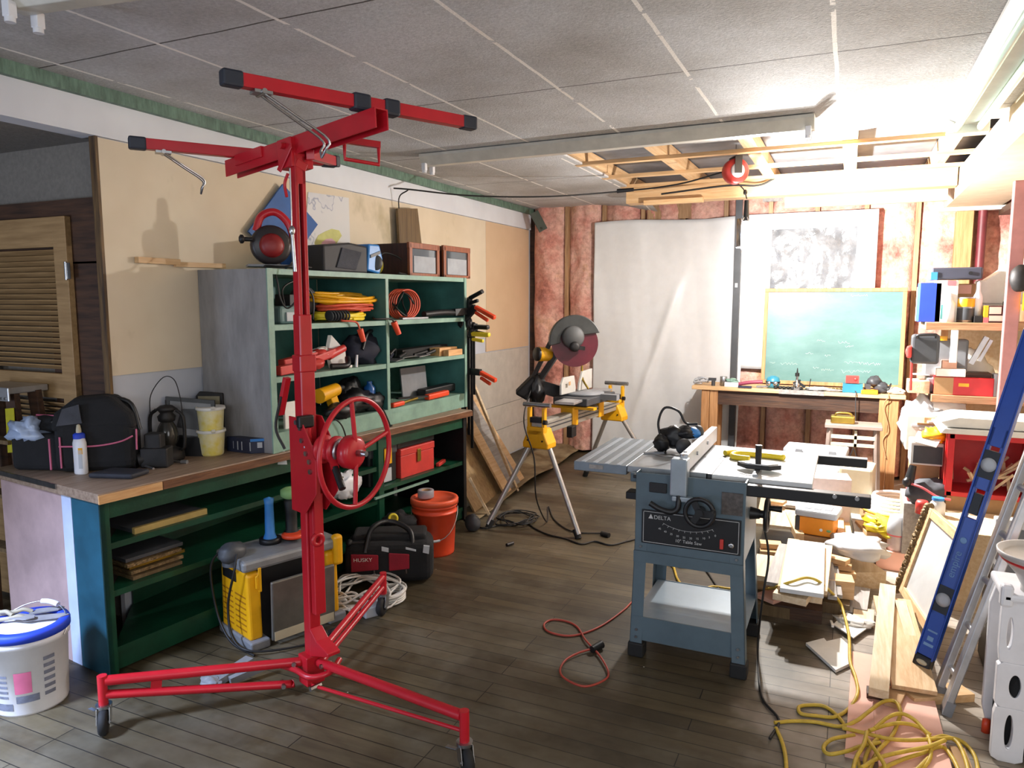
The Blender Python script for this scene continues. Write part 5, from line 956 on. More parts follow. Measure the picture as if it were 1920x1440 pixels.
b = B(); b = B(); b.beam((X_+.078, 2.085+LY, Z_-.10), (X_+.105, 2.065+LY, Z_-.32), .07, .003, up=(0, 1, 0)); t.p('yellow_label', b, mat('yellow_sticker', (206, 196, 40), .5, var=.2))
for k, x in enumerate((.045, .08, .11)): b = B(); b.cyl((X_+x, 2.05+LY, Z_-.045), (X_+x, 2.044+LY, Z_-.045), .007, n=10); t.p('rivet', b, 'zinc')
# batten nailed to the wall
a, c = PX(256, 487, XL+.03), PX(420, 497, XL+.03); b = B(); b.beam(a, a.lerp(c, .45), .03, .03); b.beam(a.lerp(c, .40)+V((.004, 0, -.012)), c+V((.004, 0, -.005)), .02, .026); solo('wall_batten', 'thin pale batten fixed to the tan wall left of the circular saw', 'batten', b, 'piney', a)
# ---------------------------------------------------------------- white bucket with trowels
q = V((-3.055, 1.80, 0)); RB = .148; HB = .345
t = T('white_bucket', 'large white plastic bucket with blue lid at the front left', 'bucket', q)
b = B(); b.lathe([(.001, 0), (RB*.88, 0), (RB*.9, .01), (RB*.98, HB-.06), (RB*1.03, HB-.058), (RB*1.03, HB-.03), (RB, HB-.028), (RB, HB-.01)], q, n=44); t.p('pail', b, 'whiteplas')
b = B(); b.lathe([(.001, HB-.012), (RB*.78, HB-.012), (RB*.82, HB+.004), (RB*1.03, HB+.004), (RB*1.06, HB-.006), (RB*1.06, HB-.03), (RB*1.02, HB-.03)], q, n=48); t.p('lid', b, 'blue')
b = B(); d_ = V((.92, .38, 0)).normalized(); p0, p1 = q+d_*RB*1.04+V((0, 0, HB-.05)), q-d_*RB*1.04+V((0, 0, HB-.05))
up_ = V((-.38, .92, 0))
b.tube([q+d_*RB*1.05*math.cos(a)+(up_*.74+V((0, 0, .60)))*RB*1.05*math.sin(a)+V((0, 0, HB-.05)) for a in [i*math.pi/16 for i in range(17)]], .0028, n=6, raw=True); wb = t.p('wire_handle', b, 'zinc')
b = B(); b.tube([q+d_*RB*1.05*math.cos(a)+(up_*.74+V((0, 0, .60)))*RB*1.05*math.sin(a)+V((0, 0, HB-.05)) for a in [math.radians(x) for x in (64, 74, 84, 94)]], .011, n=10); t.p('grip', b, 'whiteplas', under=wb)
b = B()
def onpail(a0, a1, z0, z1, m_): 
    b.cm = m_; b.grid(lambda u, v: q+V((math.cos(math.radians(a0+(a1-a0)*u)), math.sin(math.radians(a0+(a1-a0)*u)), 0))*(RB*(.9+.08*((z0+(z1-z0)*v-.01)/(HB-.07)))+.0012)+V((0, 0, z0+(z1-z0)*v)), 8, 1)
onpail(-55, -30, .10, .19, 1); onpail(-54, -20, .06, .09, 0)
for k in range(5): onpail(-92, -66, .17-.022*k, .18-.022*k, 0)
for k in range(6): onpail(-12, 6, .22-.03*k, .236-.03*k, 0)
onpail(-100, -60, .03, .06, 0)
t.p('printed_label', b, ['label', 'labelred'])
LZ = HB-.006
for k, (ox, oy, an, ln, nm) in enumerate(((-.05, .0, 38, .17, 'grey steel trowel with wooden handle lying rightmost on the blue lid'), (-.085, .045, 44, .13, 'grey trowel lying in the middle of the blue lid'), (-.115, -.01, 12, .12, 'grey metal scraper at the left edge of the blue lid'))):
    o = q+V((ox, oy, LZ+.004+.006*k)); d = V((math.cos(math.radians(an)), math.sin(math.radians(an)), .03)); n_ = V((-d.y, d.x, 0))
    t = T('trowel', nm, 'trowel', o, 'trowels on the blue bucket lid'); b = B(); b.prism([(0, -.02), (.02, -.027), (ln*.85, -.024), (ln, 0), (ln*.85, .02), (.02, .024)], o+d*.02, d, n_, (0, 0, .004)); t.p('blade', b, mat('mortar_dusted_steel', (150, 148, 150), .7, var=.2))
    b = B(); b.tube([o+d*.03+V((0, 0, .004)), o+d*.0+V((0, 0, .018)), o-d*.03+V((0, 0, .014)), o-d*.10+V((0, 0, .010))], .009, n=8); t.p('handle', b, mat('dusty_handle_wood', (170, 160, 138), .7, var=.1))
# ---------------------------------------------------------------- thickness planer
pa = PZ(470, 1220); ex = V((.33, .94, 0)).normalized(); ey = V((-.94, .33, 0)).normalized(); PW, PD = .50, .30
def pl(u, v, z): return pa+ex*u+ey*v+V((0, 0, z))
t = T('thickness_planer', 'yellow bench planer with grey top on the floor before the green cabinet', 'planer', pl(PW/2, PD/2, 0))
b = B(); 
for u in (-.01, PW-.08): b = B(); b.prism([(u, -.03), (u+.10, -.03), (u+.10, PD+.02), (u, PD+.02)], pl(0, 0, 0), ex, ey, (0, 0, .045)); t.p('base_foot', b, 'grey', bevel=.008)
for u in (0, PW-.07):
    b = B(); b.prism([(0, .04), (PD, .04), (PD*.97, .37), (PD*.8, .385), (PD*.2, .385), (PD*.04, .37)], pl(u, 0, 0), ey, V((0, 0, 1)), ex*.07); sp_ = t.p('side_cover', b, 'yellow', bevel=.015, seg=3)
    b = B()
    for k in range(7):
        for j in range(2): b.prism([(.03+.135*j, .08+.028*k), (.14+.135*j, .08+.028*k), (.14+.135*j, .088+.028*k), (.03+.135*j, .088+.028*k)], pl(u, 0, 0)-ex*.0015 if u == 0 else pl(u+.0715, 0, 0), ey, V((0, 0, 1)), ex*.0012)
    t.p('warning_print', b, mat('amber_print', (176, 116, 16), .5), under=sp_)
b = B(); b.prism([(-.02, 0), (PW+.02, 0), (PW+.02, PD), (-.02, PD)], pl(0, 0, .385), ex, ey, (0, 0, .055)); t.p('top_housing', b, mat('planer_top_grey', (150, 152, 154), .45, .3, var=.12), bevel=.015)
b = B(); b.prism([(.07, .01), (PW-.07, .01), (PW-.07, .38), (.07, .38)], pl(0, .05, 0), ex, V((0, 0, 1)), ey*.2); t.p('inner_block', b, 'black')
b = B(); b.prism([(.09, .03), (PW-.06, .03), (PW-.06, .33), (.09, .33)], pl(0, -.03, 0), ex, V((0, .0, 1))-ey*.03, ey*-.02); tb = t.p('infeed_table', b, mat('planer_table_steel', (128, 126, 120), .35, .6, var=.15), bevel=.008)
b = B(); b.prism([(.10, .03), (PW-.07, .03), (PW-.07, .075), (.10, .075)], pl(0, -.052, 0), ex, V((0, 0, 1)), ey*-.002); t.p('table_lip', b, 'tan', under=tb)
b = B(); b.prism([(.05, .28), (.065, .28), (.065, .40), (.05, .40)], pl(-.0, -.012, 0), ex, V((0, 0, 1)), ey*.01); b.prism([(.035, .30), (.05, .29), (.05, .37), (.035, .36)], pl(0, -.012, 0), ex, V((0, 0, 1)), ey*.01); t.p('depth_pointer', b, 'yellow', bevel=.003)
b = B(); b.blob(pl(-.01, .13, .46), (.055, .075, .05), .1, seed=4); b.cyl(pl(-.01, .13, .40), pl(-.01, .13, .46), .05, .04); t.p('crank_knob', b, 'darkgrey')
b = B(); b.prism([(.12, .31), (.26, .31), (.26, .36), (.12, .36)], pl(-.006, 0, 0), ey, V((0, 0, 1)), ex*.01); t.p('carry_slot', b, 'black', bevel=.003)
b = B(); b.tube([pl(-.02, .06, .47), pl(-.05, .03, .40), pl(-.055, .10, .22), pl(-.06, .06, .07), pl(-.03, -.06, .03), pl(.15, -.14, .012), pl(.30, -.15, .01), pl(.36, -.14, .012)], .006, n=6); b.tube([pl(-.01, .19, .48), pl(-.07, .24, .38), pl(-.06, .22, .15), pl(-.05, .10, .03), pl(-.02, -.08, .01)], .006, n=6); b.cyl(pl(.35, -.14, .016), pl(.42, -.135, .016), .017, n=10); t.p('power_cord', b, 'blackcord')
b = B(); b.prism([(PW-.03, .30), (PW+.02, .30), (PW+.02, .46), (PW-.03, .46)], pl(0, -.02, 0), ex, V((0, 0, 1)), ey*.05); t.p('switch_box', b, 'yellow', bevel=.015)
q = pl(.22, .19, .441); t = T('heat_gun', 'blue tool standing upright on the planer top', 'tool', q)
b = B(); b.lathe([(.001, 0), (.035, 0), (.036, .02), (.025, .05), (.022, .20), (.026, .23), (.0, .24)], q, n=20); t.p('blue_body', b, 'skyblue'); b = B(); b.lathe([(.0365, .0), (.055, 0), (.055, .025), (.0365, .025)], q, n=20); t.p('black_base', b, 'black')
q = pl(.33, .17, .441); t = T('trim_router', 'dark trim router with orange ring on the planer top', 'router', q)
b = B(); b.lathe([(.001, 0), (.045, 0), (.045, .03), (.03, .05), (.03, .13), (.035, .2), (.02, .22), (0, .222)], q, n=20); t.p('router_body', b, 'iron'); b = B(); b.lathe([(.046, .02), (.06, .02), (.06, .035), (.046, .04)], q+V((.03, -.02, .0)), n=24); t.p('orange_ring', b, 'orange')
b = B(); b.lathe([(.03, .215), (.05, .23), (.05, .26), (.03, .27), (.0, .27)], q, n=18); t.p('clear_cap', b, 'greenmark')
# ---------------------------------------------------------------- orange bucket, bag, white cords
q = V((-2.455, 4.10, 0))+V((0, .0, 0)); RB, HB = .148, .37
t = T('orange_bucket', 'orange plastic bucket with matching lid on the floor by the cabinet', 'bucket', q)
b = B(); b.lathe([(.001, 0), (RB*.86, 0), (RB*.875, .012), (RB*.97, HB-.09), (RB*1.02, HB-.088), (RB*1.02, HB-.078), (RB*.98, HB-.076), (RB*.985, HB-.05), (RB*1.03, HB-.048), (RB*1.03, HB-.036), (RB, HB-.034), (RB, HB-.012)], q, n=44); t.p('pail', b, 'orange')
b = B(); b.lathe([(.001, HB-.004), (RB*.88, HB-.004), (RB*.9, HB+.006), (RB*1.05, HB+.006), (RB*1.08, HB-.002), (RB*1.08, HB-.03), (RB*1.03, HB-.03)], q, n=44); t.p('lid', b, mat('orange_lid', (236, 96, 60), .4, var=.06))
b = B(); d_ = V((.85, .5, 0)).normalized(); dn = V((.35, -.6, -.72)).normalized(); pts = [q+V((0, 0, HB-.06))+d_*RB*1.04*math.cos(a)+V((.5, -.85, 0))*(RB*1.09*math.sin(a))+V((0, 0, -.19*math.sin(a))) for a in [i*math.pi/14 for i in range(15)]]
b.tube(pts, .0028, n=6, raw=True); t.p('wire_handle', b, 'zinc'); b = B(); b.tube(pts[6:9], .0085, n=8, raw=True); t.p('grip', b, 'whiteplas')
b = B(); b.lathe([(.030, 0), (.052, 0), (.054, .003), (.054, .047), (.052, .05), (.030, .05), (.030, 0)], q+V((-.045, -.035, HB+.007)), n=32); t = T('tape_roll', 'grey duct tape roll lying on the orange bucket lid', 'tape roll', q+V((-.045, -.035, HB+.007))); t.p('tape', b, mat('duct_tape_grey', (150, 152, 160), .5, var=.1)); b = B(); b.lathe([(.027, 0.001), (.030, 0.001), (.030, .049), (.027, .049), (.027, 0.001)], q+V((-.045, -.035, HB+.007)), n=28); t.p('cardboard_core', b, 'card')
q = V((-2.47, 3.60, 0)); dx = V((.80, -.05, 0)).normalized()
t = T('duffel_bag', 'black duffel tool bag with red pockets on the floor', 'bag', q)
bx = V((.86, .50, 0)).normalized(); by = V((-bx.y, bx.x, 0)); b = B(); b.box(q+V((0, 0, .13)), (.52, .28, .25), rz=30); t.p('bag_body', b, 'fabric', bevel=.06, seg=4)
b = B(); b.box(q+by*.02+V((0, 0, .255)), (.44, .20, .06), rz=30); t.p('zip_top', b, 'fabric', bevel=.02, seg=3)
for u, w in ((-.14, .16), (.06, .12)):
    b = B(); b.prism([(u-w/2, .09), (u+w/2, .10), (u+w/2, .19), (u-w/2, .20)], q-by*.143, bx, V((0, 0, 1)), by*-.012); pk = t.p('red_pocket', b, 'redfab', bevel=.008)
    if u < 0:
        b = B(); b.text('HUSKY', .035, q-by*.156+bx*(u-.065)+V((0, 0, .155)), bx, (-.25*by.x, -.25*by.y, 1)); t.p('lettering', b, 'paper', under=pk)
    b = B(); b.beam(q-by*.16+bx*(u+w*.35)+V((0, 0, .075)), q-by*.16+bx*(u+w*.35)+V((0, 0, .10)), .008, .004); t.p('zip_pull', b, 'zinc', under=pk)
b = B(); b.tube([q-by*.13+bx*-.14+V((0, 0, .20)), q-by*.08-bx*.10+V((0, 0, .33)), q+V((0, 0, .345)), q-by*.05+bx*.12+V((0, 0, .30)), q-by*.13+bx*.14+V((0, 0, .2))], .016, n=8); t.p('carry_handle', b, 'black')
for pl_, o_, d_ in (([(-.04, .215), (-.0, .205), (.0, .23), (-.04, .24)], .146, -.006), ([(.10, .22), (.16, .205), (.16, .215), (.10, .232)], .146, -.006), ([(.2, .2), (.235, .19), (.24, .235), (.205, .24)], .14, -.02)): b = B(); b.prism(pl_, q-by*o_, bx, V((0, 0, 1)), by*d_); t.p('buckle', b, 'lightgrey')
q2 = V((-2.575, 3.86, 0)); b = B(); b.blob(q2+V((0, 0, .26)), (.11, .10, .06), .3, seed=7); t = T('dark_jacket', 'black cloth heap with a yellow clip behind the duffel bag', 'cloth', q2); t.p('cloth', b, 'fabric'); b = B(); b.blob(q2+V((0, 0, .11)), (.11, .11, .12), .15, seed=8, flat=.11); t.p('cloth_base', b, 'fabric'); b = B(); b.lathe([(.018, -.012), (.032, -.012), (.032, .012), (.018, .012), (.018, -.012)], q2+V((.02, -.10, .31)), (.6, -.75, .2), n=20); t.p('yellow_clip', b, 'brightyel')
b = B(); a = PY(655, 1018, 3.4); b.cyl(a, a+V((.10, .06, .0)), .012); b.blob(a, (.022, .022, .022), .05); solo('paint_roller', 'dark rod with white ball end sticking out left of the duffel bag', 'rod', b, ['black'], a)
rnd = random.Random(5); q = PZ(672, 1128); t = T('white_cord_pile', 'tangled pile of white cable on the floor beside the planer', 'cord', q)
for k in range(2):
    b = B(); pts = []
    for i in range(34):
        a = i*.86+k; r_ = rnd.uniform(.10, .24); pts.append(q+V((r_*math.cos(a)*1.0, r_*math.sin(a)*1.15+.03, .012+rnd.uniform(0, .10)*(1-r_*2.2)+.01)))
    b.tube(pts, .0065, n=6, sub=5); t.p('cable', b, 'whitecord')
b = B(); 
for k in range(5): c = PZ(722, 1125)+V((0, .0, .012+.012*k)); b.tube([c+V((.03+.08*math.cos(a*math.tau/10), .10*math.sin(a*math.tau/10), .0)) for a in range(10)], .0055, n=6, closed=True, sub=4)
t.p('cable_loops', b, 'paper')
b = B(); b.blob(q+V((-.06, -.10, .04)), (.06, .025, .02), .1, seed=2); t.p('white_plug', b, 'whitecord')
b = B(); c = PZ(690, 1160); b.box(c+V((0, .05, .03)), (.06, .12, .06), rz=-30); solo('grey_adapter', 'pale grey adapter block lying before the white cables', 'adapter', b, 'lightgrey', c, bevel=.008)
b = B(); c = PZ(448, 1270); b.beam(c+V((-.02, -.12, .03)), c+V((.0, .07, .05)), .05, .03); b.beam(c+V((.03, -.08, .03)), c+V((.10, .06, .05)), .03, .03); b.blob(c+V((-.03, -.13, .03)), (.05, .035, .03), .2, seed=4); solo('clamp_tool', 'grey metal clamp lying on the floor behind the left hoist leg', 'clamp', b, 'grey', c, bevel=.005)
# ---------------------------------------------------------------- boards and sticks leaning at the corner
t = T('leaning_plywood', 'brown plywood sheet leaning on the wall right of the cabinet', 'plywood sheet', (-2.9, 5.15, 0))
b = B(); b.slab([(-2.62, 4.97, .01), (-2.72, 5.80, .01), (-3.26, 5.80, 1.00), (-3.22, 4.97, 1.02)], .014); t.p('sheet', b, 'ply')
for k, (y0, y1, z1, m_, nm) in enumerate(((5.20, 5.33, 1.16, 'piney', 'narrow pine board leaning on the plywood sheet, nearest of the three'), (5.35, 5.58, 1.06, 'greyboard', 'wide grey board leaning on the plywood sheet'), (5.60, 5.72, .98, 'piney', 'narrow pine board leaning right of the wide grey board'))):
    b = B(); b.slab([(-2.60-.02*k, y0+.30, .012), (-2.60-.02*k, y1+.30, .012), (-3.12, y1, z1), (-3.12, y0, z1)], .02); solo('leaning_board', nm, 'board', b, m_, (-2.9, (y0+y1)/2, 0), 'boards leaning beside the cabinet')
b = B(); b.slab([(-3.17, 5.02, .66), (-3.17, 5.18, .66), (-3.27, 5.15, 1.26), (-3.27, 5.02, 1.26)], .02); solo('white_board', 'white board standing behind the bar clamps against the wall', 'board', b, 'white', (-3.2, 5.1, .66))
for k, (f, tp, nm) in enumerate((((970, 920), (886, 716), 'long white stick leaning from the floor to the bar clamps'), ((917, 965), (880, 896), 'short white stick leaning at the black cabinet end'))):
    p0 = PZ(*f, .012); p1 = PY(*tp, (5.12, 4.90)[k]); b = B(); b.beam(p0, p1, .026, .020); solo('white_stick', nm, 'stick', b, 'paley', p0, 'white sticks beside the cabinet')
def paper_fn(u, v):
    p = PZ(885, 985, 0).lerp(PZ(1100, 838, 0), u); w = V((-.35-.1*u, .28, 0))*1.0
    lift = .02+.07*max(0, noise.noise(V((u*4, v*2, 1))))+.10*(1-v)*max(0, math.sin(u*7-1))*.6
    return p+w*v*(.6+.7*u)+V((0, 0, .006+lift*(.3+u)))
b = B(); b.grid(paper_fn, 30, 10); solo('floor_paper', 'curled brown paper sheet on the floor below the saw stand', 'paper', b, mat('brown_floor_paper', (150, 134, 104), .8, var=.15, vs=6, col2=(108, 88, 60)), PZ(990, 900), solid=.003)
b = B(); q = PZ(885, 1000)+V((-.02, .05, 0)); b.blob(q+V((0, 0, .06)), (.06, .045, .07), .1, seed=3, flat=.055); solo('rubber_block', 'dark rounded rubber block on the floor at the cabinet end', 'block', b, 'darkgrey', q)
# ---------------------------------------------------------------- mitre saw stand and saw
def st(x, y, z): return V((x, y, z))
BN, BF = V((-2.035, 4.86, 0)), V((-1.885, 6.36, 0)); be = (BF-BN).normalized(); bp_ = V((be.y, -be.x, 0))
t = T('saw_stand', 'yellow and silver folding mitre saw stand with four legs', 'saw stand', BN.lerp(BF, .5))
b = B(); b.prism([(-.045, .70), (.045, .70), (.045, .79), (.03, .80), (-.03, .80), (-.045, .79)], BN, bp_, V((0, 0, 1)), BF-BN); bm_ = t.p('beam', b, mat('stand_aluminium', (190, 188, 178), .38, .6, var=.1), bevel=.003)
b = B(); b.prism([(.046, .735), (.046, .745), (.0475, .745), (.0475, .735)], BN, bp_, V((0, 0, 1)), BF-BN); b.prism([(.046, .765), (.046, .772), (.0475, .772), (.0475, .765)], BN, bp_, V((0, 0, 1)), BF-BN); t.p('beam_groove', b, 'darkgrey', under=bm_)
for o, feet, dr in ((BN, (V((-2.357, 4.70, 0)), V((-1.666, 4.75, 0))), -1), (BF, (V((-2.23, 6.52, 0)), V((-1.50, 6.50, 0))), 1)):
    c = o-be*(.03*dr) if False else o+be*(.04 if dr < 0 else -.04)
    b = B(); b.prism([(-.105, .60), (.105, .60), (.105, .64), (.06, .745), (-.06, .745), (-.105, .64)], c-be*.07, bp_, V((0, 0, 1)), be*.14); br_ = t.p('leg_bracket', b, 'yellow', bevel=.012, seg=3)
    b = B()
    for u in (-.06, .06): b.cyl(c+bp_*u+V((0, 0, .66))-be*.075, c+bp_*u+V((0, 0, .66))-be*.068, .007, n=8)
    t.p('rivets', b, 'black', under=br_)
    for k, f in enumerate(feet):
        top = c+bp_*(-.075 if k == 0 else .075)+V((0, 0, .62)); b = B(); b.cyl(f+V((0, 0, .03)), top, .019, n=16); lg = t.p('leg', b, mat('leg_tube_alu', (186, 184, 182), .35, .6, var=.08)); b = B(); d_ = (top-f).normalized(); b.cyl(f, f+d_*.07, .024, n=14); t.p('foot', b, 'rubber', under=lg)
for o, s, hh in ((BN, -1, .92), (BF, 1, .93)):
    c = o+be*(-.0*s); b = B()
    for u in (-.06, .06): b.prism([(u-.012, .70), (u+.012, .70), (u+.012, hh-.02), (u-.012, hh-.02)], c-be*.02, bp_, V((0, 0, 1)), be*.04)
    b.prism([(-.07, .70), (.07, .70), (.07, .76), (-.07, .76)], c-be*.03, bp_, V((0, 0, 1)), be*.06); ws = t.p('work_support', b, 'yellow', bevel=.005)
    b = B(); b.cyl(c-bp_*.11+V((0, 0, hh)), c+bp_*.11+V((0, 0, hh)), .017, n=14); t.p('roller', b, 'steel', under=ws)
    b = B(); b.cyl(c-be*.03+bp_*.07+V((0, 0, .80)), c-be*.03+bp_*.095+V((0, 0, .80)), .018, n=12); b.prism([(-.045, .79), (.045, .79), (.045, .83), (-.045, .83)], c-be*.022, bp_, V((0, 0, 1)), be*.044); t.p('lock_knob', b, 'black', under=ws)
for s in (.36, .70):
    c = BN.lerp(BF, s); b = B(); b.prism([(-.055, .69), (.055, .69), (.055, .84), (-.055, .84)], c-be*.05, bp_, V((0, 0, 1)), be*.10); mb = t.p('tool_mount', b, 'yellow', bevel=.006)
    b = B(); b.prism([(-.22, .825), (.22, .825), (.22, .845), (-.22, .845)], c-be*.03, bp_, V((0, 0, 1)), be*.06); t.p('mount_rail', b, 'yellow', under=mb)
b = B(); q = BN.lerp(BF, .30); b.box(q+V((.06, 0, .66)), (.05, .10, .09)); t.p('release_lever', b, 'black', bevel=.008)
# saw: table on the mounts, arm raised
q = BN.lerp(BF, .52)+V((0, 0, .848)); f_ = V((-.30, -.95, 0)); 
t = T('mitre_saw', 'large mitre saw with maroon blade raised above the yellow stand', 'mitre saw', q)
b = B(); b.box(q+V((.02, 0, .035)), (.30, .56, .06), rz=-6); t.p('saw_base', b, 'darkgrey', bevel=.008)
b = B(); b.lathe([(.001, 0), (.17, 0), (.175, .006), (.175, .018), (.001, .018)], q+V((0, 0, .066)), n=36); b.box(q+V((.20, -.02, .055)), (.22, .06, .045), rz=-6); t.p('turntable', b, 'grey')
b = B(); b.box(q+V((.02, .38, .05)), (.16, .22, .02)); b.box(q+V((.02, -.38, .05)), (.16, .2, .02)); t.p('extension_wings', b, 'alu', bevel=.003)
b = B()
b.prism([(-.29, .085), (-.035, .085), (-.03, .12), (-.06, .22), (-.25, .22), (-.29, .17)], q+V((-.045, 0, 0)), (.1, 1, 0), (0, 0, 1), (-.018, 0, 0)); b.prism([(.03, .085), (.29, .085), (.29, .25), (.10, .24), (.04, .14)], q+V((-.045, 0, 0)), (.1, 1, 0), (0, 0, 1), (-.018, 0, 0)); fc = t.p('fence', b, mat('saw_fence_grey', (206, 204, 198), .4, .3, var=.05), bevel=.003)
b = B(); b.box(q+V((-.04, -.20, .17)), (.004, .04, .03)); b.box(q+V((-.035, .24, .21)), (.004, .04, .03)); t.p('warning_stickers', b, 'card', under=fc)
b = B(); b.cyl(q+V((-.05, .12, .24)), q+V((-.05, .12, .33)), .01, n=10); b.tube([q+V((-.05, .12, .20)), q+V((-.02, .08, .16)), q+V((.03, .06, .10))], .009, n=8); t.p('hold_down_clamp', b, 'brass')
PV = PY(1008, 718, 5.45); HC = PY(1068, 632, 5.45)
b = B(); b.blob(PV+V((0, 0, -.05)), (.07, .09, .13), .12, seed=3); b.beam(PV+V((.0, 0, -.02)), q+V((-.12, -.05, .06)), .10, .10); t.p('pivot_housing', b, 'black', bevel=.01)
b = B(); b.beam(PV+V((0, 0, .0)), HC+V((-.03, 0, -.02)), .055, .045); b.beam(PV+V((-.03, -.03, .04)), HC+V((-.13, -.03, .0)), .03, .035); t.p('arm', b, mat('dark_grey_casting', (74, 74, 76), .4, .5, var=.15), bevel=.008)
ax = V((.48, -.87, .05)).normalized(); 
b = B(); b.lathe([(.02, 0), (.185, -.001), (.186, .001), (.02, .002)], HC+ax*.015+V((.035, .02, -.05)), ax, n=72, smooth=False); t.p('blade', b, 'maroon')
b = B(); ux = V((ax.y*-1, ax.x, 0)).normalized(); uz = ux.cross(ax)*-1 if ux.cross(ax).z < 0 else ux.cross(ax)
hc = HC+V((.035, .02, -.03)); arc = [(math.cos(a)*.205, math.sin(a)*.205) for a in [math.radians(18+i*9.6) for i in range(19)]]; arc2 = [(math.cos(a)*.10-.02, math.sin(a)*.10) for a in [math.radians(190-i*18) for i in range(10)]]
b.prism(arc+arc2, hc-ax*.045, ux, uz, ax*.085); t.p('upper_guard', b, mat('guard_grey', (66, 66, 64), .45, .3, var=.2), bevel=.006)
b = B(); b.lathe([(.0, .0), (.085, 0), (.09, .012), (.075, .03), (.0, .032)], hc-ux*.02+uz*.03+ax*.035, ax, n=30); t.p('gear_cover', b, mat('guard_silver', (84, 84, 84), .6, .2, var=.1))
b = B(); b.lathe([(.0, 0), (.04, 0), (.04, .03), (.02, .04), (.0, .04)], hc-ux*.01-uz*.045+ax*.05, ax, n=20); b.beam(hc+ax*.06-uz*.05, hc+ax*.06+ux*.07-uz*.06, .04, .03); t.p('arbor_cover', b, 'iron')
MC = PY(1016, 664, 5.40); mx = V((-.62, -.78, .05)).normalized(); b = B(); b.lathe([(.03, -.10), (.055, -.09), (.058, .03), (.05, .04)], MC, mx, n=26); t.p('motor', b, 'yellow'); b = B(); b.lathe([(.0, .06), (.045, .06), (.056, .05), (.056, .02), (.050, .02)], MC, mx, n=26); t.p('motor_cap', b, 'black')
b = B(); d0 = PY(985, 725, 5.35); b.prism([(-.085, -.06), (.06, .085), (.10, .03), (.02, -.12)], d0, (.908, .418, 0), (0, 0, 1), (-.10, .22, 0)); t.p('dust_bag', b, 'fabric', bevel=.02, seg=3)
b = B(); b.tube([PV+V((.02, -.06, .06)), PV+V((-.02, -.14, -.1)), BN+V((-.06, -.10, .80)), BN+V((.02, -.10, .55)), BN+V((.03, -.08, .25)), BN+V((.04, .10, .02)), PZ(1028, 950, .008), PZ(1040, 975, .008), PZ(1075, 997, .008), PZ(1132, 1000, .01)], .0055, n=6); b.cyl(PZ(1128, 1000, .016), PZ(1142, 1004, .016), .018, n=10); solo('saw_power_lead', 'black power cord hanging from the mitre saw down to the floor plug', 'cord', b, 'blackcord', PZ(1040, 975))
# cords on the floor
pts = [(870, 975), (905, 990), (935, 985), (960, 985), (985, 980), (1005, 992), (1030, 1003), (1060, 1010), (1090, 1020), (1115, 1015), (1145, 1022), (1175, 1015), (1195, 1010)]
b = B(); b.tube([PZ(x, y, .007) for x, y in pts], .006, n=6); t = T('black_extension_cord', 'black extension cord tangled on the floor under the saw stand', 'cord', PZ(970, 980)); t.p('cord_run', b, 'blackcord')
b = B(); c = PZ(968, 975, .01); pts = []; rnd = random.Random(9)
for i in range(40): a = i*.93; r_ = .07+.08*rnd.random(); pts.append(c+V((r_*1.1*math.cos(a)*1.1, r_*1.5*math.sin(a), .006+.05*rnd.random()*(1-r_*4.5))))
b.tube(pts, .005, n=6, sub=4); t.p('cord_tangle', b, 'blackcord'); b = B(); b.cyl(PZ(950, 1022, .012), PZ(962, 1018, .012), .012, n=8); t.p('plug', b, 'black')
pts = [(1185, 1128), (1168, 1145), (1130, 1172), (1092, 1188), (1060, 1192), (1028, 1184), (1020, 1171), (1035, 1162), (1062, 1165), (1083, 1176), (1098, 1200), (1125, 1230), (1141, 1262), (1128, 1278), (1095, 1287), (1062, 1274), (1050, 1258), (1060, 1238), (1085, 1224), (1112, 1216)]
b = B(); b.tube([PZ(x, y, .006+.006*(k > 9)) for k, (x, y) in enumerate(pts)], .0052, n=6); t = T('orange_floor_cord', 'thin orange-red cord looped on the floor left of the table saw', 'cord', PZ(1090, 1200)); t.p('cord_run', b, mat('red_orange_cord', (178, 70, 56), .5, var=.1)); b = B(); b.cyl(PZ(1110, 1218, .018), PZ(1128, 1208, .022), .017, .02, n=10); t.p('plug', b, 'black')
# ---------------------------------------------------------------- workbench and chalkboard
BT = .87
t = T('workbench', 'rough pine workbench against the back wall under the chalkboard', 'workbench', (-.42, 7.2, 0))
b = B(); b.bb(-1.33, .47, 6.98, 7.40, BT-.035, BT); t.p('bench_top', b, 'pinex', bevel=.004)
b = B(); b.bb(-.55, -.17, 6.976, 7.1, BT-.036, BT+.001); t.p('metal_patch', b, 'greyboard', label='grey patch in the bench top edge')
for x0, x1 in ((-1.24, -1.09), (.27, .42)):
    b = B(); b.bb(x0, (x0+x1)/2-.002, 7.0, 7.06, 0, BT-.036); b.bb((x0+x1)/2+.002, x1, 7.005, 7.065, 0, BT-.036); b.bb(x0+.01, x1-.01, 7.30, 7.38, 0, BT-.036); t.p('leg', b, 'pinez', bevel=.003)
b = B(); b.bb(-1.24, .42, 7.02, 7.06, BT-.17, BT-.036); b.bb(-1.24, .42, 7.34, 7.38, BT-.17, BT-.036); t.p('apron', b, 'darkwood')
b = B(); b.bb(.30, .40, 7.066, 7.30, .40, .46); t.p('leg_brace', b, 'pinez')
CB = [PY(1433, 541, 7.47), PY(1699, 536, 7.47), PY(1692, 718, 7.40), PY(1427, 708, 7.40)]
x0, x1 = CB[3].x, CB[2].x; zt = CB[0].z; zb_ = BT+.012
def cbp(u, v): return V((x0+(x1-x0)*u, 7.385+.075*v, zb_+(zt-zb_)*v))
t = T('chalkboard', 'green chalkboard in a wooden frame standing on the workbench', 'chalkboard', cbp(.5, 0))
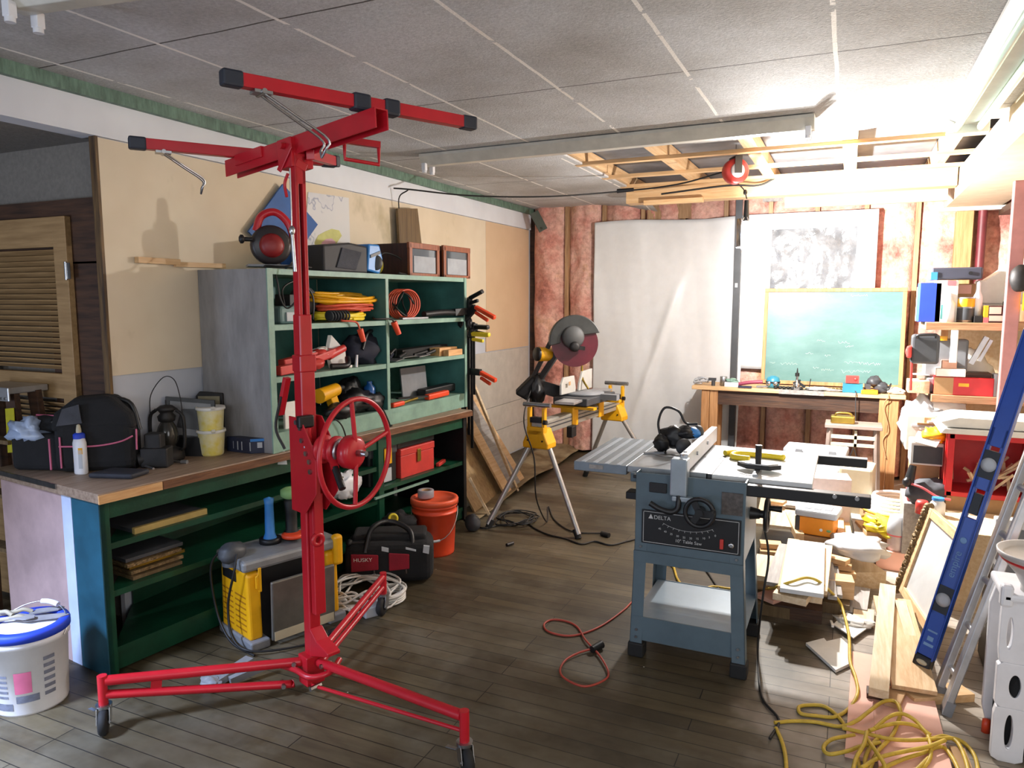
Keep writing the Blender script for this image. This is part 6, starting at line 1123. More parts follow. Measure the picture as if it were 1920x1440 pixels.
b = B(); b.slab([cbp(.02, .03), cbp(.98, .03), cbp(.98, .97), cbp(.02, .97)], -.006); cbo = t.p('board', b, 'chalk')
b = B(); fw = .034
W_ = x1-x0; H_ = zt-zb_
for u0, u1, v0, v1 in ((0, 1, 0, fw/H_), (0, 1, 1-fw/H_, 1), (0, fw/W_, fw/H_, 1-fw/H_), (1-fw/W_, 1, fw/H_, 1-fw/H_)): b.slab([cbp(u0, v0)+V((0, -.012, 0)), cbp(u1, v0)+V((0, -.012, 0)), cbp(u1, v1)+V((0, -.012, 0)), cbp(u0, v1)+V((0, -.012, 0))], -.028)
t.p('wooden_frame', b, 'pinez', bevel=.003)
b = B(); rnd = random.Random(4); n_ = V((0, -.0022, 0))
for (u, v, n, s) in ((.18, .93, 7, .022), (.36, .925, 8, .022), (.62, .925, 7, .022), (.33, .86, 5, .018), (.40, .46, 4, .02), (.55, .45, 5, .022), (.60, .41, 4, .02), (.32, .33, 4, .02), (.46, .31, 3, .02), (.60, .245, 6, .024), (.70, .24, 8, .024), (.06, .215, 3, .02), (.14, .215, 7, .024), (.38, .18, 3, .02), (.44, .165, 5, .024), (.58, .155, 8, .034)):
    p = cbp(u, v)+n_; pts = []
    for k in range(n*3): pts.append(p+V((k*s*.32, 0, rnd.uniform(-.5, .5)*s)))
    b.tube(pts, .0013, n=4, sub=3)
t.p('chalk_writing', b, mat('chalk_white', (206, 226, 220), .9), under=cbo)
# bench clutter
def bt(px, y=7.1, dz=0): p = PY(px, 700, y); return V((p.x, y, BT+dz))
def bl(name, label, cat, px, y, parts):
    q = bt(px, y); t = T(name, label, cat, q)
    for nm, b, m in parts(q): t.p(nm, b, m)
bl('wire_heap', 'tangle of pale wire at the left end of the workbench', 'wire', 1318, 7.1, lambda q: [('wire', B().tube([q+V((random.uniform(-.09, .09), random.uniform(-.05, .05), .01+random.uniform(0, .06))) for _ in range(22)], .005, n=5, sub=4), 'lightgrey')])
bl('nozzle_piece', 'small dark spray nozzle piece on the workbench left end', 'nozzle', 1338, 7.05, lambda q: [('body', B().cyl(q, q+V((0, 0, .05)), .018).box(q+V((-.01, 0, .062)), (.07, .03, .025)), 'darkgrey')])
bl('tin_can', 'small grey tin standing on the workbench left of the steel post', 'tin', 1357, 7.1, lambda q: [('can', B().lathe([(.001, 0), (.033, 0), (.033, .085), (.030, .088), (.001, .086)], q, n=22), 'steel')])
bl('white_tray', 'white tray of odds and ends beside the tin on the workbench', 'tray', 1374, 7.08, lambda q: [('tray', B().box(q+V((0, 0, .02)), (.13, .10, .04)), 'whiteplas'), ('bits', B().blob(q+V((0, 0, .05)), (.05, .04, .025), .5, seed=3), 'mint')])
bl('magenta_file', 'dark pink handled tool lying on the workbench by the steel post', 'tool', 1407, 7.02, lambda q: [('handle', B().tube([q+V((-.10, 0, .03)), q+V((0, 0, .05)), q+V((.11, .0, .06))], .017, n=10), mat('wine_plastic', (150, 60, 84), .4)), ('jaw', B().beam(q+V((-.10, -.04, .012)), q+V((.02, -.04, .012)), .02, .016), 'navy')])
bl('small_pliers', 'steel pliers lying on the workbench left of the teal sander', 'pliers', 1432, 7.04, lambda q: [('pliers', B().beam(q+V((-.06, 0, .01)), q+V((.05, .02, .02)), .016, .014).beam(q+V((-.06, .03, .01)), q+V((.05, .01, .02)), .014, .014), 'steel')])
bl('teal_sander', 'round teal palm tool on the workbench in front of the chalkboard', 'sander', 1450, 7.08, lambda q: [('body', B().lathe([(.001, 0), (.04, .0), (.058, .03), (.062, .065), (.05, .10), (.02, .115), (0, .116)], q, n=26), 'tealtool'), ('front_strap', B().lathe([(.0625, .05), (.065, .058), (.0625, .066)], q, n=26), 'black'), ('chrome_spots', B().blob(q+V((-.03, -.055, .05)), (.02, .012, .02), .05).blob(q+V((.025, -.06, .05)), (.022, .012, .02), .05), 'chrome')])
bl('chain_links', 'string of dark metal links on the workbench between the teal tool and the brass valve', 'chain', 1478, 7.02, lambda q: [('links', [B().blob(q, (.001, .001, .001), 0)][0] if False else (lambda bb: [bb.blob(q+V((-.10+.035*k, .01*(k % 2), .016)), (.020, .014, .014), .3, seed=k, nu=10, nv=7) for k in range(7)] and bb)(B()), 'iron')])
bl('spray_gun', 'chrome spray gun standing upright on the workbench before the chalkboard', 'spray gun', 1495, 7.02, lambda q: [('cup', B().lathe([(.001, 0), (.03, .0), (.032, .05), (.02, .07), (.012, .09)], q, n=20).cyl(q+V((0, 0, .08)), q+V((0, 0, .13)), .011), 'chrome'), ('top_knob', B().cyl(q+V((0, 0, .125)), q+V((0, 0, .155)), .018).cyl(q+V((0, 0, .155)), q+V((0, 0, .20)), .008, .003), 'iron'), ('handle', B().beam(q+V((0, 0, .08)), q+V((.07, -.01, .03)), .02, .02).beam(q+V((-.03, 0, .06)), q+V((.03, 0, .09)), .02, .02), 'black')])
bl('screwdriver', 'thin screwdriver standing in the clutter right of the spray gun', 'screwdriver', 1518, 7.08, lambda q: [('blade', B().cyl(q+V((0, 0, .01)), q+V((.012, 0, .10)), .004), 'iron'), ('handle', B().cyl(q+V((-.03, 0, .012)), q+V((.03, 0, .016)), .012), 'tan')])
bl('paper_scrap', 'crumpled white paper on the workbench under the chalkboard middle', 'paper', 1537, 7.05, lambda q: [('paper', B().blob(q+V((0, 0, .015)), (.09, .05, .018), .5, sc=3, seed=2, flat=.012), 'paper')])
bl('grey_cloth', 'flat grey rag on the workbench front edge', 'rag', 1540, 7.0, lambda q: [('rag', B().blob(q+V((.05, .05, .01)), (.17, .05, .012), .3, sc=3, seed=5, flat=.009), 'greyboard')])
bl('wrench_set', 'small heap of sockets on the workbench left of the teal case', 'sockets', 1568, 7.06, lambda q: [('sockets', (lambda bb: [bb.cyl(q+V((-.05+.03*k, .01*(k % 2), 0)), q+V((-.045+.03*k, .01*(k % 2), .03)), .011, n=10) for k in range(4)] and bb)(B()), 'brass')])
bl('teal_case', 'teal power tool with red battery on the workbench right side', 'power tool', 1600, 7.05, lambda q: [('body', B().box(q+V((0, 0, .04)), (.16, .11, .075)), 'tealtool'), ('base', B().box(q+V((0, 0, .006)), (.14, .10, .012)), 'black'), ('red_battery', B().box(q+V((-.005, 0, .115)), (.105, .08, .06)).blob(q+V((.02, -.04, .12)), (.015, .008, .015), .02), 'redbox')])
bl('black_grinder', 'black corded tool lying at the right end of the workbench', 'power tool', 1640, 7.08, lambda q: [('body', B().blob(q+V((0, 0, .10)), (.06, .05, .05), .2, seed=5).blob(q+V((.06, 0, .05)), (.06, .05, .05), .2, seed=6).box(q+V((-.05, 0, .05)), (.05, .06, .06)), 'darkgrey'), ('cord', B().tube([q+V((.05, -.04, .06)), q+V((.11, -.05, .04)), q+V((.13, -.02, .09)), q+V((.10, 0, .02))], .005, n=6), 'blackcord')])
bl('orange_block', 'small orange block under the black tool at the bench right end', 'block', 1632, 7.02, lambda q: [('block', B().box(q+V((-.0, 0, .016)), (.13, .09, .032)), 'orangecase')])
bl('white_box', 'white paper bundle at the right corner of the workbench', 'paper', 1680, 7.08, lambda q: [('bundle', B().blob(q+V((0, 0, .025)), (.07, .06, .028), .3, seed=8, flat=.02), 'paper')])
b = B(); q = bt(1607, 6.97, .01); b.tube([bt(1603, 7.02, .02), q, q+V((0, -.012, -.06)), q+V((.01, 0, -.35)), q+V((.0, .02, -.50)), q+V((-.03, .05, -.62)), q+V((.04, .05, -.63)), q+V((.01, .02, -.50))], .004, n=6); solo('power_cable', 'grey cord from the teal power tool hanging over the bench front', 'cord', b, 'darkgrey', q)
b = B(); q = bt(1668, 6.97, .0); b.tube([q+V((0, .02, .012)), q+V((0, -.01, -.02)), q+V((-.03, .005, -.10)), q+V((.02, .02, -.3)), q+V((-.02, .02, -.4)), q+V((.01, .02, -.55))], .004, n=6); solo('bench_wire', 'thin brown wire hanging down the right workbench leg', 'wire', b, 'card', q)
# under the bench: small saw stand, grey tubs
q = PY(1596, 870, 6.5); q.z = 0; zt_ = zrow(q.x, 6.5, 797)
t = T('folding_stand', 'tan folding metal stand with items under the right of the workbench', 'stand', q)
b = B(); b.box(q+V((0, 0, zt_)), (.42, .26, .03)); t.p('stand_top', b, mat('taupe_metal', (150, 132, 122), .5, .2, var=.1), bevel=.004)
for sx in (-1, 1):
    for sy in (-1, 1): b = B(); b.beam(q+V((.17*sx, .09*sy, zt_-.015)), q+V((.20*sx, .12*sy, 0)), .035, .03); t.p('leg', b, mat('taupe_metal', (150, 132, 122), .5, .2, var=.1))
b = B(); b.bb(q.x-.17, q.x+.17, q.y-.105, q.y-.085, zt_-.10, zt_-.07); b.bb(q.x-.17, q.x+.17, q.y-.105, q.y-.085, zt_-.16, zt_-.135); b.bb(q.x+.01, q.x+.03, q.y-.105, q.y-.085, zt_-.16, zt_-.03); t.p('cross_bars', b, 'tan')
b = B(); c = q+V((-.08, -.02, zt_+.016)); b.box(c+V((0, 0, .03)), (.18, .10, .06)); t2 = T('brass_padlock_box', 'brass-coloured box with handle on the tan stand under the bench', 'box', c); t2.p('box_body', b, 'brass', bevel=.01); b = B(); b.tube([c+V((-.06, -.04, .06)), c+V((-.04, -.04, .085)), c+V((.05, -.04, .085)), c+V((.07, -.04, .06))], .008, n=8); t2.p('handle', b, 'brass')
q = PY(1530, 848, 6.2); q.z = 0; zt_ = zrow(q.x, 6.2, 838)
t = T('grey_tool_chest', 'long pale grey case lying beyond the saw table under the bench', 'case', q); b = B(); b.box(q+V((0, 0, zt_/2)), (.46, .28, zt_), rz=-4); t.p('case_body', b, 'lightgrey', bevel=.015); b = B()
for x in (-.12, .12): b.box(q+V((x, -.145, zt_-.03)), (.05, .014, .06), rz=-4)
t.p('latches', b, 'grey'); b = B(); b.box(q+V((0, 0, zt_-.05)), (.465, .285, .012), rz=-4); t.p('lid_seam', b, 'darkgrey')
q = PY(1606, 925, 5.6); q.z = 0; za, zb2 = zrow(q.x, 5.6, 905), zrow(q.x, 5.6, 878); b = B(); b.box(q+V((0, .05, zb2/2+.02)), (.22, .26, zb2), rz=-6); t = T('beige_box', 'beige plastic box on the floor below the rear saw rail', 'box', q); t.p('box_body', b, 'tan', bevel=.02); b = B(); b.box(q+V((0, .03, .03)), (.26, .30, .06), rz=-6); t.p('dark_base', b, 'iron')
q = PY(1545, 890, 5.8); q.z = 0; zb2 = zrow(q.x, 5.8, 876); b = B(); b.lathe([(.001, 0), (.09, 0), (.10, zb2*.95), (.08, zb2), (0, zb2)], q, n=24); solo('grey_canister', 'light grey canister behind the saw rails beside the beige box', 'canister', b, 'lightgrey', q)
q = PY(1553, 905, 5.3); q.z = 0; zb2 = zrow(q.x, 5.3, 892); b = B(); b.box(q+V((-.02, 0, zb2/2)), (.30, .2, zb2), rz=8); solo('pinkish_carton', 'pale pinkish carton between the saw rails', 'carton', b, mat('pinkish_carton', (226, 206, 200), .8), q)
# ---------------------------------------------------------------- right storage rack
RY = 5.62
def rk(px, py, y=RY): return PY(px, py, y)
xL = rk(1788, 605).x; xR = 1.75
S1Z, S2Z = 1.53, 1.045
t = T('storage_rack', 'wooden storage rack with crowded shelves at the right wall', 'shelving', (1.15, 5.9, 0))
for z, x0 in ((S1Z, xL-.16), (S2Z, xL-.10), (.66, xL-.1)):
    b = B(); b.bb(x0, xR, RY+.002, RY+.48, z-.05, z); t.p('shelf_board', b, wood('rack_brown_board', (186, 146, 110), (158, 118, 84), 'x'), bevel=.003)
a = rk(1898, 560, RY-.03); b = B(); b.bb(a.x-.04, a.x+.04, RY-.06, RY-.003, 0, 2.42); t.p('front_upright', b, 'maroonpost', bevel=.006)
a = rk(1788, 650); b = B(); b.bb(a.x-.02, a.x+.02, RY-.03, RY-.002, S2Z+.22, S1Z-.05); t.p('pale_upright', b, 'white', bevel=.003)
b = B(); b.bb(xR-.04, xR, RY+.002, RY+.48, 0, 2.42); b.bb(xL-.02, xL+.02, RY+.44, RY+.479, 0, S1Z-.05); t.p('rear_upright', b, 'pinez')
b = B(); b.bb(xL-.02, xR, RY+.482, RY+.50, .02, S1Z); t.p('back_boards', b, 'paley')
def item(name, label, cat, px, pyb, pyt, w, dep, z, y=None, kind='box', m='card', bevel=.004, extra=None, rz=0, grp=None):
    y = y or RY+.06; p = PY(px, pyb, y); zb_ = z if z is not None else p.z; h_ = zrow(p.x, y, pyt)-zb_; q = V((p.x, y, zb_)); b = B()
    if kind == 'box': b.box(q+V((0, dep/2, h_/2)), (w, dep, h_), rz=rz)
    elif kind == 'can': b.lathe([(.001, 0), (w/2, 0), (w/2, h_*.96), (w/2*.93, h_), (.001, h_*.985)], q+V((0, w/2, 0)), n=26)
    elif kind == 'bottle': b.lathe([(.001, 0), (w/2, 0), (w/2, h_*.62), (w*.22, h_*.76), (w*.2, h_*.96), (.001, h_)], q+V((0, w/2, 0)), n=22)
    elif kind == 'heap': b.blob(q+V((0, dep/2, h_*.45)), (w/2, dep/2, h_*.6), .2, sc=3.2, seed=int(px), flat=h_*.45)
    if extra is None: solo(name, label, cat, b, m, q, grp, bevel=(bevel if kind == 'box' else 0))
    else:
        t = T(name, label, cat, q, grp); t.p(cat.split()[-1]+'_body', b, m, bevel=(bevel if kind == 'box' else 0))
        for nm, bb, mm in extra(q, h_): t.p(nm, bb, mm)
    return q, h_
# top shelf
q, h_ = item('blue_carton', 'tall blue carton with white back at the left end of the top rack shelf', 'carton', 1742, 600, 530, .13, .20, S1Z, m='blue', extra=lambda q, h: [('white_side', B().bb(q.x-.062, q.x+.062, q.y+.205, q.y+.30, q.z, q.z+h*.9), 'paper')])
item('black_case', 'dark grey case lying across the cartons on the top rack shelf', 'case', 1792, 500, 496, .36, .26, S1Z+.235, y=RY+.10, m=mat('slate_case', (56, 60, 74), .5), extra=lambda q, h: [])if False else None
p0 = rk(1746, 527, RY+.08); p1 = rk(1842, 527, RY+.08); zt_ = zrow(p0.x, RY+.08, 502); zz = zrow(p0.x, RY+.08, 524)
t = T('slate_case', 'dark slate case lying on top of the cartons on the upper rack shelf', 'case', V((p0.x, RY+.08, zz))); b = B(); b.bb(p0.x, p1.x, RY+.08, RY+.34, zz, zt_); t.p('case_body', b, mat('slate_case', (60, 62, 76), .5, var=.1), bevel=.01); b = B(); b.bb(p0.x-.003, p0.x+.035, RY+.075, RY+.345, zz-.002, zt_-.03); t.p('blue_corner', b, 'skyblue'); b = B(); b.cyl((p1.x-.07, RY+.08, (zz+zt_)/2), (p1.x-.07, RY+.074, (zz+zt_)/2), .012, n=12); t.p('case_lock', b, 'black')
item('white_carton', 'white carton with dark and green print on the top rack shelf', 'carton', 1772, 600, 526, .13, .15, S1Z, m='paper', extra=lambda q, h: [('print', B().bb(q.x-.03, q.x+.035, q.y-.002, q.y-.0005, q.z+.02, q.z+h*.42), 'teal'), ('pink_dot', B().bb(q.x+.0, q.x+.05, q.y-.002, q.y-.0005, q.z+h*.88, q.z+h), 'pinktape')])
item('white_bottle', 'white bottle with yellow cap standing before the cartons on the upper rack shelf', 'bottle', 1779, 606, 548, .07, .06, S1Z, y=RY+.015, kind='bottle', m='whiteplas')
item('label_tin', 'tin with yellow and dark label on the top rack shelf', 'tin', 1811, 602, 557, .10, .1, S1Z, y=RY+.02, kind='can', m='steel', extra=lambda q, h: [('yellow_band', B().lathe([(.0508, h*.62), (.0512, h*.63), (.0512, h*.93), (.0508, h*.94)], q+V((0, .05, 0)), n=26), 'yellow'), ('dark_band', B().lathe([(.0508, h*.1), (.0512, h*.11), (.0512, h*.55), (.0508, h*.56)], q+V((0, .05, 0)), n=26), 'darkgrey')])
item('brown_carton', 'brown and white printed carton behind the label tin', 'carton', 1806, 598, 532, .12, .12, S1Z, y=RY+.18, m='card', extra=lambda q, h: [('print', B().bb(q.x-.045, q.x+.035, q.y-.002, q.y-.0005, q.z+h*.74, q.z+h*.97), 'foam')])
item('white_tube', 'white caulk tube with tapered tip standing on the top rack shelf', 'bottle', 1832, 602, 527, .055, .05, S1Z, y=RY+.05, kind='bottle', m='whiteplas')
item('small_block', 'small dark box on the top rack shelf right of the label tin', 'box', 1834, 604, 592, .05, .06, S1Z, y=RY+.02, m='iron')
item('yellow_stick_pack', 'narrow yellow and pink packet on the top rack shelf', 'packet', 1848, 604, 573, .03, .05, S1Z, y=RY+.02, m='yellow', extra=lambda q, h: [('pink_base', B().bb(q.x-.014, q.x+.014, q.y-.0025, q.y-.0005, q.z, q.z+.035), 'pinktape')])
item('brown_jar_box', 'dark brown box with pink labels on the top rack shelf', 'box', 1869, 604, 573, .11, .12, S1Z, y=RY+.02, m='walnut', extra=lambda q, h: [('labels', B().bb(q.x-.045, q.x+.03, q.y-.003, q.y-.0005, q.z+.012, q.z+h*.42).bb(q.x-.045, q.x+.02, q.y-.003, q.y-.0005, q.z+h*.52, q.z+h*.92), 'foam')])
item('green_box', 'green box beside the brown box on the top rack shelf', 'box', 1891, 604, 565, .05, .10, S1Z, y=RY+.05, m='green')
p = rk(1872, 560, RY+.2); b = B(); b.prism([(-.12, 0), (.14, 0), (.16, .30), (.10, .30), (-.08, .16), (-.12, .16)], V((p.x, RY+.2, S1Z+.12)), (1, 0, 0), (0, 0, 1), (0, .2, 0)); b.box((p.x, RY+.3, S1Z+.06), (.26, .2, .118)); solo('white_machine', 'white angular cover standing at the right of the upper rack shelf', 'cover', b, 'white', (p.x, RY+.3, S1Z), bevel=.01)
p = rk(1914, 522, RY-.12); b = B(); b.blob(p, (.06, .05, .085), .05, seed=4); b.cyl(p+V((.02, 0, -.02)), p+V((.09, .05, -.03)), .03); t = T('black_lamp_head', 'black rounded lamp head at the right photo edge above the rack', 'lamp', p); t.p('shade', b, 'iron'); b = B(); b.bb(p.x+.03, p.x+.11, RY-.1, RY-.05, p.z-.20, p.z-.09); t.p('yellow_tag', b, 'yellow')
# hanging / second tier
p = rk(1735, 655, RY+.0); b = B(); b.box(p+V((0, .03, 0)), (.17, .06, .20), rz=0); t = T('drill_case', 'dark grey plastic tool case hanging at the left of the rack between shelves', 'case', p); t.p('case_body', b, 'darkgrey', bevel=.02, seg=3); b = B(); b.tube([p+V((-.05, -.005, .075)), p+V((-.045, -.015, .095)), p+V((.05, -.015, .10)), p+V((.06, -.005, .08))], .01, n=8); t.p('handle', b, 'black'); b = B(); b.box(p+V((-.095, 0.0, -.02)), (.03, .05, .08)); t.p('red_clip', b, 'redbox', bevel=.01)
p = rk(1775, 652, RY+.1); b = B(); b.box(V((p.x, RY+.16, S2Z+.24)), (.26, .10, .26)); b.box(V((p.x, RY+.16, S2Z+.055)), (.22, .12, .109)); t = T('grey_case', 'light grey case with yellow clip standing on the middle rack shelf', 'case', V((p.x, RY+.16, S2Z))); t.p('case_body', b, 'grey', bevel=.015); b = B(); b.box(V((p.x-.03, RY+.11, S2Z+.375)), (.06, .04, .03)); t.p('yellow_clip', b, 'yellow')
item('white_bundle', 'heap of white papers and bags on the middle rack shelf', 'papers', 1812, 738, 660, .30, .16, S2Z+.0, y=RY+.24, kind='heap', m='paper')
p = rk(1838, 660, RY+.05); b = B(); b.beam(p+V((.03, 0, .10)), p+V((-.05, 0, -.08)), .03, .03); b.beam(p+V((.06, .02, .08)), p+V((0.0, .02, -.06)), .02, .02); solo('steel_clamp', 'grey steel clamp leaning in the white papers on the middle rack shelf', 'clamp', b, 'alu', p)
item('small_carton', 'small pinkish carton on white boxes of the middle rack shelf', 'carton', 1780, 690, 677, .085, .10, S2Z+.155, y=RY+.02, m=mat('pinkish_print', (214, 164, 140), .7))
item('white_box_stack', 'flat white box under the small pinkish carton', 'box', 1783, 700, 692, .17, .18, S2Z+.125, y=RY+.01, m='paper')
item('maroon_box', 'long dark maroon box on the red box of the middle rack shelf', 'box', 1813, 712, 699, .28, .14, S2Z+.098, y=RY+.06, m='darkwood')
item('red_game_box', 'long red carton with brown end on the middle rack shelf', 'carton', 1806, 735, 708, .34, .20, S2Z, y=RY+.02, m='redcrate', extra=lambda q, h: [('brown_end', B().bb(q.x-.172, q.x-.06, q.y-.003, q.y-.0005, q.z+.004, q.z+h-.004), 'card'), ('yellow_print', B().bb(q.x-.03, q.x+.03, q.y-.003, q.y-.0005, q.z+h*.5, q.z+h*.68), 'yellow')])
item('amber_tin', 'square tin with amber label at the right of the middle rack shelf', 'tin', 1879, 738, 702, .10, .09, S2Z, y=RY+.03, m='lightgrey', extra=lambda q, h: [('amber_label', B().bb(q.x-.03, q.x+.04, q.y-.003, q.y-.0005, q.z+.02, q.z+h*.95), mat('amber_label', (204, 150, 40), .5, var=.2))])
item('white_knife_box', 'white flat packet sticking out left on the middle rack shelf', 'packet', 1727, 712, 703, .10, .12, S2Z+.12, y=RY+.10, m='paper')
item('plank_offcut', 'tan wood offcut at the left end below the drill case', 'wood block', 1722, 735, 714, .13, .16, S2Z, y=RY+.04, m='paley')
p = rk(1710, 690, RY+.02); b = B(); b.cyl(V((p.x, RY+.02, S2Z+.02)), V((p.x-.005, RY+.02, S2Z+.26)), .008); b.lathe([(0, -.01), (.045, -.008), (.045, .008), (0, .01)], V((p.x-.002, RY+.02, S2Z+.285)), (.3, -.9, 0), n=24); solo('paddle', 'round red and white paddle upright at the left of the rack', 'paddle', b, 'redbox', (p.x, RY+.02, S2Z))
# lower shelf
LZ3 = .66
item('bag_heap', 'heap of grey and white bags spilling left on the lower rack shelf', 'bags', 1735, 800, 752, .30, .24, LZ3, y=RY+.0, kind='heap', m='lightgrey')
for k in range(5):
    p = rk(1728+9*k, 800, RY-.03); b = B(); b.box((p.x+.03, RY+.05, LZ3+.155+.016*k), (.20+.02*(k % 3), .17, .013), rz=-14+9*k)
    solo('paper_bundle', ['lowest loose paper sheaf on the grey bags of the lower rack shelf', 'second paper sheaf from the bottom on the grey bags of the lower rack shelf', 'middle paper sheaf on the grey bags of the lower rack shelf', 'fourth paper sheaf from the bottom on the grey bags of the lower rack shelf', 'topmost loose paper sheaf on the grey bags of the lower rack shelf'][k], 'paper', b, ('paper', 'lightgrey', 'card', 'paper', 'whiteplas')[k], (p.x, RY+.05, LZ3+.155), 'paper sheaves on the lower rack shelf')
item('white_roll', 'rolled white paper bundle on the lower rack shelf', 'paper', 1772, 775, 750, .26, .14, LZ3+.19, y=RY+.05, kind='heap', m='paper')
item('white_box_low', 'white box at the left end of the lower rack shelf', 'box', 1720, 800, 780, .13, .14, LZ3+.0, y=RY-.02, m='paper')
item('orange_wood', 'short orange-brown wood block between the white bundles', 'wood block', 1800, 783, 771, .13, .08, LZ3+.14, y=RY+.02, m='fresh')
item('brown_carton_low', 'open brown cardboard box under the white bundles', 'carton', 1747, 808, 783, .10, .14, LZ3+.03, y=RY-.03, m='card')
# ---------------------------------------------------------------- crate on a low box, foam, radio etc.
CY = 4.95; HZ = .44
p0, p1 = PY(1772, 930, CY), PY(1900, 930, CY); zb_, zt_ = PY(1772, 928, CY).z, PY(1772, 812, CY).z
b = B(); b.bb(p0.x-.02, p1.x+.16, CY+.01, CY+.50, 0, zb_-.002); solo('carton_base', 'large cardboard box under the red crate', 'carton', b, 'card', (p0.x+.2, CY+.2, 0), bevel=.004)
t = T('milk_crate', 'red plastic milk crate lying on its side with wood scraps inside', 'crate', V(((p0.x+p1.x)/2, CY+.15, zb_)))
w = p1.x-p0.x+.10; x0 = p0.x; x1 = x0+w; hgt = zt_-zb_
b = B()
for (a0, a1, c0, c1) in ((x0, x0+.014, zb_, zt_), (x1-.014, x1, zb_, zt_), (x0+.014, x1-.014, zb_, zb_+.014), (x0+.014, x1-.014, zt_-.014, zt_)): b.bb(a0, a1, CY, CY+.33, c0, c1)
b.bb(x0, x1, CY+.33, CY+.345, zb_, zt_)
for (a0, a1, c0, c1) in ((x0-.006, x0+.03, zb_, zt_), (x1-.03, x1+.006, zb_, zt_), (x0, x1, zb_, zb_+.028), (x0, x1, zt_-.03, zt_)): b.bb(a0, a1, CY-.012, CY+.006, c0, c1)
t.p('crate_shell', b, 'redcrate', bevel=.003)
b = B()
for k in range(3): b.bb(x0-.012, x0-.001, CY+.02+.1*k, CY+.04+.1*k, zb_+.002, zt_-.002)
t.p('outer_ribs', b, 'redbox')
rnd = random.Random(3)
for k in range(16):
    a = V((x0+.05+rnd.random()*(w-.12), CY+.06+rnd.random()*.2, zb_+.025+rnd.random()*.10)); d = V((rnd.uniform(-.05, .07), rnd.uniform(-.04, .04), rnd.uniform(.01, .09))); b = B(); b.beam(a, a+d*1.3+V((.03, 0, 0)), .018, .014); solo('wood_scrap', 'small wood scrap inside the red crate', 'wood scrap', b, 'paley', a, 'wood scraps in the red crate')
pA, pB = PY(1750, 812, CY-.02), PY(1930, 800, CY-.02)
b = B(); o = V((x0-.05, CY-.03, zt_+.002)); b.prism([(0, 0), (w+.35, 0), (w+.35, .035), (.02, .03)], o, (1, 0, 0), (0, 0, 1), (0, .45, 0)); solo('white_foam_board', 'white foam board lying on top of the red crate', 'board', b, 'white', o, bevel=.005)
b = B(); b.prism([(.0, 0), (w+.3, .0), (w+.28, .055), (.06, .06), (-.03, .03)], o+V((.03, .02, .037)), (1, 0, 0), (0, 0, 1), (0, .36, 0)); solo('white_sheet_stack', 'thick stack of white sheets on the foam board over the crate', 'sheets', b, 'paper', o+V((0, 0, .037)), bevel=.006)
p = PY(1735, 830, CY+.15); xr = x0-.012
t = T('white_radio', 'white box with dark opening beside the red crate', 'box', V((xr-.10, CY+.2, 0))); zz0, zz1 = PY(1725, 878, CY).z, PY(1725, 835, CY).z
b = B(); b.bb(xr-.175, xr, CY+.10, CY+.3, zz0, zz1); t.p('box_body', b, 'white', bevel=.006); b = B(); b.bb(xr-.16, xr-.005, CY+.096, CY+.0985, zz0+.012, zz1-.02); t.p('opening', b, 'darkgrey'); b = B(); b.bb(xr-.17, xr-.01, CY+.16, CY+.29, HZ+.001, zz0); t.p('support', b, 'card')
b = B(); q = V((xr-.055, CY+.13, zz1)); b.blob(q+V((0, 0, .04)), (.075, .07, .05), .25, sc=3, seed=7, flat=.039); solo('yellow_bag', 'yellow paper bag on the white box beside the red crate', 'bag', b, 'yellow', q)
b = B(); q = V((xr-.17, CY+.05, zz1+.01)); b.slab([q, q+V((.12, -.04, -.02)), q+V((.16, .05, .03)), q+V((.03, .09, .05))], .006); solo('open_leaflet', 'white leaflet lying over the yellow paper bag', 'paper', b, 'paper', q)
b = B(); b.bb(.46, 1.15, 4.46, CY-.02, 0, HZ); solo('platform_carton', 'wide pale carton in front of the red crate', 'carton', b, 'paley', (.8, 4.7, 0), bevel=.004)
b = B(); b.bb(.36, .62, CY+.03, CY+.42, 0, HZ); solo('side_carton', 'grey carton left of the red crate under the grey bag', 'carton', b, 'greyboard', (.5, CY+.2, 0), bevel=.004)
q = V((.495, CY+.06, HZ+.001)); zt2 = .14
t = T('grey_backpack', 'grey and black bag with pink trim slumped left of the red crate', 'bag', q); b = B(); b.blob(q+V((0, 0, zt2*.5)), (.13, .09, zt2*.62), .18, seed=5, flat=zt2*.5); t.p('bag_body', b, mat('grey_bag', (78, 80, 86), .8, var=.25)); b = B(); b.tube([q+V((-.12, -.06, zt2*.95)), q+V((-.05, -.10, zt2*.86)), q+V((.03, -.11, zt2*.55)), q+V((.10, -.10, zt2*.45))], .008, n=6); t.p('pink_trim', b, 'pinktape'); b = B(); b.cyl(q+V((-.12, -.05, zt2*.9)), q+V((-.10, -.03, zt2*1.7)), .03, .02); b.blob(q+V((-.13, -.07, zt2*1.0)), (.025, .025, .03), .1); t.p('black_spout', b, 'black')
q = PZ(1735, 944, HZ); b = B(); b.box(q+V((0, .08, .05)), (.20, .14, .10)); t = T('pink_box', 'pink plastic box in front of the red crate left corner', 'box', q); t.p('box_body', b, 'pinktape', bevel=.01); b = B(); b.box(q+V((.06, .08, .115)), (.12, .12, .03)); t.p('white_lid', b, 'paper')
q = PZ(1728, 962, HZ); b = B(); b.lathe([(.001, 0), (.035, 0), (.035, .06), (.028, .075), (0, .076)], q, n=20); solo('red_jar', 'red jar beside the blue-lidded jug', 'jar', b, 'redbox', q)
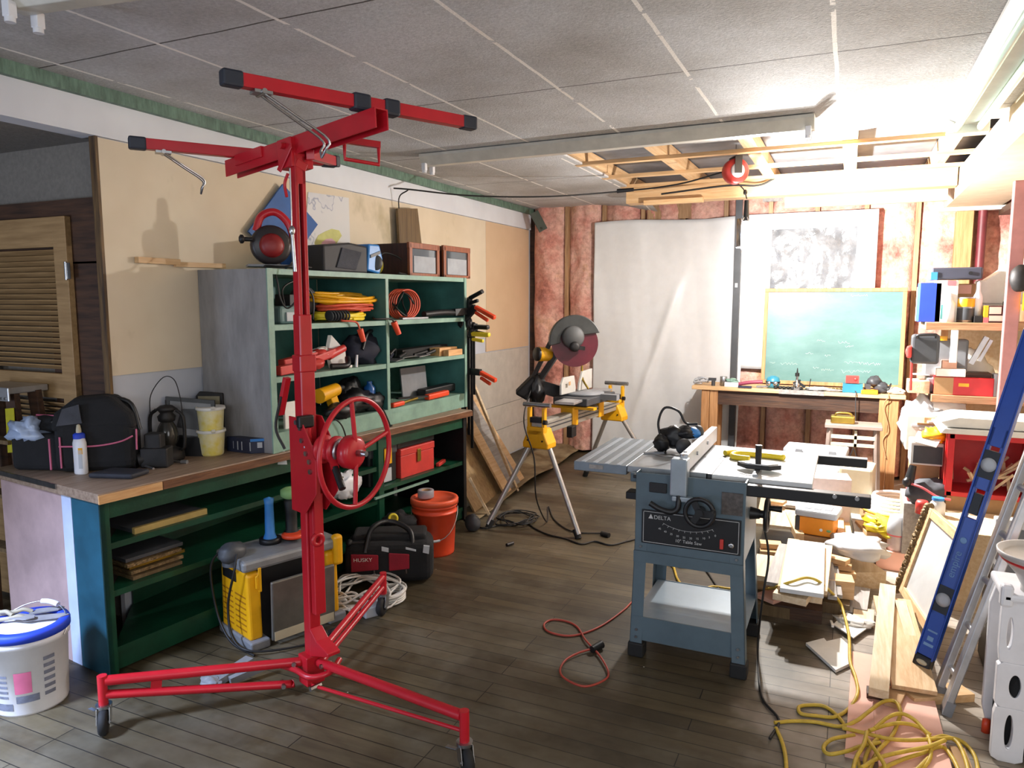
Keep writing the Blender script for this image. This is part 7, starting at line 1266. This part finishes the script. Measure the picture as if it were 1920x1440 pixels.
q = PZ(1757, 966, HZ); b = B(); b.lathe([(.001, 0), (.04, 0), (.04, .07), (.028, .085), (.028, .09)], q, n=20); t = T('white_jug', 'white jug with blue lid in front of the red crate', 'jug', q); t.p('jug_body', b, 'whiteplas'); b = B(); b.cyl(q+V((0, 0, .09)), q+V((0, 0, .105)), .032); t.p('lid', b, 'skyblue')
q = PZ(1812, 950, HZ); b = B(); b.box(q+V((.02, .09, .045)), (.28, .17, .09)); t = T('white_pack', 'white patterned pack lying in front of the red crate', 'pack', q); t.p('pack_body', b, 'paper', bevel=.012); b = B(); b.box(q+V((-.02, .003, .05)), (.06, .003, .035)); t.p('grey_mark', b, 'grey')
# white coiled tape and bits in the heap (px 1630-1720, 910-1030)
def fz(px, py, z): return PZ(px, py, z)
q = fz(1680, 948, .30); q0 = V((q.x, q.y, 0))
b = B(); b.box(q0+V((0, 0, .13)), (.40, .36, .26), rz=10); solo('buried_carton', 'low cardboard box under the white hose coil', 'carton', b, 'card', q0, bevel=.006)
b = B()
for k in range(5): b.tube([q0+V((.18*math.cos(a*math.tau/16)*(1-.06*k), .165*math.sin(a*math.tau/16)*(1-.06*k), .275+.022*k)) for a in range(16)], .0125, n=8, closed=True, sub=2)
t = T('white_hose_coil', 'coil of white hose with yellow strap on top of the heap', 'hose', q0+V((0, 0, .26))); t.p('hose', b, 'whiteplas'); b = B(); b.tube([q0+V((.205*math.cos(a), .19*math.sin(a), .27)) for a in [math.radians(x) for x in range(190, 400, 15)]], .010, n=8); t.p('yellow_strap', b, 'yelcord'); b = B(); b.tube([q0+V((.05, -.05, .385)), q0+V((.11, -.06, .39)), q0+V((.15, -.02, .37))], .01, n=8); t.p('pink_end', b, 'pinktape')
q = fz(1648, 992, .201); b = B(); b.blob(q+V((0, 0, .03)), (.10, .13, .05), .5, sc=3, seed=6, flat=.05); b.blob(q+V((.06, -.10, .01)), (.05, .06, .03), .4, sc=3, seed=9); solo('yellow_rag', 'crumpled yellow plastic packaging in the heap', 'packaging', b, 'brightyel', q)
b = B(); b.box(V((q.x, q.y+.06, .10)), (.22, .26, .198), rz=15); solo('tan_carton', 'tan cardboard box under the yellow packaging', 'carton', b, 'card', V((q.x, q.y, 0)), bevel=.004)
q = fz(1680, 1030, .121); b = B(); b.box(V((q.x+.05, q.y+.05, .06)), (.30, .24, .12), rz=-6); solo('pale_carton', 'low pale carton under the silver jar and olive tin', 'carton', b, 'foam', V((q.x, q.y, 0)), bevel=.004); t = T('silver_jar', 'clear jar with silver cover in the heap beside the olive tin', 'jar', q); b = B(); b.lathe([(.001, 0), (.052, 0), (.054, .02), (.054, .12), (.05, .13)], q, n=24); t.p('jar', b, mat('jar_glass', (206, 190, 190), .15, var=.1)); b = B(); b.lathe([(.054, .10), (.06, .105), (.057, .16), (.045, .215), (.03, .225), (0, .226)], q, n=24); t.p('foil_cover', b, 'lightgrey'); b = B(); b.lathe([(.0565, .095), (.059, .098), (.059, .112), (.0565, .115)], q, n=24); t.p('pink_band', b, 'pinktape')
q = fz(1706, 1020, .121); b = B(); b.lathe([(.001, 0), (.042, 0), (.042, .16), (.03, .17), (.03, .185), (0, .186)], q, n=22); b.lathe([(.0425, .08), (.0445, .083), (.0425, .086)], q, n=22); solo('olive_tin', 'olive yellow tin with grey top beside the silver jar', 'tin', b, 'olive', q)
# ---------------------------------------------------------------- mirror in gilt frame
m0, m1 = PZ(1690, 1108, .10), PZ(1756, 1212, .10); m2, m3 = PZ(1822, 1016, .58), PZ(1748, 953, .58)
t = T('framed_mirror', 'large mirror in an ornate gilt frame leaning at the right of the heap', 'mirror', m0.lerp(m1, .5))
def mq(u, v, off=0):
    n_ = (m1-m0).cross(m3-m0).normalized(); return m0.lerp(m1, u).lerp(m3.lerp(m2, u), v)+n_*off
sg = -1 if (m1-m0).cross(m3-m0).dot(CAM-m0) > 0 else 1
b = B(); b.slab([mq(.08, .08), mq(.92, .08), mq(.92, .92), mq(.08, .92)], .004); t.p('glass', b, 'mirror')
b = B()
fwu, fwv = .085, .09
for u0, u1, v0, v1 in ((0, fwu, 0, 1), (1-fwu, 1, 0, 1), (fwu, 1-fwu, 0, fwv), (fwu, 1-fwu, 1-fwv, 1)):
    P_ = [mq(u0, v0, -.014*sg*-1), mq(u1, v0, -.014*sg*-1), mq(u1, v1, -.014*sg*-1), mq(u0, v1, -.014*sg*-1)]; b.slab([mq(u0, v0, -.012), mq(u1, v0, -.012), mq(u1, v1, -.012), mq(u0, v1, -.012)], .028)
t.p('inner_moulding', b, 'piney', bevel=.003)
b = B(); rnd = random.Random(8)
for k in range(40):
    f = k/39; e = mq(-.03, f, .012*-sg); b.blob(e, (.024, .022, .02), .3, seed=k, nu=9, nv=6)
t.p('carved_edge', b, 'gold')
# ---------------------------------------------------------------- level and ladder leaning at right
L0, L1 = V((.362, 3.52, .075)), V((.70, 3.60, 1.60)); ld = (L1-L0).normalized(); ln = V((-.45, -.89, 0)); ln = (ln-ld*ln.dot(ld)).normalized(); lw = ld.cross(ln)
t = T('spirit_level', 'long blue spirit level leaning against the aluminium ladder at the right', 'spirit level', L0)
LL = (L1-L0).length
def lb(u0, u1, w0, w1, n0, n1): 
    bb = B(axes(L0, ld, ln)); return bb
FRm = Matrix((lw, ln, ld)).transposed().to_4x4(); FRm.translation = L0
b = B(FRm); hw = .034
for z0, z1 in ((.05, .285), (.36, .70), (.83, .90), (1.02, LL-.05)): b.bb(-hw, hw, -.012, .012, z0, z1)
for s in (-1, 1): b.bb(s*hw*.55, s*hw, -.012, .012, .25, 1.1); b.bb(s*(hw-.004), s*(hw+.003), -.02, .02, .05, LL-.05)
lv = t.p('level_body', b, 'levelblue', bevel=.002)
b = B(FRm); b.bb(-hw-.004, hw+.004, -.022, .022, 0, .06); b.bb(-hw-.004, hw+.004, -.022, .022, LL-.06, LL); t.p('end_cap', b, 'black', bevel=.01)
for z in (.325, .94): b = B(FRm); b.bb(-hw*.9, hw*.9, -.014, .014, z-.06, z+.06); t.p('vial_mount', b, 'black')
for z in (.325, .94):
    for s in (-1, 1): b = B(FRm); b.lathe([(.012, 0), (.028, 0), (.030, .003), (.012, .004)], (0, s*.0145, z), (0, s, 0), n=24); t.p('vial_ring', b, 'lightgrey')
b = B(FRm); b.bb(-.016, .016, -.015, .015, .72, .81); t.p('hand_hole', b, 'black')
b = B(FRm); b.bb(-.022, .004, .0125, .0135, .02+.005, .05); b.lathe([(0, .0), (.024, 0), (.02, .004), (0, .005)], (0, .0215, .03), (0, 1, 0), n=20, sy=.5); t.p('end_plug', b, 'tan')
lx = -1 if (FRm.to_3x3() @ V((1, 0, 0))).dot(R_) < 0 else 1
b = B(); o = FRm @ V((lx*.010, .0128, .43)); b.text('empire', .042, o, ld, (FRm.to_3x3() @ V((-lx, 0, 0))), .0008)
t.p('lettering', b, mat('level_print', (120, 160, 210), .5), under=lv); b = B()
oo = FRm @ V((0, .0128, .60)); b.lathe([(.010, 0), (.014, 0), (.014, .001), (.010, .001)], oo, ln, n=20); t.p('emblem', b, mat('level_print', (120, 160, 210), .5), under=lv)
b = B(FRm); b.bb(-.02, .02, .0122, .0132, .105, .118); b.bb(-.02, .02, .0122, .0132, .17, .178); b.bb(-.012, .012, .0122, .0132, .13, .15); t.p('print_marks', b, mat('level_print', (120, 160, 210), .5), under=lv)
t = T('aluminium_ladder', 'aluminium ladder leaning behind the blue level at the right', 'ladder', (.42, 3.45, 0))
A0, A1 = V((.415, 3.42, .0)), V((.80, 3.55, 1.50)); ad = (A1-A0).normalized(); wv = V((.02, -.12, .0)) 
for off in (V((0, 0, 0)), wv):
    b = B(); b.beam(A0+off+V((0, 0, .02)), A1+off, .028, .06, up=(0, 1, 0)); t.p('rail', b, 'alu', bevel=.004)
    b = B(); b.beam(A0+off, A0+off+ad*.06, .034, .066, up=(0, 1, 0)); t.p('rubber_foot', b, 'grey')
for k in range(7):
    p = A0.lerp(A1, .10+.13*k); b = B(); b.cyl(p-wv*.10, p+wv*1.12, .014, n=12); t.p('rung', b, 'alu'); 
# ---------------------------------------------------------------- white plastic sawhorse and grey bowl at the right edge
Yw = 3.02
def wp(px, py): return PY(px, py, Yw)
t = T('white_sawhorse', 'white moulded plastic sawhorse at the bottom right corner', 'sawhorse', V((wp(1890, 1400).x, Yw, 0)))
xa, xb = wp(1866, 1300).x, wp(1866, 1300).x+.34; zt_ = wp(1880, 1125).z
def ovalframe(b, x0, x1, z0, z1, ox, oz, rx, rz, y, th, n=28):
    out = []; inn = []
    for i in range(n):
        a = i*math.tau/n; c, s_ = math.cos(a), math.sin(a); inn.append((ox+rx*c, oz+rz*s_)); k = min(((x1-ox) if c > 0 else (ox-x0))/max(abs(c), 1e-6), ((z1-oz) if s_ > 0 else (oz-z0))/max(abs(s_), 1e-6)); out.append((ox+k*c, oz+k*s_))
    P_ = [V((x, y, z)) for x, z in out]+[V((x, y, z)) for x, z in inn]; Q_ = [p+V((0, th, 0)) for p in P_]; f = []
    for i in range(n):
        j = (i+1) % n; f += [(i, j, n+j, n+i), (2*n+i, 3*n+i, 3*n+j, 2*n+j), (n+i, n+j, 3*n+j, 3*n+i), (i, 2*n+i, 2*n+j, j)]
    b.add(P_+Q_, f)
b = B(); zm = zt_*.30
ovalframe(b, xa, xa+.10, .0, zt_*.34, xa+.05, zt_*.19, .013, zt_*.11, Yw, .035); ovalframe(b, xa, xa+.10, zt_*.34, zt_*.62, xa+.058, zt_*.48, .018, zt_*.07, Yw, .035); ovalframe(b, xa, xa+.10, zt_*.62, zt_, xa+.03, zt_*.80, .009, zt_*.10, Yw, .035); ovalframe(b, xa+.10, xb, .0, zt_*.9, xa+.25, zt_*.42, .04, zt_*.26, Yw, .035); t.p('front_frame', b, 'whiteplas', bevel=.006)
b = B(); b.bb(xa-.004, xb, Yw-.02, Yw+.24, zt_, zt_+.03); b.bb(xa-.01, xa+.03, Yw-.02, Yw+.02, zt_-.02, zt_+.06); t.p('top_beam', b, 'whiteplas', bevel=.01)
b = B(); ovalframe(b, xa, xb, .0, zt_, (xa+xb)/2, zt_*.5, .1, zt_*.35, Yw+.22, .03); t.p('rear_frame', b, 'whiteplas', bevel=.006)
b = B(); b.blob((xa+.07, Yw+.07, zt_*.42), (.05, .05, .10), .3, seed=2); b.bb(xa+.03, xa+.2, Yw+.06, Yw+.2, 0, zt_*.3); solo('black_tool_bag', 'black bag stuffed inside the white sawhorse', 'bag', b, 'fabric', (xa+.1, Yw+.1, 0))
b = B(); q = PZ(1848, 1372, .0); b.lathe([(.001, 0), (.016, 0), (.014, .05), (0, .055)], q, n=14); solo('orange_stopper', 'small orange stopper on the floor left of the white sawhorse', 'stopper', b, 'orange', q)
q = V((xa+.13, Yw+.05, zt_+.031)); t = T('shop_vac_bowl', 'grey bowl with a red rim line standing on the white sawhorse', 'bowl', q)
b = B(); b.lathe([(.001, 0), (.07, 0), (.07, .02), (.09, .06), (.15, .13), (.152, .145), (.145, .145), (.13, .13), (.0, .12)], q, n=36); t.p('bowl', b, mat('bowl_grey', (196, 190, 186), .45, var=.08)); b = B(); b.lathe([(.128, .104), (.1365, .110), (.143, .120), (.139, .122)], q, n=36); t.p('red_line', b, 'redcrate')
a, c = PY(1876, 985, 3.75), PY(1925, 1075, 3.75); b = B(); b.beam(a, a.lerp(c, 1.2), .05, .04); b.bb(a.x-.02, a.x+.25, 3.74, 3.80, a.z-.01, a.z+.03); t = T('folding_table_leg', 'white folded table edge beside the ladder at the right', 'folding table', a+V((0, 0, -.05))); t.p('table_edge', b, 'white', bevel=.005); b = B(); b.slab([a+V((.02, .03, 0)), a+V((.3, .03, 0)), a+V((.3, .03, -.9)), a+V((.2, .03, -.9))], .02); t.p('table_panel', b, 'grey')
b = B(); b.box((.80, 3.75, .26), (.34, .40, .52)); solo('black_bin', 'black bin in the shade behind the ladder', 'bin', b, 'black', (.80, 3.75, 0), bevel=.02)
for k in range(2):
    q = V((.60+.03*k, 3.50, .34-.10*k)); b = B(); b.tube([q+V((random.uniform(-.035, .035), 0, random.uniform(-.035, .035))) for _ in range(14)], .004, n=5); solo('wire_scrap', ('upper curl of pale wire in front of the black bin', 'lower curl of pale wire in front of the black bin')[k], 'wire', b, 'lightgrey', q)
# ---------------------------------------------------------------- lumber on the floor
def board(label, p0, p1, w, th, m, z=0.0, z1=None, grp='boards in the lumber heap', name='board', bevel=.0015):
    """board lying with its centre line under pixel points p0 -> p1"""
    z1 = z if z1 is None else z1; a, c = PZ(*p0, z+th), PZ(*p1, z1+th); a.z = z+th/2; c.z = z1+th/2; b = B(); b.beam(a, c, w, th); return solo(name, label, 'board', b, m, a, grp, bevel=bevel)
HP = [
 ('wide white board on top of the lumber stack nearest the saw', (1503, 1108), (1512, 1014), .20, .022, 'laminate', .24, .26),
 ('white board lying just under the widest white board', (1527, 1105), (1540, 1020), .12, .022, 'paley', .215, .235),
 ('pale pine board left of the wide white board', (1470, 1100), (1488, 1010), .06, .02, 'piney', .235, .25),
 ('grey-white long board at the left edge of the lumber stack', (1447, 1092), (1474, 1020), .075, .02, 'greyboard', .22, .235),
 ('thick short pine block at the front of the lumber stack', (1480, 1118), (1495, 1098), .16, .035, 'paley', .19, .19),
 ('square pale beam end at the front of the lumber stack', (1530, 1110), (1533, 1090), .06, .06, 'paley', .17, .17),
 ('grey board standing right of the white boards', (1561, 1118), (1553, 1045), .045, .02, 'greyboard', .13, .16),
 ('second grey board right of the white boards', (1572, 1115), (1563, 1048), .04, .02, 'greyboard', .11, .14),
 ('tan pine offcut topmost right of the white boards', (1590, 1050), (1550, 1040), .07, .03, 'pinex', .17, .17),
 ('tan pine offcut in the middle right of the white boards', (1597, 1060), (1562, 1055), .06, .03, 'pinex', .13, .13),
 ('tan pine offcut lowest right of the white boards', (1604, 1073), (1572, 1070), .06, .03, 'pinex', .095, .095),
 ('pale board lying behind the saw stand side', (1428, 1080), (1436, 1040), .10, .03, 'paley', .16, .17),
 ('light board crossing behind the table saw', (1425, 1015), (1465, 1018), .08, .03, 'pinex', .17, .17),
 ('second light board crossing behind the table saw', (1425, 1030), (1460, 1033), .06, .03, 'pinex', .135, .135),
 ('wide pale panel beside the tilt handwheel', (1455, 985), (1462, 935), .26, .02, 'paley', .19, .22),
 ('pale yellow board lying under the front saw rail', (1440, 935), (1472, 940), .10, .02, 'pinex', .26, .26),
 ('grey-white square board beside the orange case', (1487, 948), (1492, 932), .10, .02, 'greyboard', .24, .24),
 ('white board lying behind the orange case', (1525, 955), (1528, 930), .22, .02, 'laminate', .30, .31),
 ('pine strip standing right of the orange case', (1578, 1015), (1574, 950), .04, .025, 'piney', .20, .22),
 ('second pine strip right of the orange case', (1592, 1005), (1583, 958), .04, .025, 'piney', .17, .2),
 ('wide grey board right of the pine strips', (1622, 1020), (1608, 955), .10, .02, 'greyboard', .14, .18),
 ('narrow grey board at the far right of the pine strips', (1637, 1025), (1622, 960), .05, .02, 'greyboard', .12, .16),
 ('dark plank underneath the lumber stack, left', (1440, 1135), (1462, 1060), .22, .06, 'oldwood', .0, .0),
 ('dark plank underneath the lumber stack, middle', (1495, 1140), (1510, 1050), .24, .07, 'darkwood', .0, .0),
 ('dark plank underneath the lumber stack, right', (1555, 1130), (1560, 1050), .20, .06, 'oldwood', .0, .0),
 ('thick beam carrying the lumber stack', (1410, 1065), (1600, 1085), .12, .10, 'pinex', .062, .062),
 ('grey square tile board at the front right of the heap', (1605, 1140), (1612, 1100), .11, .012, 'greyboard', .02, .03),
 ('grey strip board beside the square tile board', (1587, 1145), (1590, 1105), .06, .012, 'greyboard', .02, .03),
 ('cream square board before the square tile board', (1618, 1170), (1620, 1140), .10, .012, 'paley', .01, .015),
 ('pinkish panel with wires at the saw foot', (1432, 1120), (1460, 1110), .12, .02, 'foam', .07, .07),
 ('pale wood behind the orange case, left', (1500, 1000), (1480, 960), .05, .05, 'piney', .18, .18),
]
for L_ in HP: board(*L_)
board('long pink-white plank at the right of the heap pointing to the camera', (1648, 1292), (1665, 1095), .075, .04, 'paley', .05, .16, grp='planks at the right')
board('wide tan plank between the long plank and the spirit level', (1715, 1290), (1672, 1120), .17, .02, 'piney', .045, .15, grp='planks at the right')
board('narrow plank edge leaning beside the mirror', (1722, 1240), (1688, 1125), .05, .02, 'paley', .065, .16, grp='planks at the right')
board('plank under the spirit level foot', (1700, 1298), (1812, 1290), .10, .035, 'pinex', .0, .0, grp='planks at the right')
board('dark brown block under the long plank', (1625, 1292), (1665, 1300), .07, .04, 'darkwood', .0, .0, grp='planks at the right')
board('pink foam board flat on the floor at the left of the cord pile', (1612, 1418), (1620, 1225), .10, .018, 'foam', .0, .0, grp='foam boards on the floor')
board('large pink foam board on the floor under the yellow cord pile', (1722, 1470), (1690, 1290), .24, .020, 'foam', .0, .0, grp='foam boards on the floor')
board('tan offcut lying on the pink foam board', (1672, 1318), (1690, 1280), .06, .02, 'card', .021, .021, grp='foam boards on the floor')
board('brown strip on the floor below the cord pile', (1812, 1445), (1795, 1400), .05, .02, 'card', .0, .0, grp='foam boards on the floor')
# white tiles / papers on the floor
q = PZ(1562, 1225); t_ = [(1511, 1205), (1567, 1256), (1595, 1243), (1592, 1210), (1577, 1196), (1550, 1202), (1545, 1196)]
P = [PZ(x, y, .018) for x, y in t_]; b = B(); n = len(P); b.add([p-V((0, 0, .014)) for p in P]+P, [tuple(range(n-1, -1, -1)), tuple(range(n, 2*n))]+[(i, (i+1) % n, n+(i+1) % n, n+i) for i in range(n)]); solo('broken_tile', 'white broken tile board lying flat on the floor right of the saw', 'tile', b, 'paper', P[0])
b = B(); P = [PZ(x, y, .02) for x, y in ((1562, 1172), (1588, 1150), (1636, 1172), (1600, 1198))]; b.slab(P, -.006); b.blob(PZ(1600, 1165, .03), (.09, .06, .02), .4, sc=3, seed=4, flat=.012); solo('white_rag', 'crumpled white paper towel on the floor in front of the heap', 'paper', b, 'paper', P[0])
b = B(); P = [PZ(x, y, .004) for x, y in ((1600, 1228), (1622, 1248), (1600, 1240))]; b.add(P+[p+V((0, 0, .003)) for p in P], [(2, 1, 0), (3, 4, 5), (0, 1, 4, 3), (1, 2, 5, 4), (2, 0, 3, 5)]); solo('paper_shard', 'small white triangular shard beside the broken tile', 'shard', b, 'paper', P[0])
b = B(); p = PZ(1558, 1165, .01); b.beam(p, p+V((.01, -.13, .03)), .012, .012); solo('white_stick', 'short white stick standing out beside the paper towel', 'stick', b, 'paper', p)
# orange case
p = PZ(1532, 1008, .20); w = .21; t = T('orange_case', 'orange case with clear grey lid on the lumber heap', 'case', V((p.x, p.y, .2)))
b = B(); b.box((p.x, p.y+.09, .265), (w, .17, .11), rz=-8); t.p('case_body', b, 'orangecase', bevel=.006)
b = B(); b.box((p.x, p.y+.10, .345), (w+.04, .21, .045), rz=-8); lid = t.p('lid', b, 'lightgrey', bevel=.012); b = B()
for k in range(3): b.box((p.x-.06+.06*k, p.y+.09, .371), (.04, .10, .008), rz=-8)
t.p('lid_ribs', b, 'whiteplas', under=lid); b = B(); b.box((p.x-w/2-.003, p.y+.09+.015, .265), (.03, .172, .108), rz=-8); t.p('dark_end', b, 'darkgrey', bevel=.004); b = B(); c = V((p.x+.02, p.y+.003, .25)); b.lathe([(0.006, 0), (.010, 0), (.010, .002), (.006, .002)], c, (-.14, -1, 0), n=16); b.cm = 1; b.lathe([(0, 0), (.014, 0), (.014, .002), (0, .002)], c+V((.045, -.006, 0)), (-.14, -1, 0), n=16, sy=.6); t.p('logo_marks', b, ['paper', 'greenmark'])
b = B(); b.box((p.x, p.y+.09, .104), (.24, .2, .20)); solo('pale_box', 'pale box carrying the orange case', 'box', b, 'card', (p.x, p.y+.09, 0))
p = PZ(1605, 1045, .16); b = B(); b.blob(p+V((0, .05, .05)), (.17, .15, .06), .3, sc=2.4, seed=5, flat=.055); t = T('clear_plastic_bag', 'clear plastic bag stuffed full on the heap right of the white boards', 'bag', p); t.p('bag', b, 'bag'); b = B(); b.box((p.x+.0, p.y+.05, .05), (.24, .26, .10), rz=25); t.p('board_inside', b, 'paley')
# yellow cords
def cord(name, label, pts, r, m, z=None): 
    b = B(); b.tube([PZ(x, y, (r+.001) if len(q_) == 0 else q_[0]) for x, y, *q_ in pts], r, n=7, sub=7); p = PZ(pts[0][0], pts[0][1]); return b, p
RR = .0075
b, p = cord('', '', [(1248, 1055), (1262, 1062), (1270, 1085), (1282, 1100), (1302, 1112), (1335, 1100), (1370, 1104), (1425, 1105), (1450, 1102, .20), (1480, 1092, .275), (1512, 1083, .285), (1535, 1090, .275), (1556, 1108, .18), (1575, 1130, .10), (1585, 1160, .06), (1592, 1195, .05), (1594, 1240, .04), (1604, 1270, .03), (1608, 1300, .028), (1592, 1328), (1565, 1344), (1530, 1342), (1502, 1338), (1498, 1326), (1515, 1322), (1545, 1324), (1568, 1340), (1585, 1362), (1600, 1395), (1612, 1440), (1616, 1470)], RR, 'yelcord')
t = T('yellow_extension_cord', 'yellow extension cord running from the saw over the heap to the cord pile', 'cord', p); t.p('cord_run', b, 'yelcord')
b, p = cord('', '', [(1255, 1052), (1275, 1062), (1300, 1062), (1310, 1058)], RR, 'yelcord'); t.p('cord_loop', b, 'yelcord')
lines = [
 [(1452, 1355), (1490, 1352), (1530, 1354), (1575, 1362), (1605, 1352, .03), (1628, 1335, .05), (1655, 1316, .05), (1678, 1315, .05), (1688, 1332, .05), (1685, 1350, .04), (1672, 1380, .03), (1645, 1410, .03), (1632, 1440, .02), (1626, 1470, .02)],
 [(1580, 1365, .02), (1620, 1374, .03), (1660, 1384, .04), (1700, 1388, .04), (1750, 1386, .04), (1790, 1385, .03), (1815, 1400), (1830, 1425), (1836, 1470)],
 [(1640, 1366, .05), (1665, 1345, .06), (1690, 1338, .06), (1715, 1350, .05), (1735, 1372, .04), (1748, 1384, .03), (1770, 1380, .03), (1795, 1392, .03), (1812, 1430, .03), (1818, 1470, .03)],
 [(1630, 1370, .045), (1660, 1360, .05), (1690, 1356, .05), (1720, 1362, .04), (1745, 1378, .03)],
 [(1602, 1378, .02), (1560, 1386, .02), (1544, 1402, .02), (1555, 1414, .02), (1590, 1408, .03), (1612, 1400, .03), (1650, 1392, .03)],
 [(1615, 1440, .05), (1650, 1420, .05), (1700, 1408, .05), (1740, 1400, .05), (1772, 1388, .05)],
 [(1640, 1448, .03), (1690, 1425, .03), (1730, 1412, .03), (1765, 1400, .03), (1785, 1420, .03), (1800, 1450, .03)],
 [(1625, 1372, .06), (1620, 1395, .06), (1606, 1420, .05), (1598, 1450, .05)],
 [(1720, 1450, .02), (1742, 1425, .03), (1745, 1400, .04), (1740, 1380, .04)],
 [(1455, 1365, .009), (1466, 1390, .009), (1473, 1420, .009), (1475, 1460, .009)],
 [(1650, 1380, .03), (1632, 1400, .03), (1622, 1430, .03), (1640, 1455, .03), (1660, 1440, .05), (1640, 1405, .06), (1625, 1385, .05)],
 [(1742, 1420, .03), (1722, 1440, .03), (1700, 1460, .03)],
]
t = T('yellow_cord_pile', 'loose pile of yellow extension cord on the floor at the bottom right', 'cord', PZ(1650, 1390))
for L_ in lines: b, p = cord('', '', [(x, y, *([max(z[0], RR+.001)] if z else [])) for x, y, *z in L_], RR, 'yelcord'); t.p('cord_loop', b, 'yelcord')
b = B(); b.tube([PZ(1310, 1050, .006), PZ(1330, 1078, .006), PZ(1352, 1110, .006), PZ(1380, 1140, .006)], .006, n=6); solo('extension_lead', 'black cord on the floor seen through the open saw base', 'cord', b, 'blackcord', PZ(1340, 1090))
p = PY(1883, 362, 7.455); p.z = 2.4705; b = B(); b.lathe([(.0, 0), (.03, .0), (.022, .03), (.035, .05), (.016, .08), (.014, .12), (.03, .145), (.034, .17), (.02, .195), (0, .2)], p, n=20); solo('turned_finial', 'pale turned wooden finial on the white ledge beside the boxed beam', 'finial', b, 'paley', p)
a, c = PY(1001, 398, 7.35), PY(1019, 432, 7.40); b = B(); b.beam(a, c, .10, .012, up=(.5, -.8, .3)); b.cyl(c+V((-.01, -.02, .02)), c+V((-.01, -.035, .02)), .012, n=10); solo('corner_bracket', 'dark green-grey metal strip hanging at the corner where the left wall meets the pink insulation', 'bracket', b, mat('dark_green_metal', (70, 76, 66), .6, .2), a)
